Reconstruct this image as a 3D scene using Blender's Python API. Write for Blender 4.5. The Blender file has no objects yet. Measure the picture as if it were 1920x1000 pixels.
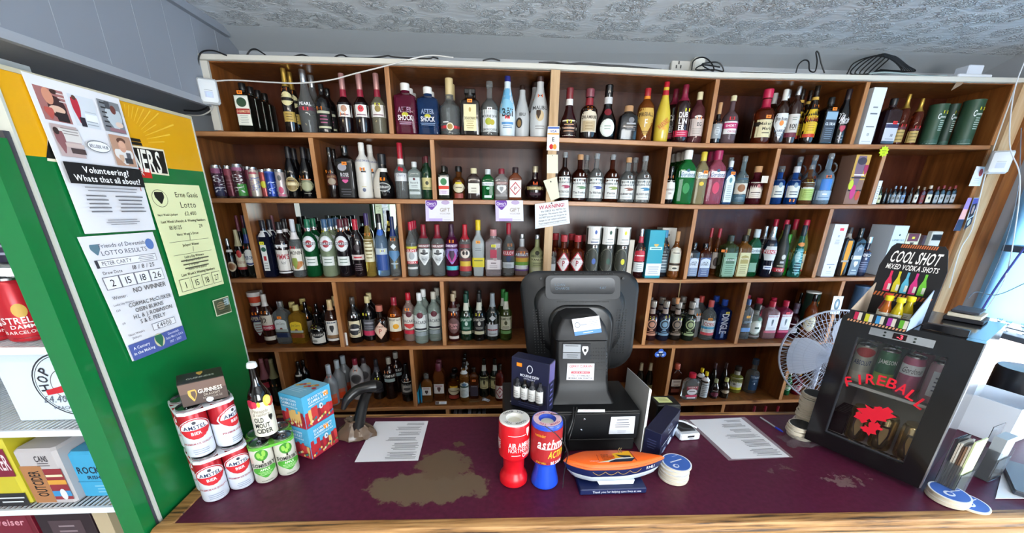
import bpy, math, random
from mathutils import Vector, Matrix
random.seed(7)
S = bpy.context.scene
COL = S.collection
# ------------------------------------------------------------------ camera
PX, PY_, FOC, CZ = 960.0, 630.0, 720.0, 1.881
def _axes():
    yaw, pit, rol = math.radians(3.66), math.radians(19.73), math.radians(-.78)
    cy, sy, cp, sp = math.cos(yaw), math.sin(yaw), math.cos(pit), math.sin(pit)
    f = Vector((sy*cp, cy*cp, -sp)); r = Vector((cy, -sy, 0)); d = f.cross(r)
    cr, sr = math.cos(rol), math.sin(rol)
    return cr*r+sr*d, -sr*r+cr*d, f
CR, CD, CF = _axes()
EYE = Vector((0, 0, CZ))
cam = bpy.data.cameras.new('camera'); camo = bpy.data.objects.new('camera', cam); COL.objects.link(camo)
m3 = Matrix((CR, -CD, -CF)).transposed()
camo.matrix_world = Matrix.Translation(EYE) @ m3.to_4x4()
cam.sensor_width = 36; cam.sensor_fit = 'HORIZONTAL'; cam.lens = 36*FOC/1920
cam.shift_x = 0; cam.shift_y = (PY_-500)/1920; cam.clip_start = .02
S.camera = camo
def ray(px, py): return CR*((px-PX)/FOC)+CD*((py-PY_)/FOC)+CF
def atY(px, py, y): d = ray(px, py); return EYE+d*(y/d.y)
def atZ(px, py, z): d = ray(px, py); return EYE+d*((z-CZ)/d.z)
def atX(px, py, x): d = ray(px, py); return EYE+d*(x/d.x)
def proj(p): v = Vector(p)-EYE; c = v.dot(CF); return PX+FOC*v.dot(CR)/c, PY_+FOC*v.dot(CD)/c
def xfor(px, y, z):
    a = (px-PX)/FOC; h = z-CZ
    return -((CR.y-a*CF.y)*y+(CR.z-a*CF.z)*h)/(CR.x-a*CF.x)
def ztop(x, y, py, z0):
    z = z0+.25
    for _ in range(6):
        p = proj((x, y, z)); z = atY(p[0], py, y).z
    return z
# ------------------------------------------------------------------ world, exposure, big lights
w = bpy.data.worlds.new('sky'); S.world = w; w.use_nodes = True
nt = w.node_tree; bg = nt.nodes['Background']; sk = nt.nodes.new('ShaderNodeTexSky')
sk.sky_type = 'HOSEK_WILKIE'; sk.turbidity = 6; sk.sun_direction = Vector((.5, -.6, .6)).normalized(); sk.ground_albedo = .4
nt.links.new(sk.outputs[0], bg.inputs[0]); bg.inputs[1].default_value = 8
def area(name, loc, aim, sx, sy, power, col):
    l = bpy.data.lights.new(name, 'AREA'); l.shape = 'RECTANGLE'; l.size = sx; l.size_y = sy; l.energy = power; l.color = col
    o = bpy.data.objects.new(name, l); COL.objects.link(o); o.location = loc
    o.rotation_euler = (Vector(aim)-Vector(loc)).to_track_quat('-Z', 'Y').to_euler(); return o
area('shop_window_daylight', (1.35, -2.66, 1.55), (1.2, 2, 1.5), 2.4, 1.7, 130, (.86, .93, 1))
area('side_window_daylight', (3.19, .62, 1.32), (0, .62, 1.32), 2.95, 1.68, 150, (.76, .89, 1))
sun = bpy.data.lights.new('sun', 'SUN'); sun.energy = 14; sun.angle = .02; sun.color = (1, .95, .88); so = bpy.data.objects.new('sun', sun); COL.objects.link(so)
so.rotation_euler = Vector((.62, .25, -.75)).to_track_quat('-Z', 'Y').to_euler()
S.view_settings.view_transform = 'Standard'; S.view_settings.look = 'None'
S.view_settings.gamma = 1; S.view_settings.use_curve_mapping = False
S.view_settings.exposure = .5
S.cycles.use_denoising = True; S.cycles.max_bounces = 9; S.cycles.caustics_reflective = False; S.cycles.caustics_refractive = False
S.cycles.sample_clamp_indirect = 6
# ------------------------------------------------------------------ materials
def lin(h):
    h = h.lstrip('#')
    if len(h) == 3: h = ''.join(c*2 for c in h)
    o = []
    for i in (0, 2, 4):
        c = int(h[i:i+2], 16)/255; o.append(c/12.92 if c <= .04045 else ((c+.055)/1.055)**2.4)
    return (*o, 1)
_m = {}
def mat(h, rough=.45, metal=0, trans=0, emit=0, ior=1.45, alpha=1, coat=0):
    k = (h, rough, metal, trans, emit, ior, alpha, coat)
    if k in _m: return _m[k]
    m = bpy.data.materials.new('finish_%d' % len(_m)); m.use_nodes = True
    b = m.node_tree.nodes['Principled BSDF']; i = b.inputs
    i['Base Color'].default_value = lin(h); i['Roughness'].default_value = rough; i['Metallic'].default_value = metal
    i['IOR'].default_value = ior; i['Transmission Weight'].default_value = trans; i['Alpha'].default_value = alpha
    if coat: i['Coat Weight'].default_value = coat; i['Coat Roughness'].default_value = .08
    if emit: i['Emission Color'].default_value = lin(h); i['Emission Strength'].default_value = emit
    _m[k] = m; return m
def nodes(name):
    m = bpy.data.materials.new(name); m.use_nodes = True
    return m, m.node_tree, m.node_tree.nodes['Principled BSDF']
def ramp(t, fac, stops):
    r = t.nodes.new('ShaderNodeValToRGB'); e = r.color_ramp.elements
    while len(e) < len(stops): e.new(.5)
    for a, (p, c) in zip(e, stops): a.position = p; a.color = lin(c)
    t.links.new(fac, r.inputs[0]); return r.outputs[0]
def noise(t, scale, detail=4, rough=.5, vec=None, sc=None):
    tc = t.nodes.new('ShaderNodeTexCoord'); src = tc.outputs['Object']
    if sc:
        mp = t.nodes.new('ShaderNodeMapping'); mp.inputs['Scale'].default_value = sc; t.links.new(src, mp.inputs[0]); src = mp.outputs[0]
    n = t.nodes.new('ShaderNodeTexNoise'); n.inputs['Scale'].default_value = scale; n.inputs['Detail'].default_value = detail
    n.inputs['Roughness'].default_value = rough; t.links.new(src, n.inputs['Vector']); return n.outputs[0]
def bump(t, b, h, st, dist=.01):
    n = t.nodes.new('ShaderNodeBump'); n.inputs['Strength'].default_value = st; n.inputs['Distance'].default_value = dist
    t.links.new(h, n.inputs['Height']); t.links.new(n.outputs[0], b.inputs['Normal'])
def wood(name, cols, sc, rough=.35, knots=False, spec=.5, st=(.28, .5, .72)):
    m, t, b = nodes(name)
    n = noise(t, 3, 6, .6, sc=sc)
    c = ramp(t, n, list(zip(st, cols)))
    if knots:
        k = noise(t, 5, 2, .5, sc=(1, 3, 3)); mx = t.nodes.new('ShaderNodeMixRGB'); mx.inputs[2].default_value = lin('#5a3418')
        r = ramp(t, k, [(.7, '#000'), (.76, '#fff')]); t.links.new(r, mx.inputs[0]); t.links.new(c, mx.inputs[1]); c = mx.outputs[0]
    t.links.new(c, b.inputs['Base Color']); b.inputs['Roughness'].default_value = rough; b.inputs['Specular IOR Level'].default_value = spec
    bump(t, b, n, .15, .002); return m
W_EDGE = wood('varnished_pine', ('#85552f', '#a67146', '#bd8a5e'), (1, 14, 14), .35, True)
W_EDGEV = wood('varnished_pine_upright', ('#8a5a34', '#ab764a', '#c18f62'), (14, 14, 1), .35)
W_SIDE = wood('stained_pine_upright', ('#563012', '#804a20', '#985f2e'), (9, 9, .8), .33)
W_BACK = wood('mahogany_board', ('#331509', '#462012', '#542a18'), (6, 6, .8), .27, spec=.3)
W_RAW = wood('raw_pine', ('#a8845a', '#c3a077', '#d2b48e'), (12, 12, .7), .6)
W_OAK = wood('worn_oak', ('#2c1c10', '#8f6638', '#b88c58'), (1.0, 22, 22), .5, st=(.36, .47, .62))
PAPER = mat('#e9e9ec', .7); WHITE = mat('#e8e8e6', .4); BLACK = mat('#0a0a0b', .35); STEEL = mat('#b9bcc0', .25, 1)
INK = mat('#1b1b1f', .7)
# ------------------------------------------------------------------ mesh builder
class MB:
    def __init__(s): s.v = []; s.f = []; s.m = []; s.mats = []
    def mi(s, m):
        if isinstance(m, str): m = mat(m)
        if m not in s.mats: s.mats.append(m)
        return s.mats.index(m)
    def add(s, vs, fs, m):
        o = len(s.v); k = s.mi(m); s.v += [tuple(v) for v in vs]
        for f in fs: s.f.append([i+o for i in f]); s.m.append(k)
        return s
    def box(s, a, b, m, M=None):
        x0, y0, z0 = a; x1, y1, z1 = b
        v = [Vector(p) for p in ((x0,y0,z0),(x1,y0,z0),(x1,y1,z0),(x0,y1,z0),(x0,y0,z1),(x1,y0,z1),(x1,y1,z1),(x0,y1,z1))]
        if M: v = [M@p for p in v]
        return s.add(v, [(3,2,1,0),(4,5,6,7),(0,1,5,4),(1,2,6,5),(2,3,7,6),(3,0,4,7)], m)
    def cbox(s, a, b, m, c=.004, M=None):       # box with chamfered vertical and top edges
        x0, y0, z0 = a; x1, y1, z1 = b
        def ring(z, i):
            q = c
            return [(x0+i+q,y0+i,z),(x1-i-q,y0+i,z),(x1-i,y0+i+q,z),(x1-i,y1-i-q,z),(x1-i-q,y1-i,z),(x0+i+q,y1-i,z),(x0+i,y1-i-q,z),(x0+i,y0+i+q,z)]
        return s.loft([ring(z0, c*.8), ring(z0+c, 0), ring(z1-c, 0), ring(z1, c*.8)], m, M)
    def loft(s, rings, m, M=None, caps=True, closed=True):
        n = len(rings[0]); v = [Vector(p) for r in rings for p in r]
        if M: v = [M@p for p in v]
        fs = []
        for k in range(len(rings)-1):
            for i in range(n if closed else n-1):
                j = (i+1) % n; fs.append((k*n+i, k*n+j, (k+1)*n+j, (k+1)*n+i))
        if caps: fs.append(tuple(range(n-1, -1, -1))); fs.append(tuple((len(rings)-1)*n+i for i in range(n)))
        return s.add(v, fs, m)
    def lathe(s, prof, m, seg=20, sq=0, dr=1, M=None, caps=True):
        # sq: superellipse exponent for the wide part, blending to round at the neck; dr: depth ratio
        R = max(p[0] for p in prof); rings = []
        for r, z in prof:
            t = 0 if not sq else max(0., min(1., (r/R-.5)/.3))
            n = 2+(sq-2)*t if sq else 2; d = 1+(dr-1)*t
            ring = []
            for i in range(seg):
                a = 2*math.pi*(i+.5)/seg; ca, sa = math.cos(a), math.sin(a)
                if n > 2.01:
                    q = (abs(ca)**n+abs(sa)**n)**(-1/n); ca *= q; sa *= q
                ring.append((r*ca, r*d*sa, z))
            rings.append(ring)
        return s.loft(rings, m, M, caps)
    def tube(s, pts, r, m, seg=6, caps=True):
        P = [Vector(p) for p in pts]; rings = []; up = Vector((0, 0, 1)); N = None
        for i, p in enumerate(P):
            t = (P[min(i+1, len(P)-1)]-P[max(i-1, 0)]).normalized()
            if N is None: N = t.orthogonal().normalized()
            else:
                N = N-t*N.dot(t); N = N.normalized() if N.length > 1e-6 else t.orthogonal().normalized()
            B = t.cross(N); rr = r[i] if isinstance(r, (list, tuple)) else r
            rings.append([p+N*(rr*math.cos(2*math.pi*k/seg))+B*(rr*math.sin(2*math.pi*k/seg)) for k in range(seg)])
        return s.loft(rings, m, None, caps)
    def prism(s, poly, d0, d1, m, fr):           # poly in (u,v); fr(u,v,d)->point
        n = len(poly); v = [fr(u, w_, d0) for u, w_ in poly]+[fr(u, w_, d1) for u, w_ in poly]
        return s.add(v, [tuple(range(n-1,-1,-1)), tuple(range(n, 2*n))]+[(i,(i+1)%n,n+(i+1)%n,n+i) for i in range(n)], m)
    def build(s, name, parent=None, loc=None, rz=0, sharp=30, flat=False):
        me = bpy.data.meshes.new(name); me.from_pydata(s.v, [], s.f)
        for m in s.mats: me.materials.append(m)
        me.polygons.foreach_set('material_index', s.m)
        if not flat:
            me.polygons.foreach_set('use_smooth', [True]*len(s.f)); me.set_sharp_from_angle(angle=math.radians(sharp))
        me.update()
        o = bpy.data.objects.new(name, me); COL.objects.link(o)
        if parent: o.parent = parent
        if loc is not None: o.location = loc
        if rz: o.rotation_euler.z = rz
        return o
def empty(name, loc, rz=0):
    o = bpy.data.objects.new(name, None); COL.objects.link(o); o.location = loc; o.rotation_euler.z = rz; o.empty_display_size = .03; return o
def tag(o, label, cat, group=None, kind=None):
    o['label'] = label
    o['category'] = cat
    if group: o['group'] = group
    if kind: o['kind'] = kind
    return o
def struct(o): o['kind'] = 'structure'; return o
def spline(pts, n=8):
    P = [Vector(p) for p in pts]; Q = [P[0]*2-P[1]]+P+[P[-1]*2-P[-2]]; out = []
    for i in range(1, len(Q)-2):
        a, b, c, d = Q[i-1:i+3]
        for k in range(n):
            t = k/n; out.append(.5*((2*b)+(c-a)*t+(2*a-5*b+4*c-d)*t*t+(3*b-a-3*c+d)*t**3))
    return out+[P[-1]]
# ------------------------------------------------------------------ lettering (characters as polygons)
_gl = {}
def glyph(c, bold):
    k = (c, bold)
    if k in _gl: return _gl[k]
    cu = bpy.data.curves.new('g', 'FONT'); cu.body = c; cu.resolution_u = 2; cu.offset = .018 if bold else 0
    ob = bpy.data.objects.new('g', cu); COL.objects.link(ob)
    dg = bpy.context.evaluated_depsgraph_get(); me = bpy.data.meshes.new_from_object(ob.evaluated_get(dg))
    v = [(p.co.x, p.co.y) for p in me.vertices]; f = [list(p.vertices) for p in me.polygons]
    bpy.data.objects.remove(ob); bpy.data.meshes.remove(me); bpy.data.curves.remove(cu)
    x0 = min((p[0] for p in v), default=0); x1 = max((p[0] for p in v), default=.2)
    _gl[k] = ([((x-x0)/.7, y/.7) for x, y in v], f, (x1-x0)/.7); return _gl[k]
def layout(s, bold):
    x = 0; out = []
    for c in s:
        if c == ' ': x += .38; continue
        v, f, wd = glyph(c, bold); out.append((v, f, x)); x += wd+(.13 if bold else .15)
    return out, max(x-.14, .01)
def put_text(b, s, u, z, h, wmax, m, surf, off, bold=False, slant=0, rot=0, force=False):
    out, W = layout(s, bold); sx = h
    if wmax and (W*h > wmax or force): sx = wmax/W
    ca, sa = math.cos(rot), math.sin(rot)
    for v, f, x in out:
        pts = []
        for (a, c) in v:
            p = (a+x-W/2)*sx+slant*(c-.5)*h; q = (c-.5)*h
            pts.append(surf(u+p*ca-q*sa, z+p*sa+q*ca, off))
        b.add(pts, f, m)
# ------------------------------------------------------------------ printed layers on a surface: surf(u, z, off)
def R(z0, z1, w, c, dx=0): return ('r', z0, z1, w, c, dx)
def E(z0, z1, w, c, dx=0): return ('e', z0, z1, w, c, dx)
def D(z0, z1, w, c, dx=0): return ('d', z0, z1, w, c, dx)
def A(z0, z1, w, c, dx=0): return ('a', z0, z1, w, c, dx)
def H(z0, z1, w, c, dx=0): return ('h', z0, z1, w, c, dx)
def P(z0, z1, w, c, dx=0): return ('p', z0, z1, w, c, dx)
def T(s, z, h, w, c, dx=0, bold=True, slant=0, rot=0, force=False): return ('t', s, z, h, w, c, dx, bold, slant, rot, force)
def L(z0, z1, n, w, c, dx=0): return ('l', z0, z1, n, w, c, dx)
def half(kind, t):
    t = min(max(t, 0), 1)
    if kind == 'e': return math.sqrt(max(0, 1-(2*t-1)**2))
    if kind == 'b': return math.sqrt(max(0, 1-(1-t)**2))
    if kind == 'd': return 1-abs(2*t-1)
    if kind == 'a': return 1 if t < .7 else math.sqrt(max(0, 1-((t-.7)/.3)**2))
    if kind == 'h': return .75+.25*(1-abs(2*t-1))
    if kind == 'p': return min(1, .12+t*1.6) if t < .85 else 1-(t-.85)*1.2
    return 1
def paint(b, layers, H_, W_, surf, nu=8, base=.0005, step=.00025, rough=.5):
    off = base
    for l in layers:
        k = l[0]
        if k == 't':
            _, s, z, h, w_, c, dx, bold, sl, rot, force = l
            put_text(b, s, dx*W_, z*H_, h*H_, w_*W_, mat(c, rough) if isinstance(c, str) else c, surf, off+step*.5, bold, sl, rot, force)
        elif k == 'l':
            _, z0, z1, n, w_, c, dx = l
            for i in range(n):
                zc = z0+(z1-z0)*(i+.5)/n; hh = (z1-z0)/n*.16; ww = w_*(.72+.28*random.random())
                quadgrid(b, 'r', (zc-hh)*H_, (zc+hh)*H_, ww*W_, dx*W_, c, surf, off+step*.5, 5, 1, rough)
        else:
            _, z0, z1, w_, c, dx = l
            nz = {'r': 1, 'd': 12, 'h': 8, 'p': 8}.get(k, 10)
            quadgrid(b, k, z0*H_, z1*H_, w_*W_, dx*W_, c, surf, off, nu, nz, rough); off += step
    return b
def quadgrid(b, k, z0, z1, w_, dx, c, surf, off, nu, nz, rough):
    v = []; nz = max(nz, int((z1-z0)/.03)) if k == 'r' else nz
    for j in range(nz+1):
        t = j/nz
        if k == 'e': t = .5-.5*math.cos(math.pi*t)
        if k == 'b': t = 1-math.cos(math.pi*t/2)
        hw = half(k, t)*w_/2
        for i in range(nu+1):
            v.append(surf(dx-hw+2*hw*i/nu, z0+(z1-z0)*t, off))
    f = [(j*(nu+1)+i, j*(nu+1)+i+1, (j+1)*(nu+1)+i+1, (j+1)*(nu+1)+i) for j in range(nz) for i in range(nu)]
    b.add(v, f, mat(c, rough) if isinstance(c, str) else c)
def arc_surf(r): return lambda u, z, off: Vector(((r+off)*math.sin(u/r), -(r+off)*math.cos(u/r), z))
def plane_surf(o, eu, ev):
    o, eu, ev = Vector(o), Vector(eu).normalized(), Vector(ev).normalized(); n = eu.cross(ev)
    return lambda u, z, off: o+eu*u+ev*z+n*off
def cyl_surf(r):
    def f(u, z, off):
        u = max(-r*.995, min(r*.995, u)); rr = r+off; th = math.asin(u/r)
        return Vector((rr*math.sin(th), -rr*math.cos(th), z))
    return f
# ------------------------------------------------------------------ room shell
def artex():
    m, t, b = nodes('artex_plaster')
    tc = t.nodes.new('ShaderNodeTexCoord')
    v = t.nodes.new('ShaderNodeTexVoronoi'); v.inputs['Scale'].default_value = 7.5; v.inputs['Randomness'].default_value = .6; t.links.new(tc.outputs['Object'], v.inputs['Vector'])
    vm = ramp(t, v.outputs['Distance'], [(.38, '#fff'), (.60, '#000')])
    n1 = noise(t, 30, 2.5, .5)
    r1 = ramp(t, n1, [(.36, '#000'), (.44, '#fff'), (.47, '#222'), (.52, '#fff'), (.56, '#111'), (.62, '#fff'), (.7, '#000')])
    wv = t.nodes.new('ShaderNodeTexWave'); wv.wave_type = 'RINGS'; wv.inputs['Scale'].default_value = 14; wv.inputs['Distortion'].default_value = 14; wv.inputs['Detail'].default_value = 1
    wv.inputs['Detail Scale'].default_value = .5
    t.links.new(tc.outputs['Object'], wv.inputs['Vector'])
    a = t.nodes.new('ShaderNodeMath'); a.operation = 'MULTIPLY'; t.links.new(vm, a.inputs[0]); t.links.new(r1, a.inputs[1])
    c = t.nodes.new('ShaderNodeMath'); c.operation = 'MULTIPLY_ADD'; c.inputs[1].default_value = .07; t.links.new(wv.outputs[0], c.inputs[0]); t.links.new(a.outputs[0], c.inputs[2])
    b.inputs['Base Color'].default_value = lin('#e2e6ea'); b.inputs['Roughness'].default_value = .3
    bump(t, b, c.outputs[0], 1, .0075); return m
def plaster(name, h, st=.1, sc=60, rough=.6):
    m, t, b = nodes(name); n = noise(t, sc, 4); c = ramp(t, noise(t, 3, 3), [(.3, h), (.7, h)])
    t.links.new(c, b.inputs['Base Color']); b.inputs['Roughness'].default_value = rough; bump(t, b, n, st, .004); return m
CEIL, BACK, XR, XL, YF = 2.69, 2.60, 3.04, -2.3, -2.7
WALL = plaster('grey_wall_paint', '#a9adb2'); WALLG = plaster('grey_bulkhead_paint', '#8f959f', .06, 25)
def blk(name, a, b, m, **k): return MB().box(a, b, m).build(name, flat=True, **k)
struct(blk('floor', (XL, YF, -.05), (XR, BACK, 0), plaster('floor_tile', '#b5ac9f', .05)))
struct(blk('ceiling', (XL, YF, CEIL), (XR, BACK, CEIL+.05), artex()))
struct(blk('wall_back', (XL-.05, BACK, -.05), (XR+.05, BACK+.05, CEIL+.05), WALL))
struct(blk('wall_left', (XL-.05, YF, -.05), (XL, BACK, CEIL+.05), WALL))
# front wall with shop window and glazed door openings
def wall_open(name, axis, at, th, u0, u1, z0, z1, holes, m):
    b = MB(); us = sorted({u0, u1, *[h[0] for h in holes], *[h[1] for h in holes]})
    for a, c in zip(us, us[1:]):
        cuts = sorted([(h[2], h[3]) for h in holes if h[0] <= a and h[1] >= c]); z = z0
        for (p, q) in cuts+[(z1, z1)]:
            if p > z: b.box(*(((a, at, z), (c, at+th, p)) if axis == 'y' else ((at, a, z), (at+th, c, p))), m)
            z = q
    return struct(b.build(name, flat=True))
wall_open('wall_front', 'y', YF-.12, .12, XL, XR, 0, CEIL, [(.1, 2.6, .6, 2.45), (-1.95, -.95, .02, 2.2)], WALL)
wy0, wy1, wz0, wz1 = -.9, 2.12, .45, 2.2
wall_open('wall_right', 'x', XR, .12, YF, BACK, 0, CEIL, [(wy0, wy1, wz0, wz1)], WALL)
def glass():
    m, t, b = nodes('window_glass'); o = t.nodes['Material Output']; tr = t.nodes.new('ShaderNodeBsdfTransparent'); gl = t.nodes.new('ShaderNodeBsdfGlossy'); gl.inputs['Roughness'].default_value = .01
    mx = t.nodes.new('ShaderNodeMixShader'); fr = t.nodes.new('ShaderNodeFresnel'); fr.inputs[0].default_value = 1.45; t.links.new(fr.outputs[0], mx.inputs[0]); t.links.new(tr.outputs[0], mx.inputs[1]); t.links.new(gl.outputs[0], mx.inputs[2]); t.links.new(mx.outputs[0], o.inputs[0]); t.nodes.remove(b); return m
GL = glass()
def window(name, axis, at, u0, u1, z0, z1, mull, m):
    b = MB(); g = .035
    def bx(a, c, p, q, d0=-.02, d1=.03):
        b.box(*(((a, at+d0, p), (c, at+d1, q)) if axis == 'y' else ((at+d0, a, p), (at+d1, c, q))), m)
    bx(u0, u1, z0, z0+g); bx(u0, u1, z1-g, z1); bx(u0, u0+g, z0+g, z1-g); bx(u1-g, u1, z0+g, z1-g)
    for q in mull: bx(q-g/2, q+g/2, z0+g, z1-g)
    o = struct(b.build(name, flat=True)); g2 = MB()
    g2.box(*(((u0+g, at, z0+g), (u1-g, at+.004, z1-g)) if axis == 'y' else ((at, u0+g, z0+g), (at+.004, u1-g, z1-g))), GL); g2.build('pane', o, flat=True)
window('window_1', 'x', XR+.05, wy0, wy1, wz0, wz1, [.1, 1.0], mat('#dfe4ea', .4))
struct(MB().box((XR+.02, wy0+.036, 1.17), (XR+.1, wy1-.036, 1.20), mat('#5a6470', .5)).build('trim_6', flat=True))
window('window_2', 'y', YF-.06, .1, 2.6, .6, 2.45, [.93, 1.77], mat('#dfe4ea', .4))
window('door_1', 'y', YF-.06, -1.95, -.95, .02, 2.2, [], mat('#34513d', .4))
def bricks():
    m, t, b = nodes('pale_sunlit_brick'); tc = t.nodes.new('ShaderNodeTexCoord'); mp = t.nodes.new('ShaderNodeMapping')
    mp.inputs['Rotation'].default_value = (math.pi/2, 0, math.pi/2); t.links.new(tc.outputs['Object'], mp.inputs[0])
    k = t.nodes.new('ShaderNodeTexBrick'); k.inputs['Color1'].default_value = lin('#efe6e2'); k.inputs['Color2'].default_value = lin('#e6d6d0'); k.inputs['Mortar'].default_value = lin('#f4f2f0')
    k.inputs['Scale'].default_value = 4; t.links.new(mp.outputs[0], k.inputs['Vector']); t.links.new(k.outputs[0], b.inputs['Base Color']); b.inputs['Roughness'].default_value = .9; return m
struct(blk('wall_outside', (6.6, -3.5, -.2), (6.75, 7, 1.9), bricks()))
struct(blk('ground_outside', (XR+.13, -6, -.3), (9, 7, -.2), plaster('pavement', '#c9c9c9')))
struct(blk('ground_street', (-8, -12, -.3), (9, YF-.13, -.2), plaster('tarmac', '#a8a8a8')))
# coving strip between back wall and ceiling, batten at the bulkhead
b = MB(); b.add([(-1.36, BACK, 2.625), (XR, BACK, 2.635), (XR, 2.45, CEIL), (-1.36, 2.45, CEIL)], [(0, 1, 2, 3)], plaster('coving_paint', '#a6abaf', .1)); struct(b.build('trim_1', flat=True))
struct(blk('trim_2', (-1.365, .2, CEIL-.035), (-1.335, 2.5, CEIL-.001), WALLG))
b = MB(); b.box((XL, -.6, 2.305), (-1.36, BACK, CEIL), WALLG)
for i in range(14): b.box((-1.3605, .2+i*.17, 2.32), (-1.3592, .202+i*.17, CEIL-.036), mat('#a3a9b2', .6))
struct(b.build('trim_3', flat=True))
b = MB(); b.box((-1.375, -.5, 2.285), (-1.352, BACK, 2.312), mat('#a9aeb6', .5)); struct(b.build('trim_4', flat=True))
# fluorescent batten under the bulkhead (warm), and two ceiling fittings behind the till
def tube_light(name, loc, ln, pw, tint, label, rz=0):
    o = empty(name, loc, rz); tag(o, label, 'light')
    MB().cbox((-.03, -ln/2, -.045), (.03, ln/2, 0), '#d8d8d4', .006).build('batten', o)
    MB().tube([(0, -ln/2+.02, -.085), (0, ln/2-.02, -.085)], .018, mat(tint, .3, 0, 0, pw), 10).build('tube', o)
tube_light('fluorescent_light', (-1.62, .82, 2.303), .95, 18, '#ffe3b0', 'warm fluorescent tube under the grey bulkhead above the beer cooler')
tube_light('ceiling_light', (-.6, -.35, CEIL-.002), 1.5, 34, '#fff6ea', 'fluorescent batten on the textured ceiling behind the counter customer side', math.pi/2)
tube_light('ceiling_light', (1.4, -.35, CEIL-.002), 1.5, 34, '#fff6ea', 'fluorescent batten on the textured ceiling nearer the shop window', math.pi/2)
# ------------------------------------------------------------------ wall of shelving
SY, SD = 2.257, .318
WK = [(-1.51, -.008), (-.62, -.0005), (.25, .0024), (.71, -.003), (1.17, -.010), (2.14, .0026), (3.15, .0167)]
def warp(x):
    if x <= WK[0][0]: return WK[0][1]
    for (a, p), (c, q) in zip(WK, WK[1:]):
        if x <= c: return p+(q-p)*(x-a)/(c-a)
    return WK[-1][1]
ZS = [2.513, 2.187, 1.869, 1.438, 1.009, .580, .16]
def zs(k, x): return ZS[k]+warp(x)
TH = .025
unit = empty('shelving_unit', (.7, SY, 0))
tag(unit, 'wall-long stained wooden shelving unit holding rows of bottles behind the counter', 'shelving')
off0 = Vector((.7, SY, 0))
def upart(b, name, **k):
    b.v = [tuple(Vector(v)-off0) for v in b.v]; return b.build(name, unit, **k)
def board(name, k, x0, x1, y0, y1, t, m, me, edge=.004):
    b = MB(); n = 48
    def ring(x):
        z = zs(k, x); return [(x, y0, z-t), (x, y1, z-t), (x, y1, z), (x, y0, z)]
    xs = [x0+(x1-x0)*i/n for i in range(n+1)]
    b.loft([ring(x) for x in xs], m)
    def er(x):
        z = zs(k, x); return [(x, y0-.008, z-t+.003), (x, y0-.0005, z-t), (x, y0-.0005, z), (x, y0-.008, z-.003)]
    b.loft([er(x) for x in xs], me)
    return upart(b, name)
BY = SY+SD
for k in range(1, 7):
    board('shelf', k, -1.5 if k > 1 else -1.49, 2.85 if k != 5 else 2.85, SY, BY, TH, W_SIDE, W_EDGE)
CREAM = plaster('cream_gloss_paint', '#cfcbc0', .12, 40, .35)
board('top_rail', 0, -1.36, 2.93, SY-.012, BY+.02, .026, CREAM, CREAM)
b = MB(); b.loft([[(x, SY, zs(0, x)-.0265), (x, BY, zs(0, x)-.0265), (x, BY, zs(0, x)-.03), (x, SY, zs(0, x)-.03)] for x in (-1.33, -.4, .5, 1.2, 2.1, 2.86)], W_SIDE); upart(b, 'top_lining')
DV = {1: [-.503, 1.185, 2.01], 2: [-.917, -.30, .98, 1.6, 2.225], 3: [-1.317, -.50, 1.183, 2.004], 4: [-.907, -.286, .98, 1.598, 2.214], 5: [-1.308, -.496, 1.188, 2.012], 6: [-.29, 1.612]}
def upright(name, x, k, t=.022, y0=SY+.002, x1=None):
    a, c = zs(k, x), zs(k-1, x)-(TH if k > 1 else .03)
    b = MB(); b.box((x, y0, a), (x+t, BY, c), W_SIDE); b.box((x, y0-.006, a), (x+t, y0-.0005, c), W_EDGEV); return upart(b, name, flat=True)
for k, xs_ in DV.items():
    for x in xs_: upright('divider', x, k)
for k in range(1, 7): upright('divider', .338, k, .02, SY+.01)
upright('side_panel', -1.352, 1)
for k in range(2, 7): upright('side_panel', -1.503, k)
for k in range(1, 7): upright('side_panel', 2.85, k, .02)
b = MB()                                                              # back panel in boards, one seam per bay
for x0, x1 in ((-1.5, -.5), (-.498, .34), (.342, 1.19), (1.192, 2.02), (2.022, 2.87)): b.box((x0, BY+.001, .1), (x1, BY+.012, 2.5), W_BACK)
upart(b, 'back_panel', flat=True)
b = MB(); b.box((.321, SY-.022, .2), (.367, SY+.004, 2.487), W_RAW); upart(b, 'front_post', flat=True)
b = MB(); b.box((-1.362, SY-.016, zs(1, -1.3)+.002), (-1.328, SY-.001, 2.478), CREAM); upart(b, 'painted_trim', flat=True)
b = MB(); b.box((2.872, SY-.03, .3), (2.95, SY+.03, 2.5), W_RAW); b.box((2.95, SY-.05, .3), (3.03, SY+.03, 2.5), W_SIDE); upart(b, 'corner_post', flat=True)
# mirror behind the vermouth bay and the framed pane in the corner bay
x0, x1 = xfor(557, BY-.02, 1.7), xfor(744, BY-.02, 1.7)
o = MB().box((x0, BY-.012, 1.4425), (min(x1, -.508), BY-.004, 1.835), mat('#c9d2cf', .02, 1)).build('mirror', flat=True); tag(o, 'mirror backing the vermouth bay on the middle shelf, reflecting the shop', 'mirror')
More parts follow.
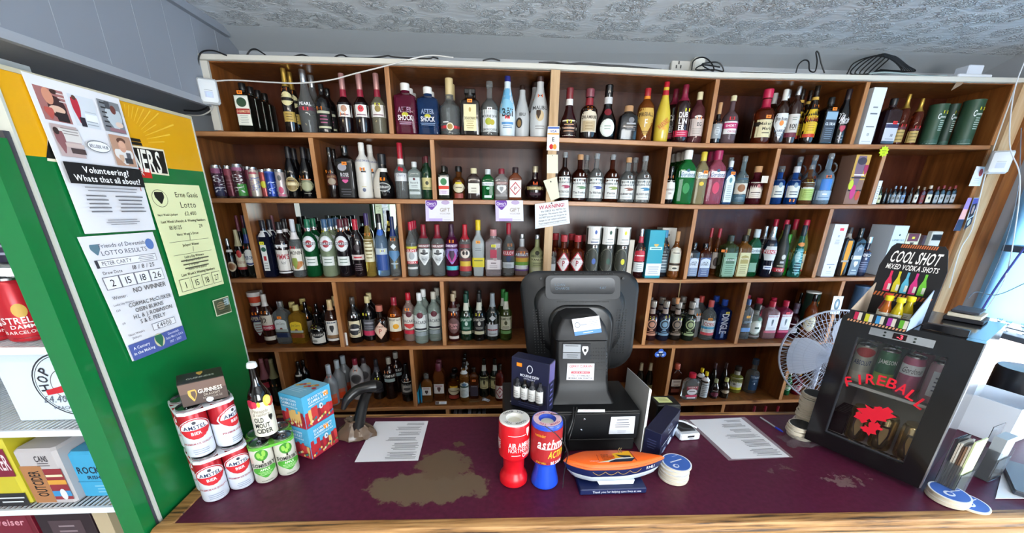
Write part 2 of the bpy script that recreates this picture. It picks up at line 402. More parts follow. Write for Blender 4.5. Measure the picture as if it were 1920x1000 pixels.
# ------------------------------------------------------------------ counter
def lam():
    m, t, b = nodes('maroon_laminate'); tc = t.nodes.new('ShaderNodeTexCoord')
    base = ramp(t, noise(t, 60, 3), [(.3, '#46142a'), (.7, '#541b35')])
    def patch(px, py, sx, sy, soft, sc, thr):
        p = atZ(px, py, .95); mp = t.nodes.new('ShaderNodeMapping'); mp.vector_type = 'POINT'
        mp.inputs['Location'].default_value = (-p.x/sx, -p.y/sy, 0); mp.inputs['Scale'].default_value = (1/sx, 1/sy, 0)
        t.links.new(tc.outputs['Object'], mp.inputs[0]); ln = t.nodes.new('ShaderNodeVectorMath'); ln.operation = 'LENGTH'; t.links.new(mp.outputs[0], ln.inputs[0])
        n = noise(t, sc, 6, .7); a = t.nodes.new('ShaderNodeMath'); a.operation = 'MULTIPLY_ADD'; a.inputs[1].default_value = soft; t.links.new(n, a.inputs[0]); t.links.new(ln.outputs['Value'], a.inputs[2])
        d = t.nodes.new('ShaderNodeMath'); d.operation = 'MULTIPLY'; d.inputs[1].default_value = .3; t.links.new(a.outputs[0], d.inputs[0])
        return ramp(t, d.outputs[0], [(thr*.3, '#fff'), (thr*.3+.03, '#000')])
    for (px, py, sx, sy, soft, sc, thr, c) in ((795, 914, .25, .10, 1.5, 12, 1.1, '#665544'), (830, 872, .14, .11, 1.6, 15, 1.0, '#62503f'), (860, 835, .06, .07, 2.4, 24, .7, '#5c4838'), (1590, 900, .24, .07, 3.4, 26, .85, '#6e5656'), (1470, 880, .2, .05, 3.4, 34, .8, '#5e4445'), (690, 852, .2, .03, 3.0, 36, .8, '#553f41')):
        mk = patch(px, py, sx, sy, soft, sc, thr+soft*.28); mx = t.nodes.new('ShaderNodeMixRGB'); mx.inputs[2].default_value = lin(c)
        t.links.new(mk, mx.inputs[0]); t.links.new(base, mx.inputs[1]); base = mx.outputs[0]
    t.links.new(base, b.inputs['Base Color']); b.inputs['Roughness'].default_value = .42; b.inputs['Specular IOR Level'].default_value = .3; bump(t, b, noise(t, 25, 3), .04, .003); return m
ctr = empty('counter', (.8, 1.2, 0)); tag(ctr, 'shop counter with worn maroon laminate top and oak edging', 'counter')
def yf(x): return .926-.0258*x
def yb(x): return 1.512-.0262*x
def cpart(b, name, **k):
    b.v = [tuple(Vector(v)-Vector((.8, 1.2, 0))) for v in b.v]; return b.build(name, ctr, **k)
xa, xb = -.945, 2.75
bb = MB(); bb.add([(xa, yf(xa), .95), (xb, yf(xb), .95), (xb, yb(xb), .95), (xa, yb(xa), .95), (xa, yf(xa), .92), (xb, yf(xb), .92), (xb, yb(xb), .92), (xa, yb(xa), .92)], [(0, 1, 2, 3), (7, 6, 5, 4), (4, 5, 1, 0), (5, 6, 2, 1), (6, 7, 3, 2), (7, 4, 0, 3)], lam())
o = bb.build('worktop', ctr, (-.8, -1.2, 0), flat=True)
def edge(name, x0, x1, f, d0, d1):                                    # rounded oak nosing following the counter line
    sec = [(d0, .9515), (d1*.6+d0*.4, .9535), (d1*.9+d0*.1, .949), (d1, .940), (d1, .928), (d1*.85+d0*.15, .924), (d1*.95+d0*.05, .915), (d1*.8+d0*.2, .90), (d0, .90)]
    return cpart(MB().loft([[(x, f(x)+d, z) for d, z in sec] for x in (x0, (x0+x1)/2, x1)], W_OAK), name)
edge('front_edge', -.99, xb, yf, -.0005, -.035)
edge('back_edge', -.945, xb, yb, .0005, .03)
b = MB(); b.cbox((-.99, .945, .90), (xa-.0005, 1.53, .9525), W_OAK, .004); cpart(b, 'side_edge')
b = MB(); b.add([(-.98, yf(-.98)-.012, 0), (xb, yf(xb)-.012, 0), (xb, yf(xb)-.012, .9), (-.98, yf(-.98)-.012, .9), (-.98, yf(-.98)+.02, 0), (xb, yf(xb)+.02, 0), (xb, yf(xb)+.02, .9), (-.98, yf(-.98)+.02, .9)], [(0, 1, 2, 3), (7, 6, 5, 4), (4, 5, 1, 0), (3, 2, 6, 7), (5, 6, 2, 1), (4, 0, 3, 7)], wood('pale_plywood', ('#9c7850', '#b08c62', '#bf9c74'), (1, 8, 8), .5)); cpart(b, 'front_panel', flat=True)
# ------------------------------------------------------------------ bottles
def g(h, r=.12): return mat(h, r, 0, 0, 0, 1.5, 1, .4)
def t(h, r=.03): return mat(h, r, 0, .72, 0, 1.3)
CLR = mat('#dde3e2', .03, 0, .88, 0, 1.25); BLK = g('#08080a'); DKB = g('#1a0c08'); NAVY = g('#0c1024'); DKG = g('#0b2414'); GRN = t('#2f9a52'); AMB = t('#c8742a'); FROST = mat('#b9c0c2', .35, 0, .35)
DKR = g('#2a0a10'); BRN = t('#8a3f16'); MAR = t('#b0305a')
GOLD = mat('#c9a24a', .3, .8); SIL = mat('#c2c6ca', .25, .9); CORK = mat('#b98d62', .7)
# profile: [(radius, height)], cap (radius, from, to), square exponent, depth ratio
PF = {
 'spirit': ([(.9,0),(1,.025),(1,.60),(.96,.655),(.78,.715),(.5,.765),(.38,.80),(.34,.87)], (.38,.85,1), 0, 1),
 'tall': ([(.9,0),(1,.02),(1,.52),(.93,.60),(.62,.67),(.42,.73),(.35,.80),(.33,.86)], (.36,.76,1), 0, 1),
 'wine': ([(.92,0),(1,.02),(1,.50),(.94,.58),(.7,.68),(.47,.76),(.40,.85),(.38,.97)], (.43,.80,1), 0, 1),
 'long': ([(.92,0),(1,.025),(1,.47),(.96,.52),(.62,.58),(.42,.62),(.36,.80),(.35,.9)], (.40,.72,1), 0, 1),
 'square': ([(.93,0),(1,.025),(1,.70),(.95,.74),(.62,.79),(.42,.815),(.38,.88)], (.42,.86,1), 7, .85),
 'flask': ([(.93,0),(1,.03),(1,.64),(.92,.70),(.6,.77),(.44,.80),(.4,.86)], (.46,.83,1), 5, .6),
 'squat': ([(.92,0),(1,.025),(1,.46),(.97,.53),(.82,.60),(.5,.66),(.32,.70),(.29,.92)], (.36,.89,1), 0, 1),
 'jar': ([(.92,0),(1,.03),(1,.54),(.95,.60),(.72,.65),(.42,.68),(.40,.82)], (.5,.84,1), 0, 1),
 'curvy': ([(.86,0),(.95,.02),(1,.20),(1,.40),(.92,.50),(.66,.64),(.45,.76),(.38,.84)], (.36,.82,1), 0, 1),
 'bened': ([(.8,0),(.95,.08),(1,.24),(.93,.36),(.6,.50),(.42,.60),(.38,.80)], (.40,.76,1), 0, 1),
 'globe': ([(.5,0),(.85,.08),(1,.26),(.9,.44),(.5,.58),(.3,.63),(.28,.70)], (.27,.64,1), 0, 1),
 'bulge': ([(.82,0),(.86,.04),(.92,.2),(1,.38),(.95,.48),(.72,.56),(.5,.66),(.36,.78),(.34,.84)], (.36,.80,1), 0, 1),
 'spike': ([(.95,0),(1,.03),(.9,.15),(.78,.35),(.6,.55),(.45,.72),(.36,.80)], (.42,.80,1), 0, 1),
 'taper': ([(.75,0),(.8,.03),(.92,.3),(1,.56),(.96,.62),(.6,.70),(.4,.75),(.36,.85)], (.4,.82,1), 6, .9),
 'can': ([(.8,0),(.97,.045),(1,.07),(1,.90),(.84,.97),(.86,1),(.8,1),(.78,.985)], None, 0, 1),
 'tube': ([(1,0),(1,.985)], (1.02,.97,1), 0, 1),
 'box': ([(1,0),(1,1)], None, 40, .9),
}
ROWN = ['', 'top shelf', 'second shelf', 'middle shelf', 'fourth shelf', 'lowest shelf', 'floor shelf']
BACKW = ['', 'second', 'third', 'fourth', 'fifth']
def wid(xb, w, y, z): return xfor(xb+w/2, y, z)-xfor(xb-w/2, y, z)
PLAN = []
def clusters(layers):
    # separate stuck-on labels become separate parts; print and lettering stay with the label they lie on
    box = lambda l: (l[1], l[2], l[5]-l[3]/2, l[5]+l[3]/2)
    cl = []
    for l in layers:
        if l[0] in 'tl': continue
        b_ = box(l); hit = [c for c in cl if any(b_[0] <= q[1]+.004 and q[0] <= b_[1]+.004 and b_[2] <= q[3] and q[2] <= b_[3] for q in c)]
        m_ = [b_]+[q for c in hit for q in c]; cl = [c for c in cl if c not in hit]+[m_]
    if len(cl) < 2: return [layers]
    out = [[] for _ in cl]
    def dist(c, z, u): return min(max(q[0]-z, z-q[1], 0)+.3*max(q[2]-u, u-q[3], 0) for q in c)
    for l in layers:
        z, u = (l[2], l[6]) if l[0] == 't' else ((l[1]+l[2])/2, l[6] if l[0] == 'l' else l[5])
        out[min(range(len(cl)), key=lambda i: dist(cl[i], z, u))].append(l)
    return [o_ for o_ in out if o_]
def bay(row, px, y):
    x = max(xfor(px, SY+.01, zs(row, 0)), -1.3 if row == 1 else -1.45); cuts = [(-1.352 if row == 1 else -1.503, .022), (2.85, .02), (.338, .021)]+[(d_, .022) for d_ in DV[row]]
    cuts.sort(); mid = [(a+b_/2, a, a+b_) for a, b_ in cuts]
    lo = max((m_[2] for m_ in mid if m_[0] <= x), default=-1.48); hi = min((m_[1] for m_ in mid if m_[0] > x), default=2.85); return lo, hi
def sticker(b, z, dx, c, Hh, W, surf):
    s = .0125
    b.add([surf(dx*W-s, z*Hh-s*.62, .0016), surf(dx*W+s, z*Hh-s*.62, .0016), surf(dx*W+s, z*Hh+s*.62, .0016), surf(dx*W-s, z*Hh+s*.62, .0016)], [(0,1,2,3)], mat(c, .5))
    for q in (-.5, .15): b.add([surf(dx*W+s*q, z*Hh-s*.25, .002), surf(dx*W+s*(q+.4), z*Hh-s*.25, .002), surf(dx*W+s*(q+.4), z*Hh+s*.25, .002), surf(dx*W+s*q, z*Hh+s*.25, .002)], [(0,1,2,3)], mat('#5a2a10', .6))
OR, RD, YL, WH = '#ff8a1e', '#e8303a', '#e6e23a', '#e9e9e9'
def bottle(row, xb, top, w, prof, body, cap, layers, look, n=1, st=None, ins=None, gap=None, kind='bottle', collar=None, rz=None, extra=None, side=0, dx=0):
    pf, cp, sq, dr = PF[prof]; ins = {1: .018, 2: .018, 3: .02, 4: .065, 5: .10, 6: .2}[row] if ins is None else ins
    y0 = SY+ins+.04; z = zs(row, 0); W = wid(xb, w, y0, z)
    x = xfor(xb, y0, z); ca = y0/math.hypot(x, y0); W *= ca if not sq else .96
    y = SY+ins+W/2*(dr if sq else 1); x = xfor(xb, y, z); z = zs(row, x)+.0015; Hh = min(ztop(x, y, top, z), zs(row-1, x)-(.036 if row == 1 else TH+.004))-z
    r = W/2; lo, hi = bay(row, xb, y)
    x = min(max(x, lo+r*1.03+.002), hi-r*1.03-.002)
    R_ = [(a*r, c*Hh) for a, c in pf]
    b = MB(); bm = body if not isinstance(body, str) else mat(body)
    if prof in ('can',): bm2 = bm
    if cp and prof != 'tube': R_ = R_+[(R_[-1][0], Hh*min(.985, (cp[1]+cp[2])/2))]
    b.lathe(R_, bm, 24 if not sq else 28, sq, dr)
    if prof == 'can': b.mats.append(SIL); b.m = [1 if max(Vector(b.v[i]).z for i in f) > Hh*.93 or max(Vector(b.v[i]).z for i in f) < Hh*.06 else 0 for f in b.f]
    rzv = (-.5*math.atan2(x, y) if not sq else 0) if rz is None else rz
    o = b.build(kind, None, (x, y, z), rz=rz if (rz and sq) else 0)
    grp = '%s bottles and packs' % ROWN[row]
    tag(o, look+', '+ROWN[row], {'bottle': 'bottle', 'miniature_bottle': 'bottle', 'drink_can': 'can', 'gift_tube': 'tube', 'gift_box': 'box'}.get(kind, 'bottle'), grp)
    if cp and cap:
        cm = cap if not isinstance(cap, str) else mat(cap, .35); c = MB(); q, a, e = cp; q *= r
        if prof == 'tube': c.lathe([(q, a*Hh), (q, e*Hh), (q*.9, e*Hh+.001)], cm, 24)
        else: c.lathe([(q*.97, a*Hh), (q, a*Hh+.002), (q, e*Hh-.003), (q*.9, e*Hh)], cm, 16)
        c.build('lid' if prof == 'tube' else 'cap', o)
    if collar:                                                        # neck foil or ring: (z0, z1, colour)
        z0, z1, cc = collar; c = MB()
        def rad(zf):
            for (a, p), (e, q) in zip(pf, pf[1:]):
                if p <= zf <= q: return a+(e-a)*(zf-p)/max(q-p, 1e-6)
            return pf[-1][0]
        c.lathe([(rad(z0+(z1-z0)*i/5)*r+.0012, (z0+(z1-z0)*i/5)*Hh) for i in range(6)], mat(cc, .35) if isinstance(cc, str) else cc, 16, caps=False); c.build('neck_foil', o)
    if sq:
        yv = r*dr
        def surf(u, zz, off):
            q = min(abs(u)/r, .999); return Vector((u, -yv*(1-q**sq)**(1/sq)-off, zz))
    else:
        def rz_at(zz):
            zf = zz/Hh
            for (a, p), (e, q) in zip(pf, pf[1:]):
                if p <= zf <= q: return (a+(e-a)*(zf-p)/max(q-p, 1e-6))*r
            return pf[-1][0]*r
        def surf(u, zz, off):
            rr = rz_at(zz); u2 = max(-.98*rr, min(.98*rr, u)); th = math.asin(u2/rr); rr += off
            return Vector((rr*math.sin(th), -rr*math.cos(th), zz))
    if layers:
        for cl in clusters(layers):
            lb = MB(); paint(lb, cl, Hh, W, surf); lb.build('label', o, (0, 0, 0), rz=0 if sq else rzv, flat=True)
    if st:
        sb = MB(); sticker(sb, st[1], st[2] if len(st) > 2 else 0, st[0], Hh, W, surf); sb.build('price_sticker', o, (0, 0, 0), rz=0 if sq else rzv, flat=True)
    if extra: extra(o, W, Hh, surf)
    PLAN.append((o, r*1.03, r*(dr if sq else 1.03), bool(sq), row, lo, hi)); kids = list(o.children); dd = W*dr if sq else W; gp = max(gap or dd*1.06+.004, dd*1.02+.002); gp = min(gp, (BY-.004-dd/2-y)/max(n-1, 1))
    for i in range(1, n):
        if gp < dd*1.005: break
        q = o.copy(); COL.objects.link(q); q.location.y = y+i*gp; q.location.x = min(max(x+dx*i, lo+r+.002), hi-r-.002); q.location.z = z; q['label'] = look+', %s in file, ' % BACKW[i]+ROWN[row]
        PLAN.append((q, r*1.03, r*(dr if sq else 1.03), bool(sq), row, lo, hi))
        for k in kids:
            c = k.copy(); COL.objects.link(c); c.parent = q
    return o
B = bottle
W_ = '#e4e2dc'; CRM = '#d9cfa6'
# ---- top shelf
B(1, 470, 156, 30, 'square', g('#0d100c'), '#101010', [R(.13,.73,.86,'#cfd3c4'), R(.15,.71,.80,'#e6e6da'), E(.50,.69,.62,'#2c4a33'), R(.36,.47,.84,'#a01c26'), L(.17,.34,5,.6,'#9aa09a'), T('JÄGERMEISTER',.415,.05,.8,'#e8c9a0')], 'black square bottle, white label with green stag disc', n=4, st=(OR,.79), gap=.062)
B(1, 549, 125.6, 23, 'wine', g('#140a08'), GOLD, [E(.42,.64,.95,'#d9cd9a'), R(.50,.55,.95,'#1a1210'), R(.17,.33,.92,'#b99a4c'), L(.19,.31,3,.6,'#6b5220')], 'slim dark bottle, gold foil cap and cream oval label', n=2, st=(OR,.68,-.1), collar=(.72,.95,GOLD))
B(1, 583, 123.7, 35, 'bulge', CLR, SIL, [R(.36,.41,.9,'#6a2340'), T('PEARL',.46,.05,.6,'#f0f0f0')], 'clear bulging bottle with long silver cap', n=2, st=(RD,.38))
B(1, 613, 158, 28, 'spirit', BLK, BLK, [R(.08,.52,.9,'#141414'), R(.10,.14,.8,'#c9c9a8'), R(.40,.45,.8,'#b9b9a0'), L(.18,.38,3,.6,'#a8577a')], 'short black bottle with black label and pink lettering', n=2, st=(OR,.50,-.2))
for i, (xb, gl, lt, st_) in enumerate([(652, g('#14080c'), 'first', (OR,.32,-.1)), (683, g('#14080c'), 'second', (RD,.42)), (714, t('#b8b49a'), 'third', (YL,.48))]):
    B(1, xb, 138, 27, 'long', gl, mat('#b98a86', .35, .4), [R(.28,.48,.95,'#e9e5e0'), E(.36,.47,.4,['#b98a70','#d23a48','#8f7a3a'][i]), L(.29,.34,1,.7,'#7d5a68')], ['slim dark liqueur bottle, pink foil, orange sticker under white label', 'slim dark liqueur bottle, pink foil, red sticker on white label', 'slim pale liqueur bottle, pink foil, yellow sticker'][i], st=st_, collar=(.62,.74,'#8f2036'))
def shock(xb, top, w, c, look, n): B(1, xb, top, w, 'square', t(c), W_, [T('AFTER',.47,.10,.62,'#120a10'), T('AFTER',.475,.095,.60,'#c8a0c0' if n == 3 else '#9fb6d8'), E(.34,.42,.3,'#b9b42a'), T('SHOCK',.32,.10,.66,'#f2eef2'), L(.18,.25,2,.7,'#c9a9c4' if n == 3 else '#9fb6d8')], look, n=n, ins=.012, gap=.07, extra=lambda o, W, Hh, s: None)
shock(760, 156.7, 42, '#8a1c46', 'wide square magenta shot liqueur bottle with white cap', 3)
shock(802, 163.7, 40, '#1d4a86', 'wide square blue shot liqueur bottle with white cap', 2)
B(1, 842, 147, 37, 'long', CLR, '#cbb684', [R(.12,.17,.9,'#c8303a'), E(.08,.22,.36,'#e8dcc0'), E(.10,.20,.26,'#a08040'), L(.20,.26,1,.3,'#e8e8e8',-.2)], 'clear long-necked bottle, cream cap, red band near foot', n=2, collar=(.74,.9,'#cbb684'))
B(1, 880, 168, 37, 'square', g('#170e0a'), '#0c0b0b', [R(.10,.66,.64,'#e2d9ab'), E(.50,.60,.12,'#b99c5c'), T('DISARONNO',.37,.06,.58,'#5a4a26'), L(.14,.33,4,.4,'#b3a26c')], 'square dark amaretto bottle, cream label, broad black cap', n=2, st=(OR,.73), extra=lambda o, W, Hh, s: MB().cbox((-W*.28, -W*.2, Hh*.90), (W*.28, W*.2, Hh*1.0), '#0d0c0c', .003).build('stopper', o))
B(1, 917, 153, 33, 'squat', CLR, CLR, [R(.08,.48,.95,'#d9dcda'), T('MOURNE DEW',.36,.045,.8,'#3a3f44'), E(.20,.33,.36,'#aab13a',-.06), E(.20,.30,.26,'#b9a92e',.14), T('LEMON LIQUEUR',.12,.04,.8,'#6d7174')], 'clear liqueur bottle with lemons on a white label', st=(WH,.49))
B(1, 948, 143.4, 30, 'curvy', mat('#d6e3ea', .25), '#2a2f7a', [R(.55,.80,.9,'#6aaed6'), E(.35,.62,.9,'#8cc3dd',-.1), T('Bāli',.40,.13,.62,'#20262e'), R(.20,.24,.7,'#5a94c8'), L(.13,.19,2,.7,'#3f6f9c')], 'white and sky-blue coconut bottle with blue cap', st=(RD,.32))
mal = [T('MALIBU',.48,.06,.75,'#3a3a3a'), E(.26,.44,.42,'#c9b38a'), P(.30,.44,.24,'#3d2a1a',-.08), L(.12,.2,2,.6,'#8a8a8a')]
B(1, 976, 160, 28, 'curvy', mat('#b7babb', .3), '#2a1a16', [T('IBU',.44,.06,.5,'#3a3a3a'), E(.18,.38,.4,'#2a2420',-.2), E(.20,.34,.24,'#8a6a3a',-.2)], 'shorter white coconut rum bottle, label turned away', ins=.05)
B(1, 1010, 143.4, 34, 'curvy', mat('#c9cccd', .28), '#3a2420', mal, 'tall white coconut rum bottle with palm tree label', n=2, st=('#e8743a',.68), dx=-.012)
B(1, 1064, 165, 32, 'bened', DKR, '#7a2a30', [R(.05,.36,.92,'#e3dcc8'), R(.08,.33,.82,'#2a1a18'), L(.11,.30,3,.6,'#c99a7a'), L(0.160,0.240,1,.66,'#e2b9a0',0)], 'round-shouldered dark bottle with red ribbon and white neck', st=(YL,.33), collar=(.66,.78,W_))
B(1, 1101, 167, 32, 'jar', g('#160a08'), '#7a3a44', [A(.14,.58,.86,'#d8cdb6'), R(.16,.36,.70,'#c0ab86'), T('DRAMBUIE',.43,.06,.82,'#3a2a22'), L(.17,.34,3,.5,'#9a8560')], 'dark rounded bottle, cream arched label and red neck', st=(OR,.60), collar=(.68,.82,'#8c2430'))
B(1, 1134, 159.6, 37, 'bened', BLK, BLK, [E(.05,.38,.70,'#d9dfd6'), E(.08,.35,.6,'#e6ebe4'), L(.17,.27,2,.4,'#8aa08e'), E(.44,.57,.36,'#7a1f2a')], 'black conical bottle, round white label and red wax seal', collar=(.66,.78,'#cfcfcf'))
B(1, 1175, 199, 35, 'flask', g('#0e0e10'), CORK, [L(0.408,0.552,1,.55,'#a9a9ad',.1), L(.27,.42,3,.6,'#8f8f94',.1), E(.5,.66,.3,'#6f6f74',.1)], 'squat black square-shouldered bottle with cork stopper')
B(1, 1203, 166, 31, 'spirit', t('#b5642a'), '#a3242c', [P(.10,.62,.90,'#c9a24c'), T('FIREBALL',.50,.07,.78,'#3a2410'), T('F',.34,.15,.16,'#e9e0d0'), L(.13,.2,2,.5,'#6a4a1e')], 'amber whisky bottle with ragged yellow label and red cap', st=None, collar=(.80,.86,'#e08a2a'))
B(1, 1237, 152.8, 28, 'curvy', g('#d2b83a', .2), '#b5202e', [T('WARNINKS',.30,.09,.8,'#b9202a',0,True,0,.7), R(.2,.24,.3,'#e8a23a',.1)], 'yellow advocaat bottle with red foil neck', collar=(.78,.86,'#b5202e'))
dub = [T('DUB',.48,.09,.55,'#f2eef0'), T('LIN',.37,.09,.5,'#f2eef0'), T('ER',.26,.09,.36,'#f2eef0',-.06), R(.10,.21,.92,'#c2244e'), L(.12,.19,2,.6,'#e9a9b8')]
B(1, 1272, 159.3, 29, 'spirit', g('#240c10'), '#7a1c34', dub, 'dark whiskey bottle, stacked white lettering, crimson foot band', n=2, st=(YL,.56,.2), collar=(.72,.85,'#8c2844'), dx=-.012)
B(1, 1300, 173, 28, 'spirit', t('#8a4a50'), CRM, [R(.14,.48,.9,'#c9b9b2'), T('EG',.37,.07,.3,'#2c2a2a',.12), L(.17,.3,4,.6,'#9a938a'), E(.48,.54,.5,W_)], 'rosy bottle with grey EG label and cream cap', st=(OR,.49,.05))
B(1, 1339, 192.5, 20, 'long', g('#151214'), CORK, [R(.12,.48,.9,'#9aa0a4'), E(.2,.4,.5,'#c2c8ca'), L(.22,.38,3,.3,'#6a7074')], 'small dark cork-topped bottle tight against the divider, grey label', st=(OR,.52))
B(1, 1361, 179.7, 31, 'squat', t('#9a7f86'), CRM, [R(.20,.46,.95,'#e2e0de'), R(.31,.43,.95,'#c0306a'), T('SHORT',.37,.05,.6,'#f2e8ec'), T('CROSS',.25,.04,.5,'#c0306a',.1)], 'greyish gin bottle with pink and white label, cream cap', st=(RD,.52))
B(1, 1424, 167.5, 38, 'jar', t('#7a3014'), '#c0204a', [R(.12,.44,.98,'#d6cba2'), T("Maker's",.37,.055,.72,'#3a3226',.1), T('Mark',.28,.055,.5,'#3a3226',.14), L(0.172,0.228,1,.5,'#5a5040',.1), R(.32,.40,.2,'#2a241c',-.36)], 'squarish bourbon bottle dipped in red wax, wide cream label', st=(OR,.49,.1), collar=(.64,.82,'#a81c40'))
B(1, 1452, 168, 27, 'spirit', g('#2a140a'), '#d8d8d2', [P(.10,.56,.92,'#dde0e2'), T('Jim Beam',.46,.06,.75,'#3a3a3a'), E(.33,.43,.3,'#e28a3a'), T('BOURBON',.24,.045,.7,'#4a5a72'), L(.13,.2,2,.6,'#8a94a0')], 'bourbon bottle with white label and orange seal, white cap', n=2, collar=(.8,.87,'#d8d8d2'))
B(1, 1474, 162, 25, 'spirit', g('#2e1810'), SIL, [R(.12,.52,.92,'#cfcac4'), T('101',.31,.08,.55,'#3a342e'), R(.12,.2,.92,'#6a2a3c'), L(.4,.48,2,.4,'#7a8a80'), L(.23,.27,1,.6,'#8a847c')], 'bourbon bottle with grey 101 label and silver cap', n=2)
B(1, 1508, 159, 29, 'curvy', g('#160a06'), '#1a120c', [R(.12,.60,.92,'#d9b62a'), R(.12,.18,.8,'#c23a22'), T('Kahlúa',.44,.09,.8,'#8a2a16'), L(.22,.38,4,.5,'#b08a22')], 'dark coffee liqueur bottle with big yellow label', n=2, st=(OR,.66,.12), collar=(.76,.81,'#c9a24a'))
B(1, 1491, 168, 24, 'curvy', g('#160a06'), '#1a120c', [R(.12,.60,.92,'#c9a62a'), T('KAHLUA',.3,.06,.7,'#8a2a16',0,True,0,1.57)], 'dark coffee liqueur bottle half hidden behind the yellow-labelled one', ins=.11, collar=(.76,.81,'#c9a24a'))
B(1, 1538, 183, 25, 'square', BLK, '#1a1c20', [R(.04,.70,.84,'#39434f'), R(.52,.68,.8,'#8fb0c6'), T('GLORIA',.43,.06,.72,'#e8eef2'), L(.1,.36,6,.6,'#7f93a2')], 'black square bottle with slate blue GLORIA label', st=(OR,.74,.05))
B(1, 1570, 167.5, 27, 'wine', BLK, '#241a20', [T('Tia',.52,.10,.4,'#e6e6ea',-.2,True,.2), T('Maria',.45,.10,.66,'#e6e6ea',.05,True,.2), P(.22,.34,.4,'#b5405a'), L(.36,.41,1,.5,'#c9c9cf'), L(.06,.18,2,.4,'#8d8d95')], 'slim black bottle with white script, beside the long white box')
def lbox(row, xb, top, w, c, layers, look, dr=.9, ins=None, side=None, st=None, rz=None): 
    PF['box'] = ([(1,0),(1,1)], None, 40, dr)
    return B(row, xb, top, w, 'box', mat(c, .5), None, layers, look, kind='gift_box', ins=ins, st=st, rz=rz)
lbox(1, 1611, 167, 24, '#dfe3e6', [L(.62,.70,1,.5,'#8a8f94'), L(0.510,0.590,1,.6,'#6a7278',0), L(0.296,0.344,1,.7,'#4a5258',0), T('15',.18,.045,.2,'#5a646a'), L(.03,.08,1,.7,'#b9c0c4')], 'tall narrow white whisky box leaning by the divider')
gl18 = [R(.08,.46,.9,'#c6c9d2'), R(.36,.44,.9,'#3a3a5c'), T('18',.2,.06,.25,'#5a5e6c',.1), L(.1,.14,1,.6,'#8a8ea0')]
B(1, 1651, 185, 27, 'square', g('#241014'), '#17171a', gl18, 'dark square whisky bottle with lilac label and black cap', n=2, st=(RD,.47,.1), dx=-.03)
B(1, 1676, 177, 22, 'spirit', t('#7a3018'), GOLD, [R(.05,.30,.95,'#b79a58'), L(.07,.28,3,.8,'#7d6a38'), R(.31,.36,.9,'#5a2430')], 'tall amber bottle with gold cap and gold foot label', st=(RD,.38,.15), collar=(.72,.86,GOLD))
B(1, 1702, 185, 22, 'spirit', t('#7a3018'), GOLD, [R(.05,.30,.95,'#b79a58'), L(.07,.28,3,.8,'#7d6a38'), R(.31,.36,.9,'#5a2430')], 'shorter amber bottle with gold cap next to the green tubes', st=(RD,.38,.15), collar=(.72,.86,GOLD))
def gtube(xb, top, w, look, ins, c='#2c4a36'):
    B(1, xb, top, w, 'tube', mat(c, .45), c, [T('C',.70,.13,.14,'#dfe6e0',-.02), T('onnemara',.69,.06,.42,'#dfe6e0',.26), L(.34,.62,6,.3,'#c6d2ca',.22), E(.004,.14,.95,'#37574a'), L(.02,.06,1,.8,'#8aa39a')], look, kind='gift_tube', st=(YL,.80,.28), ins=ins)
gtube(1735, 197, 37, 'green whisky tube beside the gold-capped bottles', .02)
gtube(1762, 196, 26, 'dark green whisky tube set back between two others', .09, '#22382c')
gtube(1796, 189, 42, 'broad green whisky tube closest to the end panel', .02)
# ---- second shelf
def can(row, xb, top, w, c, layers, look, ins=None, n=1): return B(row, xb, top, w, 'can', mat(c, .3, .35), None, layers, look, kind='drink_can', ins=ins, n=n)
def vt(s, c, z=.48, dx=.18): return T(s, z, .26, .78, c, dx, True, 0, 1.5708)
can(2, 416, 310, 23, '#3a2036', [R(.06,.35,.98,'#262a4c'), R(.75,.9,.98,'#8a4a6c'), T('DRAGON',.48,.30,1.9,'#d6d6da',.16,True,0,1.5708)], 'purple energy can with upright white lettering, end of row')
can(2, 438, 311, 20, '#6a3440', [R(.7,.9,.98,'#9a4a5c'), L(.3,.6,3,.6,'#8a5a66')], 'dull red drinks can set back between two lettered cans', ins=.06)
can(2, 456, 308, 24, '#4a2a34', [R(.06,.42,.7,'#3f8a3a',.2), R(.8,.9,.98,'#9a5a7c'), T('DRAGON',.48,.30,1.9,'#e2e2e4',-.12,True,0,1.5708)], 'red and green energy can with upright white lettering')
can(2, 474, 313, 19, '#7a3a4c', [R(.3,.6,.9,'#55303c')], 'maroon drinks can half hidden behind the green one', ins=.07)
can(2, 484, 314, 19, '#c6bcae', [R(.78,.92,.98,'#a83a54'), T('FOUR',.46,.22,1.5,'#6a7cae',.15,True,0,1.5708), L(.2,.7,6,.4,'#b08a9a',-.2)], 'pale patterned can with red rim')
can(2, 498, 318, 17, '#a04a4a', [E(.35,.6,.7,'#c9c83a')], 'red can with yellow burst, behind the pale one', ins=.05)
can(2, 513, 317, 20, '#1c3a8c', [T('FOUR',.36,.30,1.3,'#b9c6e6',.22,True,0,1.5708), R(.86,.91,.98,'#3a5ab0')], 'bright blue drinks can on the row of cans')
can(2, 533, 318, 18, '#b5a9a6', [E(.15,.4,.5,'#c04a6a'), R(.06,.14,.98,'#c46a86'), E(.6,.8,.4,'#5a5a5a')], 'greyish pink can next to the black bottles')
orl = [E(.13,.42,.95,'#b9a878'), E(.15,.40,.85,'#8a7448'), R(.25,.31,.98,'#dccfa6'), L(.32,.37,1,.5,'#3a2c18')]
B(2, 552, 275, 25, 'wine', BLK, '#101014', orl, 'black cream-liqueur bottle with oval tan label', n=2, collar=(.78,.98,'#1c1c22'), gap=.075)
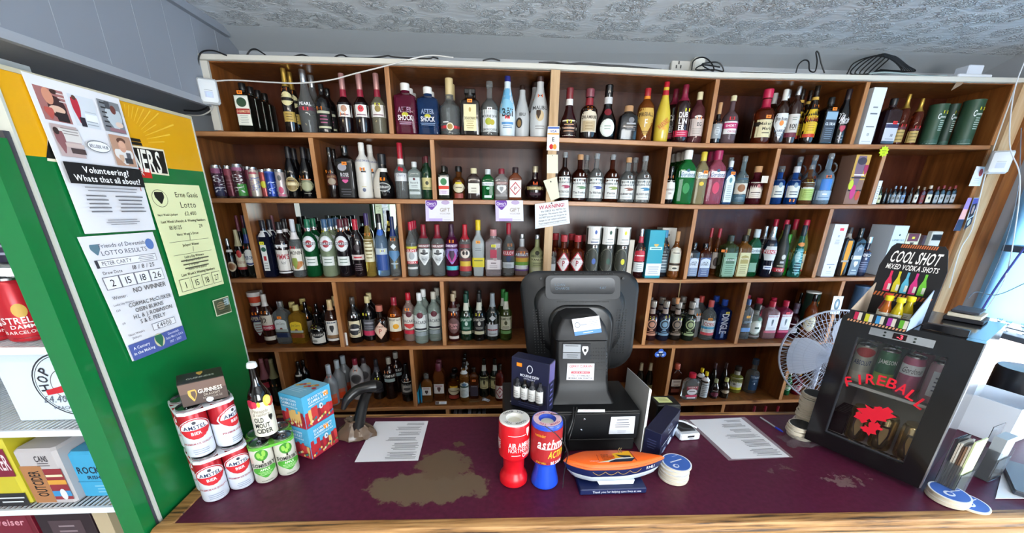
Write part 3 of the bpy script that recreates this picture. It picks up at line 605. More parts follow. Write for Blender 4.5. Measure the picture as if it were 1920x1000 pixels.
B(2, 581, 275.7, 25, 'wine', BLK, '#101014', [E(.13,.38,.95,'#7c8468'), E(.15,.32,.8,'#a9ab88'), L(0.330,0.410,1,.8,'#b5724a',0), L(.08,.11,1,.6,'#9a9a8a')], 'black cream-liqueur bottle with green landscape label', n=2, st=(OR,.42,-.3), collar=(.78,.98,'#1c1c22'), gap=.075)
B(2, 630, 276.5, 21, 'wine', g('#150c0a'), BLK, [A(.26,.50,.9,'#4a2018'), E(.27,.40,.7,'#9a8a78'), T('BAILEYS',.43,.04,.7,'#b08a5a')], 'dark brown cream bottle with dim arched label', st=(OR,.53,-.2), n=2)
B(2, 655, 273, 33, 'square', BLK, BLK, [R(.02,.68,.86,'#0c0c0e'), E(.52,.66,.5,'#9a9aa4',-.1), T('ROSE',.45,.07,.45,'#d6d6da'), P(.29,.36,.34,'#d05a92'), L(.36,.42,1,.5,'#7a3a5a'), L(.05,.2,3,.6,'#55555c')], 'tall square black bottle with pink emblem', st=(OR,.66,.05))
B(2, 687, 267.7, 29, 'spirit', mat('#d6d3cc', .3), '#dcdad4', [T('COOLE SWAN',.68,.035,.85,'#4a4f82'), E(.12,.19,.22,'#5a6078'), L(.20,.23,1,.3,'#b8ac62'), R(.47,.50,.3,'#2c2c30',.05)], 'tall matt white cream-liqueur bottle', n=2, st=(OR,.53), dx=.02)
def sher(o, W, Hh, s):
    b = MB(); ring = []
    for (r_, z_) in [(.9,0),(1,.03),(1,.28),(.93,.42),(.75,.55),(.5,.66)]:
        ring.append([(r_*W/2*math.sin(a)*1.012, -r_*W/2*math.cos(a)*1.012, z_*Hh) for a in [math.radians(-95+i*8.5) for i in range(11)]])
    b.loft(ring, mat('#d8d2c6', .25), None, False, False); b.build('white_half', o)
B(2, 721, 288.7, 39, 'bened', BLK, '#15151a', [E(.16,.36,.7,'#b9b9b4'), E(.18,.34,.62,'#1c1c20'), T("SHERIDAN'S",.26,.05,.56,'#e0e0dc')], 'half black half white pear-shaped coffee liqueur bottle', st=(OR,.44), collar=(.60,.68,W_), extra=sher)
B(2, 757, 268, 25, 'long', CLR, '#a51c30', [R(.32,.60,.95,'#d3d4d6'), L(0.648,0.712,1,.8,'#b9434e',0), E(.50,.58,.22,'#b5202e',-.08), E(.49,.56,.2,'#b5202e',.1), T('Cherry',.43,.05,.6,'#8a8e9a')], 'clear cherry vodka bottle with red cap', collar=(.62,.72,W_))
B(2, 781, 303.6, 24, 'square', t('#cfe0da'), '#cfd2d2', [R(.26,.58,.86,'#c6cfce'), E(.50,.57,.2,'#5a2a34'), T('Bacardi',.44,.05,.6,'#5a6064'), R(.12,.2,.86,'#b9c2c2'), L(.3,.38,2,.6,'#6a7478')], 'half-size clear bottle with silver cap and bat-free grey label'.replace(' and bat-free grey', ', grey'))
B(2, 803, 293, 20, 'spirit', g('#123420'), '#5a2028', [R(.22,.50,.92,'#c9c088'), R(.25,.27,.7,'#5a6a3a'), E(.33,.42,.3,'#3a3a24')], 'small green whiskey bottle with yellow label by the divider', n=2, dx=-.02)
B(2, 834, 311, 22, 'square', g('#12170f'), '#1a1c18', [R(.12,.66,.86,'#dfe2d6'), E(.42,.63,.55,'#2f7a45'), R(.30,.40,.9,'#d0331e'), R(.14,.27,.8,'#d9cfe0'), L(.16,.26,2,.5,'#b08ab5')], 'half-size square herbal bottle with red-banded label', n=3, gap=.05)
B(2, 861, 312, 22, 'jar', t('#7a4418'), '#0f0f10', [E(.20,.52,.92,'#cfc6a8'), L(0.320,0.400,1,.7,'#5a4a34',0), R(.46,.52,.5,'#d6c22e'), R(.03,.18,.7,'#8a3a30')], 'half-size bottle with round cream label and yellow crest', n=2, gap=.05)
B(2, 889, 315.7, 26, 'flask', g('#23100a'), CRM, [R(.20,.52,.80,'#dad6c8'), L(0.320,0.400,1,.5,'#6a6250',0), L(.23,.31,2,.5,'#9a927c')], 'flat half bottle of cognac, cream cap and plain cream label')
B(2, 915, 317.5, 23, 'flask', t('#178a40'), '#c6cccc', [R(.46,.58,.95,'#dfe4e2'), T("GORDON'S",.52,.05,.8,'#3a5a7a'), E(.33,.42,.3,'#8ac6a0'), R(.06,.14,.6,'#cfd8d2')], 'half-size green gin bottle with silver cap', n=2, gap=.045)
B(2, 940, 316.6, 25, 'flask', t('#c6c2c0'), '#7a1c2a', [R(.50,.58,.96,'#7a3a34'), T('SMIRNOFF',.54,.05,.86,'#d6d0cc'), P(.22,.46,.7,'#dcdcda'), P(.26,.42,.3,'#8a8a8a'), R(.10,.17,.9,'#8a8684')], 'half-size clear vodka bottle with dark red cap')
B(2, 965.5, 314, 25, 'flask', t('#b0603a'), '#2a1c22', [R(.08,.60,.88,'#e6e4e0'), D(.14,.56,.84,'#b5242e'), D(.19,.51,.70,'#ece8e4'), T('P',.35,.12,.2,'#8a1c28')], 'half-size amber whiskey with red diamond label')
B(2, 1002, 312, 39, 'globe', g('#160810'), mat('#cfc6a8',.3,.6), [R(.30,.40,.98,'#8a7a4a'), T('CHAMBORD',.35,.05,.6,'#e6dcb0'), R(.14,.22,.5,'#3a2430')], 'small globe-shaped dark liqueur bottle with gold belt', st=('#e8643a',.50))
def mourne(xb, top, gl, cap, cols, name, look, n=1, w=30, dx=0):
    B(2, xb, top, w, 'squat', gl, cap, [R(.07,.50,.96,'#dbddd9'), E(.44,.48,.1,'#5a6a72'), T('MOURNE DEW',.385,.035,.85,'#4a5056'), E(.26,.33,.6,cols,.1), E(.27,.30,.3,'#dbddd9',-.12), T(name,.19,.045,.7,'#4a4a52'), L(.10,.14,1,.7,'#a9adb0')], look, st=(WH,.57,.1), n=n, dx=dx)
SC = t('#dfe6ea')
mourne(1058, 285.7, g('#1a0c0c'), SC, '#a03a5a', 'PETREVOR', 'dark mountain-label bottle partly behind the pinned notes', 1, 26)
mourne(1084, 290, t('#4a1c10'), CORK, '#6a8a6a', 'The Pooka', 'dark mountain-label bottle with cork top')
mourne(1112, 288, CLR, SC, '#4a5a9a', 'The Wild Pooka', 'clear mountain-label bottle with blue hare', 2, 29, -.03)
mourne(1141, 290, t('#5a2410'), SC, '#8a9a5a', 'Poitín', 'amber mountain-label bottle with sand-coloured foot', 1, 29)
mourne(1170, 295.6, CLR, CORK, '#8a5a4a', 'KILBRONEY SPICE', 'clear mountain-label bottle with cork top and brown ridge')
mourne(1201, 292.8, CLR, SC, '#3a7aa0', 'BLOODY GATE', 'clear mountain-label bottle with blue ridge, end one', 2, 31, -.02)
B(2, 1256, 312, 21, 'jar', BLK, BLK, [H(.12,.62,.9,'#d6d6d0'), D(.10,.66,.9,'#d9d9d2'), T("HENDRICK'S",.38,.05,.8,'#6a4a44'), T('GIN',.28,.05,.3,'#6a4a44')], 'black apothecary gin bottle with diamond label', st=(OR,.72))
gord = lambda c: [R(.50,.62,.96,c), T('Gordons',.555,.075,.8,'#3a5a80',0,True,.2), E(.60,.66,.2,'#3a5a70')]
B(2, 1281, 282, 32, 'flask', t('#1f9a44'), W_, gord('#cfdcda')+[E(.2,.4,.4,'#1c7a3a')], 'green gin bottle with white screw cap', n=4, gap=.06)
B(2, 1303, 285, 22, 'flask', t('#cfc08a'), '#cfb83a', gord('#dcd8c2')+[E(.36,.44,.4,'#cfb63a')], 'pale lemon gin bottle with yellow cap between green and pink', st=(OR,.62,.2))
B(2, 1331, 282.4, 32, 'flask', t('#e0708a'), '#9a1c4c', gord('#e0d8d8')+[E(.2,.42,.4,'#c03a5a')], 'pink gin bottle with purple cap', n=3, gap=.06)
B(2, 1353, 302, 18, 'square', t('#4a78b8'), '#d2d6da', [A(.05,.70,.98,'#cfdad8'), E(.50,.62,.3,'#5a8a92'), L(.1,.45,8,.6,'#8a9aa0')], 'slim blue-footed gin bottle with tall white arched label', st=(OR,.72,.1))
B(2, 1381, 293, 28, 'squat', t('#9ab4ba'), t('#c6d0d2'), [L(0.490,0.570,1,.7,'#3a5a70',0), R(.22,.44,.8,'#c9c2b4'), E(.26,.42,.5,'#8a5a34'), R(.05,.2,.9,'#3a5a6a'), L(.1,.16,2,.6,'#8aa4ae')], 'smoky clear gin bottle with elephant picture label', n=2, st=(WH,.58,.2), dx=-.03)
B(2, 1410, 311.8, 30, 'jar', t('#6a1c2c'), CORK, [R(.16,.58,.92,'#d6cabc'), E(.44,.53,.2,'#b56a6a',.1), L(0.270,0.350,1,.7,'#5a4a48',0), L(.19,.27,2,.6,'#9a8a84')], 'squat dark red gin bottle with cork and hanging paper tag', extra=lambda o, W, Hh, s: MB().box((W*.02,-W*.55,Hh*.56),(W*.49,-W*.53,Hh*.74),'#d9d2c4',Matrix.Rotation(.0,4,'Y')).build('swing_tag', o, flat=True))
blu = lambda: [R(.18,.64,.92,'#d2d6d0'), E(.44,.58,.3,'#7a94a4',.05), L(0.290,0.370,1,.6,'#4a5a6a',0), L(0.220,0.300,1,.7,'#4a5a6a',0)]
B(2, 1451, 311.8, 25, 'jar', t('#1f58b0'), CLR, blu(), 'squat blue gin bottle tight by the divider')
B(2, 1479, 312.5, 26, 'jar', t('#1f58b0'), '#c9c9cc', blu(), 'squat blue gin bottle with orange sticker at its foot', st=(OR,.10))
B(2, 1505, 309.7, 28, 'squat', t('#8a5a34'), t('#d9dcdc'), [R(.10,.56,.92,'#a9c06a'), R(.40,.56,.92,'#cfd6ce'), L(.14,.38,5,.7,'#6a8a3a'), L(0.468,0.532,1,.6,'#5a6a5a',0)], 'amber bottle with lime green label', st=(YL,.60))
def handle(o, W, Hh, s):
    b = MB(); b.tube([(W*.22+W*.28*math.sin(a), -W*.1, Hh*.72+W*.3*math.cos(a)) for a in [math.pi*i/8 for i in range(9)]], W*.05, CLR, 6); b.build('handle', o)
B(2, 1535, 288, 34, 'squat', t('#a8c8e2'), t('#dfe4e8'), [R(.28,.50,.6,'#3a7ac8',-.02), R(.08,.27,.92,'#9fb6cc'), L(0.152,0.248,1,.3,'#e2eaf2',0), L(.11,.16,1,.6,'#5a7aa0')], 'pale blue jug bottle with loop handle', n=3, st=('#e86a3a',.55), extra=handle, dx=-.016)
lbox(2, 1580, 292, 28, '#8a6a5a', [R(.5,1,.98,'#c9a04a'), P(.30,.98,.6,'#7a6070',-.05), E(.80,.95,.6,'#3f3440',-.02), R(.53,.56,.9,'#2a2028'), R(.27,.30,.9,'#2a2028'), E(.1,.4,.35,'#c0387a',-.1), E(.08,.28,.3,'#c04a2a',.28), E(.3,.5,.3,'#c9d23a',-.35), L(0.560,0.640,1,.7,'#f0ece4',0), P(.6,.8,.3,'#a8305a',.36)], 'colourful illustrated cognac gift box', 1.1)
# miniatures
mn = [(1643,351,9,'#16341c','#1a1a1a','#c6c89a','green-black miniature with cream label'),(1653,353,8,'#0c0c0e','#111',None,'black miniature without label, next to the green-black one'),(1661,354,8,'#0d0c10','#151515',None,'second black miniature, before the silver-labelled ones'),
(1669,349,9,'#10141c','#8aa0b8','#8a949c','miniature with steel-blue cap and grey label'),(1678,349,9,'#10141c','#8aa0b8','#98a2aa','second steel-blue-capped miniature'),(1687,350,9,'#101a2c','#b9c6d2','#7a9ac2','miniature with blue and white striped label'),
(1700,352,8,'#141014','#2a2a2a','#5a5a58','dark miniature with dull grey label'),(1711,349,9,'#18140c','#b9a890','#dcdcd4','miniature with square white label and tan cap'),(1722,351,8,'#4a1016','#7a6a5a','#7a2a2a','red miniature amid the row'),
(1733,348,11,'#2a100c','#c9b9a4','#d9ccb0','miniature with broad cream label'),(1747,350,9,'#1c1816','#6a1c24','#9a9a98','miniature with red cap and silver label'),(1757,348,9,'#1c1816','#7a1c24','#a9a9a8','second red-capped miniature with silver label'),(1768,350,9,'#1c1816','#6a1c24','#8f8f90','third red-capped miniature with silver label'),(1778,348,9,'#1c1816','#7a1c24','#a4a4a4','red-capped miniature closing the row')]
for xb, top, w, c, cp, lb, look in mn:
    B(2, xb, top, w, 'flask' if w > 9 or cp[1] in '67' else 'spirit', g(c), cp, [R(.08,.52,.9,lb), E(.25,.40,.4,'#5a5a50')] if lb else [], look, kind='miniature_bottle')
o = lbox(2, 1635, 339, 7, '#dcdcdc', [L(.2,.8,6,.5,'#8a8a8a')], 'thin upright white strip pack at the end of the miniatures'); o.name = 'slim_pack'; o['category'] = 'pack'
# ---- middle shelf: corner bay
cw = [('#7a3a4c',414),('#7d3345',426),('#3a3a5c',437),('#44304a',447),('#6a3a44',456)]
wl = ['pinkish foil-capped wine bottle at the cooler edge, corner bay back','red foil-capped wine bottle at the back of the corner bay','navy foil-capped wine bottle at the back of the corner bay','plum foil-capped wine bottle at the back of the corner bay','rust foil-capped wine bottle against the corner bay divider']
for (c, xb), lk in zip(cw, wl): B(3, xb+38, 404, 14, 'wine', BLK, c, [R(.2,.42,.9,'#b9a99a'), E(.26,.38,.4,'#8a5a50')], lk, ins=.17, collar=(.74,.97,c))
B(3, 430, 447, 17, 'wine', BLK, SIL, [E(.16,.42,.95,'#c9b89a'), E(.2,.38,.7,'#8a5a34')], 'dark beer bottle with round brown label at the cooler edge', collar=(.66,.72,W_))
B(3, 452, 431, 19, 'wine', BLK, '#b9b08a', [R(.16,.50,.92,'#d9cfb2'), E(.42,.58,.5,'#b5302c'), T('Menabrea',.33,.07,.8,'#8a2a2a',0,False,.2), R(.16,.22,.92,'#9a2c2c')], 'dark beer bottle with cream and red label, corner bay', collar=(.66,.98,'#b9b08a'))
B(3, 468, 428, 22, 'wine', g('#101410'), '#1a4a3a', [E(.24,.58,1.0,'#dfe0dc'), T('PERONI',.41,.07,.8,'#2a3a6a'), E(.26,.33,.7,'#2a3a6a'), E(.30,.36,.75,'#dfe0dc')], 'dark green beer bottle with round white label and blue neck', st=('#e8502a',.62,-.15), collar=(.70,.88,'#2c3a7c'))
sl = [R(.12,.58,.46,'#dddfda',-.05), E(.46,.54,.4,'#2a5a4a',-.05), R(.30,.38,.22,'#b5303a',-.05), L(.14,.28,3,.36,'#8a8a8a',-.05)]
B(3, 499, 413, 23, 'square', NAVY, '#1a1c26', sl, 'navy square bottle with slim white label and red cup', n=3, st=(YL,.61,-.1), collar=(.72,.82,'#d6d6d6'), gap=.075)
B(3, 541, 416, 28, 'spirit', g('#1c0e10'), '#1c1a1e', [R(.12,.50,.92,'#d2cdc6'), T("PIMM'S",.38,.09,.8,'#a02432'), T('No1',.27,.06,.3,'#5a5a5a',0,False,.3), R(.55,.60,.8,'#d2d2d2'), R(.07,.10,.9,'#d2d2d2')], 'dark fruit cup bottle with red lettering on white', n=2, st=(WH,.56,-.1), collar=(.80,.88,'#d6d0d0'))
B(3, 563, 411, 26, 'tall', CLR, '#c9cbd2', [R(.12,.50,.94,'#ddd8cc'), T('MONIN',.43,.06,.8,'#4a4238'), P(.14,.28,.8,'#b5743a'), P(.14,.34,.4,'#8a9a4a',-.15)], 'clear syrup bottle with orange plants on label', st=(RD,.52,-.15), collar=(.66,.78,'#e2dcdc'))
def martini(xb, top, gl, cap, look, n, st): B(3, xb, top, 29, 'spirit', gl, cap, [E(.45,.72,.80,'#cfd2d4'), E(.47,.70,.72,'#e3e5e6'), E(.52,.65,.42,'#a02a34'), R(.565,.61,.74,'#1e1e2c'), T('MARTINI',.588,.04,.68,'#e9e9ee'), R(.20,.36,.74,'#d6dad6'), L(.23,.34,2,.5,'#7a8a80')], look, n=n, st=st, collar=(.80,.88,SIL), gap=.07)
martini(590, 411, t('#1f7a44'), '#1c6a4c', 'green vermouth bottle with round bullseye label', 2, (RD,.82))
martini(622, 411, t('#c9dcb4'), '#3a5a7c', 'pale green vermouth bottle with round bullseye label', 3, (YL,.80,-.2))
martini(651, 411, g('#141014'), '#5a2430', 'black vermouth bottle with round bullseye label', 2, (OR,.81))
B(3, 566, 420, 22, 'spirit', t('#1a4a34'), '#1c4a3c', [R(.5,.6,.9,'#7a9a8a')], 'dark green bottle set back between syrup and vermouth', ins=.12)
B(3, 677, 411, 26, 'spirit', g('#140c10'), '#b02438', [E(.46,.58,.4,'#3a3034'), R(.30,.39,.84,'#c9bcb8'), L(0.305,0.385,1,.7,'#b5303a',0), L(.1,.24,4,.6,'#6a5a60')], 'black bottle with slanted red-lettered band and red cap', st=(WH,.72,-.2), collar=(.82,.88,'#b02438'))
B(3, 697, 400, 19, 'wine', t('#c9a850'), '#3a2c5c', [R(.24,.60,.95,'#d6cfae'), L(.28,.56,5,.7,'#7a6a3a'), L(0.372,0.468,1,.8,'#6a5a3a',0)], 'slim yellow liqueur bottle with purple cap', st=('#f07a2a',.68))
B(3, 721, 401, 25, 'tall', t('#8fb2d6'), '#121214', [R(.1,.36,.94,'#2a4a8c'), E(.66,.76,.5,'#3a6ac0'), R(.36,.46,.8,'#b9c6d2',.0)], 'clear and blue vodka bottle with silver neck and black cap', st=(YL,.42,.1), collar=(.76,.86,SIL))
B(3, 742, 406, 21, 'tall', CLR, '#27345c', [P(.26,.44,.9,'#5a86b0'), D(.46,.56,.5,'#dfe6ea'), L(0.188,0.252,1,.6,'#b5bcc2',0)], 'clear frosted vodka bottle with flying goose mark by divider'.replace('goose', 'bird'), st=('#f07a2a',.63), collar=(.68,.8,'#24356c'))
# ---- middle shelf: vodka bay
B(3, 772, 416, 20, 'spirit', CLR, '#b5203c', [R(.46,.52,.95,'#b5303a'), R(.52,.56,.95,'#c9c23a'), R(.28,.46,.95,'#d9d9d6'), E(.32,.46,.5,'#a0a4a8'), R(.24,.29,.95,'#b5303a'), T("GLEN'S",.49,.04,.8,'#f0e0e0'), T('VODKA',.265,.035,.7,'#f0e0e0'), R(.14,.18,.9,'#cfcfcf')], 'clear vodka bottle with yellow and red banded label', n=3, gap=.045)
def smir(xb, lk, **k): B(3, xb, 421, 25, 'spirit', CLR, '#8c1c2e', [R(.56,.63,.94,'#6a2028'), T('SMIRNOFF',.595,.045,.84,'#e9dcdc'), P(.22,.54,.95,'#d9dbda'), P(.26,.40,.5,'#b9bcbe'), E(.46,.53,.24,'#5a5a5c'), P(.42,.47,.55,'#3a3a3c'), T('No21',.34,.05,.3,'#4a4a4c')], lk, collar=(.74,.87,'#7a1c2c'), **k)
smir(798, 'clear vodka bottle with white shield label, beside yellow banded one')
smir(824, 'clear vodka bottle with white shield label, beside the purple one')
B(3, 849, 420, 24, 'spirit', t('#7a1c50'), '#3a1c34', [R(.56,.63,.94,'#5a2a6a'), T('SMIRNOFF',.595,.045,.84,'#e9dcec'), P(.24,.54,.95,'#8a7ab8'), E(.28,.5,.6,'#b03a8a'), P(.30,.5,.4,'#3a1c3c'), R(.12,.2,.9,'#3ab0b8')], 'purple berry vodka bottle with turquoise foot band', st=(OR,.68), collar=(.76,.87,'#4a2440'))
B(3, 874, 421, 23, 'spirit', CLR, '#b02030', [R(.56,.63,.94,'#7a2a30'), E(.36,.54,.7,'#e0d2c4'), E(.42,.50,.2,'#2a1c1c',-.12), E(.42,.50,.2,'#2a1c1c',.12), T('SMIRNOFF',.52,.04,.7,'#4a1c20'), R(.10,.2,.95,'#b03a3c'), R(.2,.3,.8,'#d2b03a'), R(.3,.36,.9,'#6a3a3c')], 'clear spicy vodka bottle with skull face and red foot', st=(WH,.71), collar=(.72,.87,'#a01c2c'))
B(3, 898, 412.6, 24, 'taper', mat('#b3bbbc', .3, 0, .3), '#dcc022', [R(.17,.34,.95,'#d6c42a'), L(0.258,0.322,1,.7,'#7a7a2a',0), L(.46,.52,2,.6,'#6a7476')], 'frosted vodka bottle with bright yellow cap and yellow label', st=('#f0a030',.62))
B(3, 926, 430, 31, 'square', t('#e6d8da'), '#c98a8e', [R(.15,.36,.96,'#e0d6d6'), E(.34,.42,.26,'#b5a0a0',.1), R(.40,.58,.4,'#b0304a'), L(0.258,0.322,1,.4,'#6a5a5e',0), L(.17,.25,2,.6,'#a09496')], 'square clear gin bottle with pale pink label and loop handle', st=(YL,.66), extra=handle)
B(3, 953, 418, 23, 'tall', CLR, '#a01c34', [R(.40,.50,.9,'#a02c3a'), T('KULOV',.45,.06,.8,'#e9dcdc'), E(.28,.40,.36,'#2a3a5c'), R(.16,.27,.9,'#c9cdd0'), L(.17,.25,3,.5,'#4a4e58')], 'clear vodka bottle with red KULOV band and long red cap', st=(OR,.60,.1))
B(3, 978, 439, 27, 'squat', t('#d6b8b0'), SIL, [R(.44,.60,.96,'#b0402c'), R(.34,.44,.96,'#c9a03a'), R(.24,.34,.96,'#6a9a3a'), R(.12,.24,.96,'#5a3a7c'), R(.16,.26,.8,'#dfe0e0'), T('ABSOLUT',.52,.06,.8,'#d9d6e6')], 'rainbow striped vodka bottle with silver cap', st=('#f09030',.56,.05), collar=(.70,.90,'#b9bcc0'))
B(3, 1005, 440, 27, 'squat', mat('#a3a878', .3, 0, .25), SIL, [E(.52,.62,.3,'#2a2c1c'), R(.36,.46,.8,'#c6c79a'), T('ABSOLUT',.50,.055,.78,'#2a2c20'), T('VANILIA',.41,.055,.78,'#2a2c20'), R(.12,.22,.8,'#b9b99c'), L(.25,.34,2,.6,'#7a7c5a')], 'khaki frosted vanilla vodka bottle with silver cap')
B(3, 1037, 472, 14, 'flask', CLR, CLR, [R(.1,.5,.7,'#b9bcbc')], 'small clear bottle peeping out behind the pine post', ins=.03)
# ---- middle shelf: whiskey bay
pw = lambda c='#b5243a': [D(.06,.62,1.0,c), D(.11,.57,.88,'#e6e0de'), T('POWERS',.44,.045,.5,'#4a2a2c'), T('P',.33,.13,.18,'#a01c34')]
B(3, 1043, 440, 25, 'jar', t('#8a3418'), '#a8343c', pw(), 'amber whiskey, red diamond label, by the pine post', n=2, st=('#e0a83a',.62,.1))
B(3, 1071, 441, 27, 'jar', t('#8a3418'), '#a8343c', pw(), 'amber whiskey, red diamond label, beside blue-dot tube', n=2, dx=.01)
B(3, 1093, 441, 20, 'jar', t('#8a3418'), '#a8343c', pw(), 'amber whiskey bottle hidden behind the blue-dot tube', ins=.10)
for xb, top, c, lk in ((1106,424,'#3a5aa0','black and white whisky tube with blue dot'),(1132,425,'#1c4434','black and white whisky tube with green dot'),(1158.5,426,'#c9c22a','black and white whisky tube with yellow dot')):
    B(3, xb, top, 27, 'tube', mat('#23241f', .35), '#dfe0dc', [R(.66,.975,1.0,'#dcdad6'), E(.85,.93,.16,c,.1), L(0.736,0.784,1,.5,'#8a8a86',.1), R(.69,.71,.5,'#6a7090' if c[1]=='3' else '#b9b9b4',.05), E(.10,.58,.86,'#6a6a5c',-.06), E(.115,.565,.80,'#30322a',-.06), E(.26,.38,.26,c,.08)], lk, kind='gift_tube', st=(WH,.61,.1))
lbox(3, 1176, 449, 9, '#c9c2b4', [], 'thin cream carton edge between yellow-dot tube and red bottle', 3, ins=.06)
B(3, 1194, 429, 21, 'tall', g('#24080c'), SIL, [R(.36,.56,.95,'#c02438'), A(.34,.58,.9,'#b5283a'), L(0.428,0.492,1,.8,'#f0d9d9',0), R(.12,.32,.9,'#d6d9d9'), L(.14,.30,4,.6,'#8a9a98')], 'dark bottle with red arched label and white lower label', st=('#f0b03a',.60,.2), collar=(.72,.85,'#b5384a'))
lbox(3, 1215, 431, 29, '#1d93a8', [R(.05,.31,.98,'#d9dde6'), L(.08,.26,4,.7,'#8a93a4'), R(.60,.66,.8,'#b9dfe2'), L(0.594,0.666,1,.74,'#3a7a88',0), P(.66,.72,.3,'#c9a85a')], 'teal single malt gift box with white foot panel')
B(3, 1235, 432, 20, 'spirit', g('#141a22'), '#3a8ab8', [R(.1,.62,.9,'#5a6a74'), L(.14,.58,7,.8,'#b9c6ca'), A(.4,.64,.7,'#2a2a2c')], 'black and silver labelled bottle behind the teal box', st=('#f0a03a',.70,.1), ins=.05)
lbox(3, 1249, 427, 27, '#cfcdc4', [L(0.778,0.922,1,.1,'#4a4a44',0), E(.6,.7,.2,'#8a8a80')], 'white gift box at the back behind the teal one', ins=.16)
B(3, 1259, 434, 22, 'tall', t('#b5682a'), CORK, [A(.42,.68,.86,'#d6cfbe'), R(.33,.52,.86,'#c9c9b9'), L(0.526,0.574,1,.7,'#4a4a40',0), R(.16,.28,.86,'#d6cfbe'), E(.2,.24,.4,'#2c2c28'), R(.29,.32,.9,'#2a2a24')], 'tall amber whiskey bottle with cream arched label by divider')
# ---- middle shelf: bourbon and pastis bay
jd = [R(.06,.58,.92,'#7a8aa4'), A(.30,.58,.8,'#c6d0dc'), T("JACK",.46,.05,.6,'#2a3448'), T("DANIEL'S",.40,.05,.75,'#2a3448'), L(.08,.3,4,.6,'#a9b6c8')]
B(3, 1294, 455, 19, 'square', BLK, BLK, jd, 'black-capped square bourbon bottle half behind the divider')
B(3, 1312, 456.5, 22, 'square', t('#6a2c10'), BLK, [R(.04,.60,.9,'#54658c')]+jd[1:], 'square bourbon bottle with blue-silver label, front of its bay')
B(3, 1322, 428, 13, 'wine', t('#8a4a20'), '#9a2434', [R(.2,.5,.9,'#c9b9a4')], 'tall red-capped bottle behind the square bourbon', ins=.12)
B(3, 1334, 428.5, 15, 'wine', t('#8a4a20'), '#9a2434', [R(.15,.5,.9,'#b9b0a8'), E(.2,.4,.6,'#4a3a34')], 'second tall red-capped bottle, nearer the green square one', st=(OR,.55), ins=.1)
B(3, 1358, 441, 27, 'square', t('#5a6a3c'), '#26302a', [R(.03,.60,.98,'#7ea088'), R(.07,.50,.9,'#86ac92'), A(.34,.48,.6,'#4a6a54'), T('JACK DANIELS',.43,.04,.7,'#dfe8e0'), L(.09,.32,5,.6,'#4a6a54')], 'square bottle with mint green label', st=('#f0883a',.64,-.5))
B(3, 1382, 441, 24, 'square', t('#b5762a'), '#26241c', [R(.03,.60,.96,'#d3cf9c'), A(.34,.54,.6,'#a89a5a'), T('JACK DANIELS',.46,.04,.7,'#f2eed2'), L(.09,.32,5,.6,'#8a845a')], 'square bottle with pale honey label')
B(3, 1388, 429.6, 16, 'spirit', t('#a8783a'), '#b9ab7c', [R(.3,.6,.9,'#b9b06a')], 'gold-capped bottle standing behind the honey-labelled one', ins=.12)
B(3, 1402, 430, 22, 'flask', t('#1c7a44'), '#b9c6cc', [R(.50,.62,.98,'#cfdad6'), T('Gordons',.56,.07,.8,'#2a4a6a',0,True,.2), R(.1,.3,.6,'#7aa48c')], 'green gin bottle with silver cap on the middle shelf', ins=.05)
per = [H(.34,.62,.92,'#cfd2d4'), R(.47,.55,.98,'#b5243a'), T('PERNOD',.51,.06,.9,'#f0e6e8'), R(.16,.23,.6,'#d6dce6'), L(0.167,0.223,1,.5,'#2a4a8a',0)]
B(3, 1432, 424.7, 27, 'spirit', g('#0b1024'), SIL, per, 'dark aniseed bottle with white hexagon label, silver cap, front', collar=(.74,.86,SIL))
B(3, 1418, 424, 20, 'spirit', g('#0b1024'), SIL, per[:3], 'dark aniseed bottle peeping out behind its twin', ins=.10, collar=(.74,.86,SIL))
B(3, 1454, 421, 26, 'wine', mat('#1b1e1a', .45), '#26262a', [E(.34,.44,.3,'#c9c9c4',.1), R(.10,.18,.9,'#a82434'), T('VSOP',.14,.05,.5,'#e9d9d9'), L(0.188,0.252,1,.6,'#b9b49a',0), R(.27,.31,.3,'#b9bcc0',.05)], 'frosted black cognac bottle with red band')
yg = t('#b2bf4a')
B(3, 1467, 413, 24, 'wine', yg, '#a81c3a', [], 'yellow-green cordial bottle, crimson cap, behind emerald one', n=2, ins=.08, dx=-.03)
B(3, 1474, 440, 22, 'spike', t('#28a01e'), '#1f7a1c', [], 'vivid green melon bottle squeezed behind the patterned one', ins=.045)
B(3, 1487, 422.5, 25, 'spike', t('#2c8a78'), '#1c2a34', [P(.04,.56,.9,'#3f8a94'), E(.1,.3,.5,'#1c4a5a'), E(.3,.5,.4,'#a9d2d6',-.1), L(.06,.54,9,.6,'#8ac0c6'), E(.60,.68,.5,'#d68a4a')], 'teal patterned figure-shaped bottle with dark cap')
B(3, 1509, 413, 27, 'wine', t('#bfc46a'), '#a81c3a', [R(.08,.40,.92,'#d3cdae'), R(.08,.11,.92,'#a8443a'), E(.16,.34,.6,'#b9b490'), L(0.210,0.290,1,.7,'#5a7a9a',0)], 'pale yellow-green cordial bottle with cream label', n=2, st=('#f0983a',.43,.15), collar=(.97,.98,W_), dx=-.03)
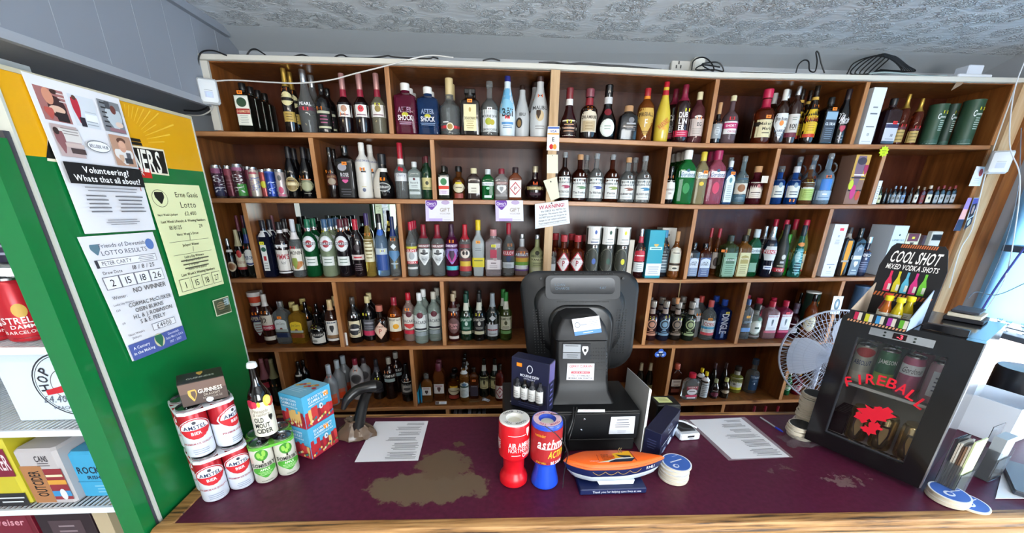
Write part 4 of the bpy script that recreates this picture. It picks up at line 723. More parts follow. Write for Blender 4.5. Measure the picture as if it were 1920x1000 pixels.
# ---- middle shelf: end bay
lbox(3, 1541, 420, 25, '#dde1ea', [R(.88,.93,.3,'#e8304a',.1), L(.62,.72,3,.4,'#9aa0aa'), T('10',.78,.04,.14,'#7a808a'), L(.22,.26,1,.7,'#7a8490'), E(.16,.20,.12,'#7a8a8a'), L(.05,.12,2,.5,'#a9b4ba')], 'tall white whisky box standing against the divider, red sticker')
B(3, 1569, 426.6, 17, 'square', g('#1c1008'), '#2a2420', [P(.02,.74,.55,'#e0981c'), R(.3,.34,1,'#a9a49a')], 'slim bottle with twisting golden label', collar=(.78,.88,'#8a8074'))
B(3, 1589, 427.8, 19, 'square', g('#12151c'), BLK, [A(.02,.68,.9,'#6f8090'), R(.36,.44,.98,'#dfe6ea'), P(.2,.32,.4,'#e6eaec'), T('JW',.58,.06,.3,'#e6eaec'), L(.04,.16,2,.6,'#c9d2da')], 'square black bottle with silver slanted label')
B(3, 1609, 444, 23, 'jar', g('#18223c'), SIL, [R(.1,.60,.92,'#2c3a5e'), T('HINCH',.54,.08,.8,'#d6dbe6'), E(.42,.48,.2,'#b9c0d2'), L(.16,.38,4,.7,'#8a96b2')], 'navy whiskey bottle with grey metal cap', st=('#f0a848',.66))
lbox(3, 1640, 422, 27, '#cfd9e2', [T('LAPHROAIG',.72,.035,.8,'#5a7a7c'), E(.80,.84,.12,'#3a5a5a'), T('10',.54,.05,.2,'#5a7a80'), R(.44,.475,.2,'#f0507a',-.2), L(.62,.68,2,.5,'#8aa4a8'), R(.0,.14,1,'#4f8a94')], 'large white whisky box with teal foot', 1.6)
lbox(3, 1671, 437, 25, '#d6cfae', [R(.82,1,1,'#6a3444'), R(.88,.93,.2,'#e6d23a'), P(.74,.80,.3,'#4a3a34'), L(0.620,0.700,1,.6,'#6a5a4a',0), R(0,.44,1,'#c08a9a'), L(.1,.4,4,.6,'#a86a7c')], 'cream and pink whisky box with plum top', 1.2)
lbox(3, 1700, 441, 12, '#c9a9b4', [], 'pink carton edge behind the plum-topped box', 2, ins=.1)
# ---- fourth shelf
def cup(o, W, Hh, s):
    b = MB(); b.lathe([(W*.30,Hh*.68),(W*.36,Hh*.80)], '#d6cfc4', 18); b.lathe([(W*.37,Hh*.80),(W*.41,Hh*.92)], '#c9482c', 18); b.lathe([(W*.44,Hh*.92),(W*.44,Hh*1.0),(W*.2,Hh*1.0)], '#d6d0ca', 18); b.build('paper_neck_collar', o)
B(4, 477, 549, 31, 'spirit', g('#3a0f14'), None, [R(.44,.56,.96,'#2a2a52'), T('APEROL',.50,.07,.85,'#d9cfb2'), P(.16,.43,.6,'#c9d6d2'), L(.2,.4,4,.4,'#8a4a4a')], 'dark red aperitif bottle wearing a striped cardboard collar', st=(OR,.60,-.1), extra=cup, rz=None)
B(4, 493, 546, 25, 'spirit', g('#3a0f14'), '#b9b4b0', [R(.44,.56,.96,'#3a2a42')], 'second aperitif bottle behind the collared one', ins=.15)
B(4, 507, 551, 27, 'spirit', g('#2a120c'), '#cfc9c0', [R(.40,.60,.92,'#c9bfae'), T('12',.50,.10,.35,'#3a2c24',-.15), R(.30,.40,.92,'#a8243a'), T('POWERS',.35,.05,.6,'#f0d9d9'), R(.09,.17,.92,'#dcd2c0')], 'dark bottle with big 12 on cream and red label', st=(OR,.66,-.1), collar=(.77,.85,'#d2ccc6'))
cu = lambda c: [A(.36,.60,.80,c), T('Jose Cuervo',.50,.06,.6,'#4a4030',0,False,.2), E(.33,.40,.2,'#7a3a2a'), R(.30,.36,.9,'#9aa29a')]
B(4, 531, 564.5, 27, 'square', CLR, SIL, cu('#cdd2ce')+[R(.16,.27,.95,'#1f2a4c')], 'square clear tequila bottle with navy foot band', st=(OR,.64))
B(4, 557, 572, 27, 'square', t('#c8922e'), '#bfae72', cu('#d9b82a')+[R(.16,.27,.95,'#7a3a1c')], 'square gold tequila bottle with yellow label', n=3, gap=.07)
B(4, 581, 566, 20, 'spirit', BLK, BLK, [R(.2,.5,.9,'#7a706a')], 'dim dark bottle at the back beside the gold tequila', st=(OR,.6), ins=.16)
B(4, 597, 571, 18, 'spirit', BLK, BLK, [], 'unlabelled-looking dark bottle behind the squid label', ins=.17)
B(4, 609, 572, 18, 'spirit', BLK, BLK, [R(.3,.5,.9,'#4a3a34')], 'dark bottle behind the ship label rum', ins=.17)
def loops(o, W, Hh, s):
    for q in (-1, 1):
        b = MB(); b.tube([(q*(W*.14+W*.13*math.sin(a)), 0, Hh*.76-W*.0+W*.16*math.cos(a)) for a in [math.pi*i/8 for i in range(9)]], W*.035, BLK, 6); b.build('neck_loop', o)
B(4, 602, 588, 33, 'squat', BLK, BLK, [R(.08,.55,.96,'#d2cfc6'), E(.26,.46,.7,'#141414'), T('KRAKEN',.36,.07,.56,'#cfcac0'), E(.12,.2,.3,'#8a8880',-.2)], 'stout black rum bottle with squid label on shelf edge', st=(YL,.60,-.15), extra=loops, ins=.02)
B(4, 628, 562, 27, 'spirit', g('#2a140c'), '#c2a878', [R(.22,.56,.95,'#d9d4cc'), L(0.480,0.560,1,.85,'#4a5a6a',0), P(.30,.46,.3,'#2a2a2c'), R(.17,.24,.95,'#8a6a4a'), R(.11,.16,.95,'#e0dcd6')], 'dark rum bottle with sailor figure on white label', n=2, ins=.02, collar=(.78,.86,'#c9a27a'))
B(4, 664, 556.6, 26, 'spirit', BLK, t('#7a706a'), [R(.13,.50,.95,'#cfc3a2'), E(.18,.44,.9,'#23242a'), L(0.246,0.374,1,.7,'#c9c6c0',0), L(.14,.17,1,.8,'#8a7a5a')], 'dark rum bottle with round black badge on tan label', st=(WH,.60,.05))
B(4, 688, 557.5, 27, 'spirit', BLK, '#c9bb8a', [R(.12,.50,.96,'#4a4a50'), R(.13,.24,.96,'#b52c50'), L(0.364,0.476,1,.7,'#8a8a92',0), L(.27,.36,2,.7,'#7a7a82')], 'black rum bottle with charcoal and pink label', n=2, st=(YL,.62,-.2), dx=.01)
B(4, 713, 571.6, 26, 'jar', g('#170c08'), '#b56a5a', [D(.10,.58,1.0,'#c9a08a'), D(.14,.54,.88,'#d8b9a4'), T('P',.33,.12,.2,'#a03a34'), T('POWERS',.45,.05,.6,'#5a2a24')], 'small dark bottle with peach diamond label', st=(WH,.62,.2))
B(4, 740, 557.5, 28, 'spirit', t('#8a3a14'), '#8c1f30', [R(.24,.56,.96,'#d6ceb9'), T('MOUNT GAY',.51,.045,.7,'#2a2a2a'), E(.30,.42,.4,'#d99a1c',.05)], 'brown rum bottle with orange map on cream label', st=(OR,.62,-.1), collar=(.82,.88,'#8c1f30'))
bac = lambda c2, c1: [R(.26,.58,.94,c1), E(.52,.64,.44,'#5a1c2a'), T('BACARDI',.44,.06,.82,'#3a3a44'), R(.16,.24,.94,c2)]
B(4, 768, 549.6, 25, 'spirit', t('#e2c0b4'), '#b51c30', bac('#c0243c', '#d6cfc6')+[P(.28,.38,.8,'#c23a3a')], 'clear rum bottle with red cap and red fruit label', st=(OR,.68,-.1))
B(4, 791, 549, 26, 'spirit', t('#d2e6da'), '#dfe1e0', bac('#8a9498', '#d4d8d6')+[R(.28,.32,.8,'#2a2a30')], 'clear rum bottle with white cap, front of its bay', n=2, dx=.015, ins=.03)
B(4, 815, 547, 26, 'spirit', t('#d2e6da'), '#c9c6b9', bac('#8a9498', '#c9ccc8')+[R(.28,.32,.8,'#2a2a30')], 'clear rum bottle with ivory cap against the divider', n=2, dx=.008)
B(4, 846, 551, 22, 'spirit', g('#3a1414'), '#b9a88a', [E(.18,.52,.96,'#5a4040'), E(.20,.50,.86,'#6a4a46'), T('Havana',.38,.06,.6,'#d99a9a'), T('Club',.31,.06,.5,'#d99a9a'), R(.06,.12,.8,'#d6cfc6')], 'dark red rum bottle with round engraved label', n=2, st=(OR,.60), collar=(.66,.72,'#6a6460'))
def jam(xb, top, gl, cap, c, tc, lk, st): B(4, xb, top, 23, 'tall', gl, cap, [R(.24,.52,.96,c), T('JAMESON',.47,.055,.88,tc), E(.34,.43,.24,tc), L(.26,.32,2,.6,tc), R(.15,.22,.96,'#d6cfae' if c[1] != 'd' else '#6a9a5a'), R(.66,.82,.42,'#d9d9c9')], lk, n=2, st=st, gap=.06)
jam(870, 552, g('#0f2a1a'), '#14483a', '#1c5a44', '#cfe0d4', 'green whiskey bottle with dark green label', (WH,.58))
jam(894, 550, BLK, '#1a1a1c', '#1e1e20', '#d6d2c6', 'black whiskey bottle with black label', (YL,.58,-.1))
B(4, 919, 550, 24, 'tall', g('#1c2220'), '#a9b4bc', [R(.10,.36,.96,'#d2d4d6'), D(.43,.56,.5,'#dfe2e2'), L(0.200,0.280,1,.8,'#9a2a3a',0), L(.12,.18,1,.6,'#8a8a8a')], 'grey-capped dark bottle with small white diamond above label', st=(WH,.38,-.1), collar=(.72,.86,'#a9b4bc'))
jam(944, 548, t('#5a6a2a'), '#2f8a3a', '#dcd8be', '#4a4a2a', 'whiskey bottle with cream label and bright green cap', (WH,.58))
B(4, 1193, 592, 16, 'spirit', BLK, '#d9a860', [], 'dark bottle mostly hidden by the till, pale cap', ins=.1)
for xb, top, gl, lc, lk, st_ in ((1219,564,g('#2a1214'),'#a8745c','dark gin jar with copper print',(YL,.60,-.05)),(1242,564,g('#10182c'),'#6a8aa0','midnight blue gin jar with steel blue print',(YL,.62,.15)),(1267,566,g('#14120f'),'#7a6a5c','black gin jar with brown print',(YL,.58,.15)),(1292,565,g('#12201a'),'#9aa87a','bottle-green gin jar with sage print',(WH,.62,.2))):
    B(4, xb, top, 25, 'jar', gl, mat('#a9a49c',.35,.7), [E(.30,.56,.7,lc), E(.33,.53,.55,'#1c1a1c'), E(.36,.50,.4,lc), L(0.240,0.320,1,.3,lc,0), R(.14,.20,.94,lc), L(.21,.26,1,.6,lc)], lk, n=2, st=st_, collar=(.68,.80,'#8a7a70'), dx=.004)
B(4, 1312, 563, 28, 'spirit', mat('#b9bfc0', .12, 0, .6), '#dfe2e6', [R(.44,.58,.8,'#d9d9de'), L(.46,.56,3,.6,'#8a8e98')], 'plain clear bottle with small white label', st=(OR,.62,.2), collar=(.78,.86,'#dfe2e6'))
B(4, 1338, 562.5, 28, 'spirit', CLR, '#c24a44', [R(.16,.52,.92,'#d9dad8'), T('CORK',.43,.08,.7,'#a83a3a',0,True,.1), R(.30,.36,.92,'#4a9ac0'), L(.37,.39,1,.6,'#5a6a7a'), R(.14,.21,.9,'#d0505a'), L(.23,.29,2,.5,'#8a9aa4')], 'clear gin bottle with red CORK lettering and coral cap', n=2, dx=-.03, st=('#f0983a',.56), collar=(.84,.88,'#c24a44'))
B(4, 1364, 561.7, 25, 'square', t('#1c3a8c'), '#2448a0', [R(.03,.66,.3,'#16285c',.0), T('DINGLE',.42,.17,1.5,'#dfe8f2',0,True,0,-1.5708), R(.06,.24,.2,'#7aa0d6')], 'cobalt blue square gin bottle with upright lettering', st=('#e0d85a',.70,.1), n=2, gap=.1)
B(4, 1389, 561, 19, 'square', CLR, '#3a5a8c', [R(.20,.30,.9,'#5a8ac0'), L(0.370,0.530,1,1.2,'#5a6a7a',0)], 'narrow clear bottle with blue band, against the divider', st=('#f0b84a',.58))
B(4, 1411, 571, 29, 'jar', t('#c9d2c6'), '#17201c', [E(.14,.56,.9,'#b9c6b9'), E(.18,.52,.74,'#dfe4dc'), L(0.244,0.436,1,.4,'#3a4a40',.1), R(.06,.10,.9,'#a89a9a'), E(.56,.64,.3,'#4a7a6a',.2)], 'clear gin bottle with round white badge and black stopper')
be = lambda c: [R(.24,.66,.80,'#dfe3e8'), T('BEEFEATER',.62,.035,.8,'#b0486a'), P(.36,.54,.16,'#5a6a78'), R(.17,.23,.94,c), L(.27,.33,2,.6,'#a9b4bc')]
B(4, 1436, 565, 25, 'square', t('#e8b4b8'), '#b52c40', be('#c06078'), 'pale pink square gin bottle with raspberry cap', n=3, dx=-.035, gap=.09)
B(4, 1455, 564, 23, 'square', t('#d0406a'), '#b01c3a', be('#c03a64'), 'deep pink square gin bottle with raspberry cap', n=2, st=('#e8405a',.70), dx=-.02)
B(4, 1476, 569, 23, 'jar', t('#4a1020'), '#4a3a4a', [L(0.380,0.460,1,.8,'#d9c9d2',0), R(.16,.30,.9,'#d6dade'), L(.18,.28,2,.6,'#9a9aa4')], 'dark plum gin bottle with white foot label', collar=(.72,.84,'#5a5664'))
B(4, 1507, 552, 25, 'spirit', t('#a8501c'), BLK, [E(.20,.54,.95,'#cfc8a4'), E(.24,.50,.8,'#dcd6b8'), L(.3,.45,3,.5,'#6a6a4a')], 'amber bottle with oval cream label behind the fan', ins=.03)
B(4, 1489, 549, 15, 'spirit', BLK, BLK, [], 'black bottle at the back, above the plum gin', ins=.17)
B(4, 1502, 553, 15, 'spirit', BLK, BLK, [], 'black bottle at the back, above the amber one', ins=.17)
B(4, 1534, 548, 30, 'tube', mat('#1f3a30', .4), '#dfe3de', [L(0.470,0.630,1,.2,'#dfe3de',.2), E(.62,.7,.3,'#c9a06a',.2), L(.3,.4,2,.3,'#dfe3de',.2)], 'dark green whisky tube with white lid, above the fan', kind='gift_tube', st=('#f0a848',.78,.25))
B(4, 1590, 536, 34, 'tube', mat('#34506e', .4), '#3f5f84', [T('Smws',.44,.09,.6,'#e0e8f0',.05), L(.3,.36,1,.5,'#8aa0ba')], 'steel blue whisky tube beside the mini fridge display', kind='gift_tube', st=('#f0a848',.86,.3))
lbox(4, 1622, 540, 26, '#14161e', [L(.7,.9,2,.6,'#4a4a54')], 'black carton next to the steel blue tube', ins=.06)
# ---- lowest shelf
B(5, 478, 674, 17, 'wine', g('#2a0e14'), '#b56a74', [R(.3,.5,.9,'#7a1c2a')], 'sparkling wine bottle with dusty pink foil, beside the cooler', collar=(.60,.98,'#9a5a64'), ins=.12)
B(5, 500, 673, 20, 'wine', g('#2a0e14'), '#c98a92', [R(.40,.52,.95,'#a02438'), R(.1,.38,.9,'#3a1018')], 'sparkling wine bottle with pleated pink foil', collar=(.58,.98,'#a86a72'), ins=.05)
B(5, 508, 672, 17, 'wine', g('#141a10'), '#6a6a4c', [], 'sparkling wine bottle with dull olive foil, set back', collar=(.60,.98,'#55553c'), ins=.16)
B(5, 524, 674, 19, 'wine', g('#101a10'), '#b9b48a', [R(.1,.4,.9,'#2a2a20')], 'sparkling wine bottle with gold-green foil by the divider', collar=(.60,.98,'#a8a474'), st=('#f0a060',.46), ins=.05)
B(5, 555, 678, 20, 'spirit', BLK, BLK, [R(.66,.7,.6,'#c9c9c0')], 'black bottle with pale neck band behind the blue beer box', ins=.1)
B(5, 566, 680, 20, 'spirit', BLK, BLK, [], 'all-black bottle behind the blue beer box', ins=.12)
pch = mat('#b3b8be', .15, 0, .45)
for i, (xb, top, q) in enumerate(((626,684,.03),(638,677,.10),(648,670,.18))):
    B(5, xb, top, 27, 'tall', pch, '#b9c4cc', [R(.04,.20,.98,'#e0481c'), R(.20,.30,.98,'#c9664a')], ['clear and orange vodka bottle, front of three','clear and orange vodka bottle, middle of three','clear and orange vodka bottle, deepest of three'][i], ins=q, st=('#e86a4a',.72) if not i else None)
B(5, 674, 672.5, 26, 'spirit', mat('#b7b5b6', .3), '#7a1c30', [E(.42,.66,.74,'#5a5658'), E(.45,.63,.6,'#3a383a')], 'milky white bottle with round dark badge and crimson cap', st=('#f0986a',.74), ins=.1)
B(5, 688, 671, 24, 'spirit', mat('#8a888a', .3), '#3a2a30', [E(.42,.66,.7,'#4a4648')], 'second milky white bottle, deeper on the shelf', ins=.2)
B(5, 712, 674, 22, 'tall', g('#0f0c10'), '#1c1c24', [R(.18,.40,.9,'#2a2a32'), L(.2,.36,3,.6,'#6a6a72')], 'black bottle beside the black plastic stand, yellow sticker', st=(YL,.55), collar=(.70,.82,'#4a4a52'))
B(5, 735, 670.6, 24, 'spirit', g('#1c0c0c'), '#9a948a', [R(.50,.64,.92,'#161616'), T('CAMPARI',.59,.06,.86,'#e6e2da'), R(.44,.52,.80,'#a9bfc0')], 'dark bottle with black band of white capital letters', n=2, st=('#f0a070',.68,-.2), dx=.025)
B(5, 766, 682, 22, 'tall', g('#0e0c0e'), BLK, [R(.20,.56,.95,'#b4b1ac'), T("LAMB'S",.48,.07,.9,'#232323'), E(.32,.40,.6,'#4a4a4a'), R(.20,.27,.95,'#2a2628')], 'dark rum bottle with grey label against the divider', st=('#f0a878',.60), ins=.06)
B(5, 802, 701, 21, 'flask', t('#a86a34'), CLR, [R(.26,.56,.8,'#d6d2ce'), P(.30,.44,.3,'#3a2a2a'), L(0.468,0.532,1,.7,'#8a3a3a',0)], 'small flat whisky flask with bird label', ins=.05)
B(5, 825, 681, 22, 'flask', t('#8a4a24'), '#5a2434', [R(.20,.46,.86,'#cdc9c6'), P(.24,.38,.3,'#4a2a2a'), L(0.382,0.438,1,.7,'#8a3a3a',0)], 'taller flat whisky flask with bird label', n=2, ins=.07, collar=(.80,.86,'#5a2434'))
B(5, 852, 701, 23, 'jar', t('#8a4a1c'), BLK, [E(.22,.54,.92,'#cfc9ae'), R(.06,.2,.8,'#9a3a30'), R(.52,.58,.6,'#d9b02a'), L(0.332,0.428,1,.8,'#4a3a2a',0)], 'small round-labelled whiskey with yellow crest', ins=.07, n=2, gap=.06)
B(5, 872, 679, 17, 'spirit', t('#a86a2a'), BLK, [A(.12,.54,.92,'#cdd2ce'), R(.38,.42,.92,'#2a4a44'), L(.15,.34,5,.7,'#8a9aa0'), E(.42,.5,.5,'#5a7a9a')], 'slim whisky bottle with tall pale label', n=3, ins=.04, collar=(.72,.80,'#d2d2cc'), gap=.07)
B(5, 888, 689, 17, 'square', t('#7a3a14'), BLK, [R(.1,.46,.9,'#3a3440'), L(0.380,0.460,1,.8,'#8a8a92',0)], 'brown square bottle with charcoal label', st=('#f08a4a',.62), ins=.08)
for xb, lk in ((905,'green-black whiskey bottle with cream label next to keys'),(921,'green-black whiskey bottle with cream label next to the till')):
    B(5, xb, 673, 19, 'tall', g('#0c140e'), BLK, [R(.24,.56,.95,'#cdc596'), P(.34,.46,.2,'#3a3420'), T('JAMESON',.52,.05,.85,'#4a4630'), L(.26,.31,1,.7,'#7a7450'), R(.70,.86,.4,'#c9cbc0')], lk, ins=.10)
B(5, 937, 683, 17, 'spirit', t('#8a2a1c'), BLK, [R(.08,.44,.98,'#c9c2be'), D(.10,.42,.9,'#9a2a3a'), D(.14,.38,.7,'#d9cfcb'), T('P',.26,.10,.2,'#8a2434')], 'red-brown half bottle with diamond label by the till', ins=.04)
for xb, top in ((1196,681),(1213,681)): B(5, xb, top, 15, 'wine', BLK, '#8a7a5a', [R(.1,.34,.9,'#8a8458')], 'dark wine-shaped bottle behind the newspaper stack' if xb < 1200 else 'dark wine-shaped bottle by the shamrock sign divider', ins=.10, collar=(.78,.98,'#9a8a70'))
B(5, 1262, 682, 20, 'flask', t('#5a2414'), '#a8503c', [R(.30,.52,.9,'#d6cdbf'), L(0.410,0.490,1,.8,'#5a3a34',0), R(.10,.22,.8,'#7a4034'), L(.31,.38,1,.6,'#8a6a5a')], 'small dark rum flask with cream label', ins=.10)
sm = [R(.40,.54,.8,'#8a3440'), T('VODKA',.50,.06,.7,'#e6d6d6'), E(.20,.44,.7,'#d9d6d6'), L(0.292,0.388,1,.5,'#4a3a3c',0), R(.12,.20,.8,'#c23a5a'), R(.06,.11,.6,'#dcd6d8')]
B(5, 1291, 699.6, 27, 'flask', CLR, '#c0203a', sm, 'flat clear vodka flask with red cap', n=5, ins=.03, dx=-.018, gap=.042)
for xb, top, q, lk in ((1317,697.5,.04,'front'),(1309,691,.10,'back')):
    B(5, xb, top, 18, 'spirit', g('#2a1c14'), '#e0c41c', [R(.04,.62,1.0,'#cdd3d4'), L(.08,.5,6,.7,'#6a7480'), L(0.500,0.580,1,.8,'#3a4a5a',0)], 'small bitters bottle, yellow cap, oversized paper label, '+lk, ins=q, collar=(.68,.80,W_))
B(5, 1337, 711, 17, 'wine', g('#160c10'), '#9aa07a', [E(.12,.36,.9,'#6a2a40'), L(0.392,0.488,1,.6,'#b9b4b9',0)], 'small black cream-liqueur bottle with magenta mark', ins=.03)
B(5, 1356, 709, 18, 'wine', g('#1a100c'), '#c9c47a', [E(.26,.46,.95,'#8a7a6a'), E(.28,.42,.7,'#c9bda8')], 'small brown cream-liqueur bottle with oval label', ins=.03)
B(5, 1332, 681, 13, 'wine', BLK, '#3a2028', [], 'taller dark bottle behind the magenta-marked one', ins=.13)
B(5, 1352, 681, 13, 'wine', BLK, '#2a1a20', [], 'taller dark bottle behind the oval-labelled one', ins=.13)
B(5, 1375, 687, 27, 'jar', t('#c9c65a'), '#2a2220', [R(.14,.60,.86,'#d9d8cc'), T('JAWBOX',.50,.07,.75,'#3a3a3a'), R(.14,.24,.86,'#d6d03a'), E(.32,.4,.2,'#7a7a74',-.2), L(.28,.42,3,.4,'#a0a094',.1)], 'yellow gin bottle with white JAWBOX label', collar=(.68,.82,'#b9b5ac'))
B(5, 1404, 673.5, 27, 'jar', CLR, '#1c2c3c', [R(.10,.56,.74,'#1f4060',.1), T('TITANIC',.50,.06,.66,'#c9d6e0',.1), E(.28,.34,.1,'#dfe6ea',.1), L(.36,.44,2,.4,'#7a94aa',.1)], 'tall clear vodka bottle with navy label panel', ins=.09)
B(5, 1471, 687, 17, 'long', t('#1f9a5c'), '#e6e6e6', [E(.18,.38,.9,'#dfeee4'), E(.20,.36,.8,'#1f8a50'), T('SOUR',.28,.08,.6,'#f2f6f2')], 'green sour shot bottle beside the fan', ins=.05)
B(5, 1489, 690, 21, 'long', t('#a81c3c'), '#c89a3a', [E(.18,.38,.98,'#ecdfe2'), E(.20,.36,.9,'#a01c3c'), T('SOUR',.28,.08,.7,'#f6eef0')], 'red sour shot bottle half behind the fan', ins=.05)
for xb in (1399, 1419, 1442): B(6, xb, 762, 14, 'spirit', t('#5a2018'), '#8c1c30', [R(.2,.5,.9,'#c9b9b0')], {1399:'red-capped bottle below the lowest bottle shelf, by the divider',1419:'red-capped bottle below the lowest shelf, middle of three',1442:'red-capped bottle below the lowest shelf, nearest the fan'}[xb], ins=.1)

# settle neighbours that touch: nudge them apart inside their bay, the deeper one giving way
def settle():
    rows = {}
    for it in PLAN: rows.setdefault((it[4], round(it[5], 2)), []).append(it)
    for its in rows.values():
        P_ = [[it[0].location.x, it[0].location.y] for it in its]
        for _ in range(140):
            mv = False
            for i in range(len(its)):
                for j in range(i+1, len(its)):
                    a, b = its[i], its[j]; dx, dy = P_[j][0]-P_[i][0], P_[j][1]-P_[i][1]
                    if a[3] or b[3]:
                        ox, oy = a[1]+b[1]+.001-abs(dx), a[2]+b[2]+.001-abs(dy)
                        if ox <= 0 or oy <= 0: continue
                        if ox < oy*1.2: ux, uy, o_ = (1 if dx >= 0 else -1), 0, ox
                        else: ux, uy, o_ = 0, (1 if dy >= 0 else -1), oy
                    else:
                        d_ = math.hypot(dx, dy); o_ = a[1]+b[1]+.001-d_
                        if o_ <= 0: continue
                        ux, uy = (dx/d_, dy/d_) if d_ > 1e-5 else (0, 1)
                    mv = True; wa = .5 if abs(dy) < .02 else (.15 if dy > 0 else .85)
                    P_[i][0] -= ux*o_*wa; P_[i][1] -= uy*o_*wa; P_[j][0] += ux*o_*(1-wa); P_[j][1] += uy*o_*(1-wa)
                    for k in (i, j):
                        it = its[k]; P_[k][0] = min(max(P_[k][0], it[5]+it[1]+.002), it[6]-it[1]-.002); P_[k][1] = min(max(P_[k][1], SY+it[2]+.006), BY-it[2]-.003)
            if not mv: break
        for it, p in zip(its, P_): it[0].location.x, it[0].location.y = p; it[0].location.z = zs(it[4], p[0])+.0015
settle()
# ------------------------------------------------------------------ helpers for printed sheets and cartons
def quad_surf(TL, TR, BR, BL, Wd, Hd, curl=0):
    TL, TR, BR, BL = map(Vector, (TL, TR, BR, BL)); n = (TR-TL).cross(TL-BL)*-1; n = ((BR-BL).cross(TL-BL)).normalized()
    def f(u, z, off):
        a = min(1.02, max(-.02, u/Wd+.5)); c = min(1.02, max(-.02, z/Hd))
        return BL.lerp(BR, a).lerp(TL.lerp(TR, a), c)+n*(off+curl*math.sin(a*5+c*4))
    return f
def sheet(name, label, cat, q, layers, c='#dddde2', Wd=None, curl=0, group=None, th=.0012, rough=.7, kind='print'):
    # q: world corners TL, TR, BR, BL
    Wd = Wd or (q[2]-q[3]).length; Hd = (q[0]-q[3]).length; org = (q[0]+q[1]+q[2]+q[3])/4
    s = quad_surf(*[p-org for p in q], Wd, Hd, curl)
    b = MB(); n = 10; g1 = [[s(Wd*(i/n-.5), Hd*j/n, th) for i in range(n+1)] for j in range(n+1)]; g0 = [[s(Wd*(i/n-.5), Hd*j/n, 0) for i in range(n+1)] for j in range(n+1)]
    v = [p for r in g1 for p in r]+[p for r in g0 for p in r]; N = n+1; o0 = N*N; fs = []
    for j in range(n):
        for i in range(n):
            a = j*N+i; fs += [(a, a+1, a+N+1, a+N), (o0+a+N, o0+a+N+1, o0+a+1, o0+a)]
    for i in range(n):
        for a, d in ((i, i+1), (n*N+i+1, n*N+i), ((i+1)*N, i*N), (i*N+n, (i+1)*N+n)): fs.append((d, a, o0+a, o0+d))
    b.add(v, fs, mat(c, rough)); o = b.build(name, None, org, flat=True); tag(o, label, cat, group)
    if layers:
        lb = MB(); paint(lb, layers, Hd, Wd, s, base=th+.0004, step=.0002, nu=10, rough=rough); lb.build(kind, o, flat=True)
    return o
def sheetY(name, label, cat, pix, y, layers, **k): return sheet(name, label, cat, [atY(a, b_, y) for a, b_ in pix], layers, **k)
def sheetX(name, label, cat, pix, x, layers, **k): return sheet(name, label, cat, [atX(a, b_, x) for a, b_ in pix], layers, **k)
def obox(name, label, cat, BL, BR, d, h, m, group=None, ch=.0015, part=None):
    e = Vector((BR.x-BL.x, BR.y-BL.y, 0)); w_ = e.length; rz = math.atan2(e.y, e.x)
    b = MB().cbox((0, 0, 0), (w_, d, h), m, ch); o = b.build(name, None, (BL.x, BL.y, BL.z), rz); tag(o, label, cat, group)
    S_ = {'front': plane_surf((w_/2, 0, 0), (1,0,0), (0,0,1)), 'left': plane_surf((0, d/2, 0), (0,-1,0), (0,0,1)), 'right': plane_surf((w_, d/2, 0), (0,1,0), (0,0,1)), 'top': plane_surf((w_/2, 0, h), (1,0,0), (0,1,0))}
    return o, w_, S_
def face(o, name, layers, Hd, Wd, s, base=.0006): lb = MB(); paint(lb, layers, Hd, Wd, s, base=base, nu=6); return lb.build(name, o, flat=True)
# ------------------------------------------------------------------ green and yellow beer cooler
GR = mat('#0a6b34', .28, coat=.3); YEL = mat('#d9a012', .3, coat=.3)
cx = -1.0
ck = empty('beer_cooler', (-1.5, 1.25, 0)); tag(ck, 'tall open-front beer cooler with green and yellow end panel', 'cooler')
def kp(b, name, **k): b.v = [tuple(Vector(v)-Vector((-1.5, 1.25, 0))) for v in b.v]; return b.build(name, ck, **k)
zy = 1.955
b = MB(); b.box((cx-.03, .975, 0), (cx, 1.53, zy), GR); b.box((cx-.03, .975, zy), (cx, 1.53, 2.118), YEL); kp(b, 'end_panel', flat=True)
b = MB(); b.box((cx-.032, .968, 0), (cx+.003, .974, 2.12), mat('#b9bcb4', .4)); b.box((cx-.032, .975, 2.118), (cx+.003, 1.533, 2.127), mat('#b9b39a', .4)); b.box((cx-.01, 1.5305, 0), (cx+.002, 1.535, 2.12), mat('#b9bcb4', .4)); kp(b, 'edge_trim', flat=True)
b = MB(); b.box((cx-.03, .955, 0), (cx-.004, .967, 2.0), mat('#3a3a42', .6)); kp(b, 'door_gasket', flat=True)
b = MB(); b.box((cx-.055, .915, .02), (cx, .954, 1.985), GR); b.box((-1.98, .915, 1.93), (cx-.0555, .954, 1.985), GR); b.box((-1.98, .915, .02), (cx-.0555, .954, .12), GR); kp(b, 'front_frame', flat=True)
LIN = mat('#cfd6dc', .4)
b = MB(); b.box((-2.0, 1.50, 0), (cx-.031, 1.53, 2.1), LIN); b.box((-2.0, .96, 0), (-1.97, 1.499, 2.1), LIN); b.box((-1.969, .968, 2.0), (cx-.031, 1.499, 2.1), LIN); b.box((-1.969, .968, .0), (cx-.031, 1.499, .1), LIN); kp(b, 'inner_lining', flat=True)
b = MB(); b.box((-1.99, .935, 2.128), (-1.14, 1.2, 2.175), mat('#9aa0a0', .5)); kp(b, 'canopy', flat=True)
WIRE = mat('#dfe6ee', .35)
ZL = [1.71, 1.506, 1.258, .985]
for z in ZL:
    b = MB(); b.box((-1.969, .99, z-.022), (cx-.034, .998, z-.002), WIRE)
    for i in range(62): b.box((-1.965+i*.0150, .998, z-.006), (-1.960+i*.0150, 1.49, z-.002), WIRE)
    b.box((-1.969, 1.2, z-.011), (cx-.034, 1.207, z-.0065), WIRE); kp(b, 'wire_shelf', flat=True)
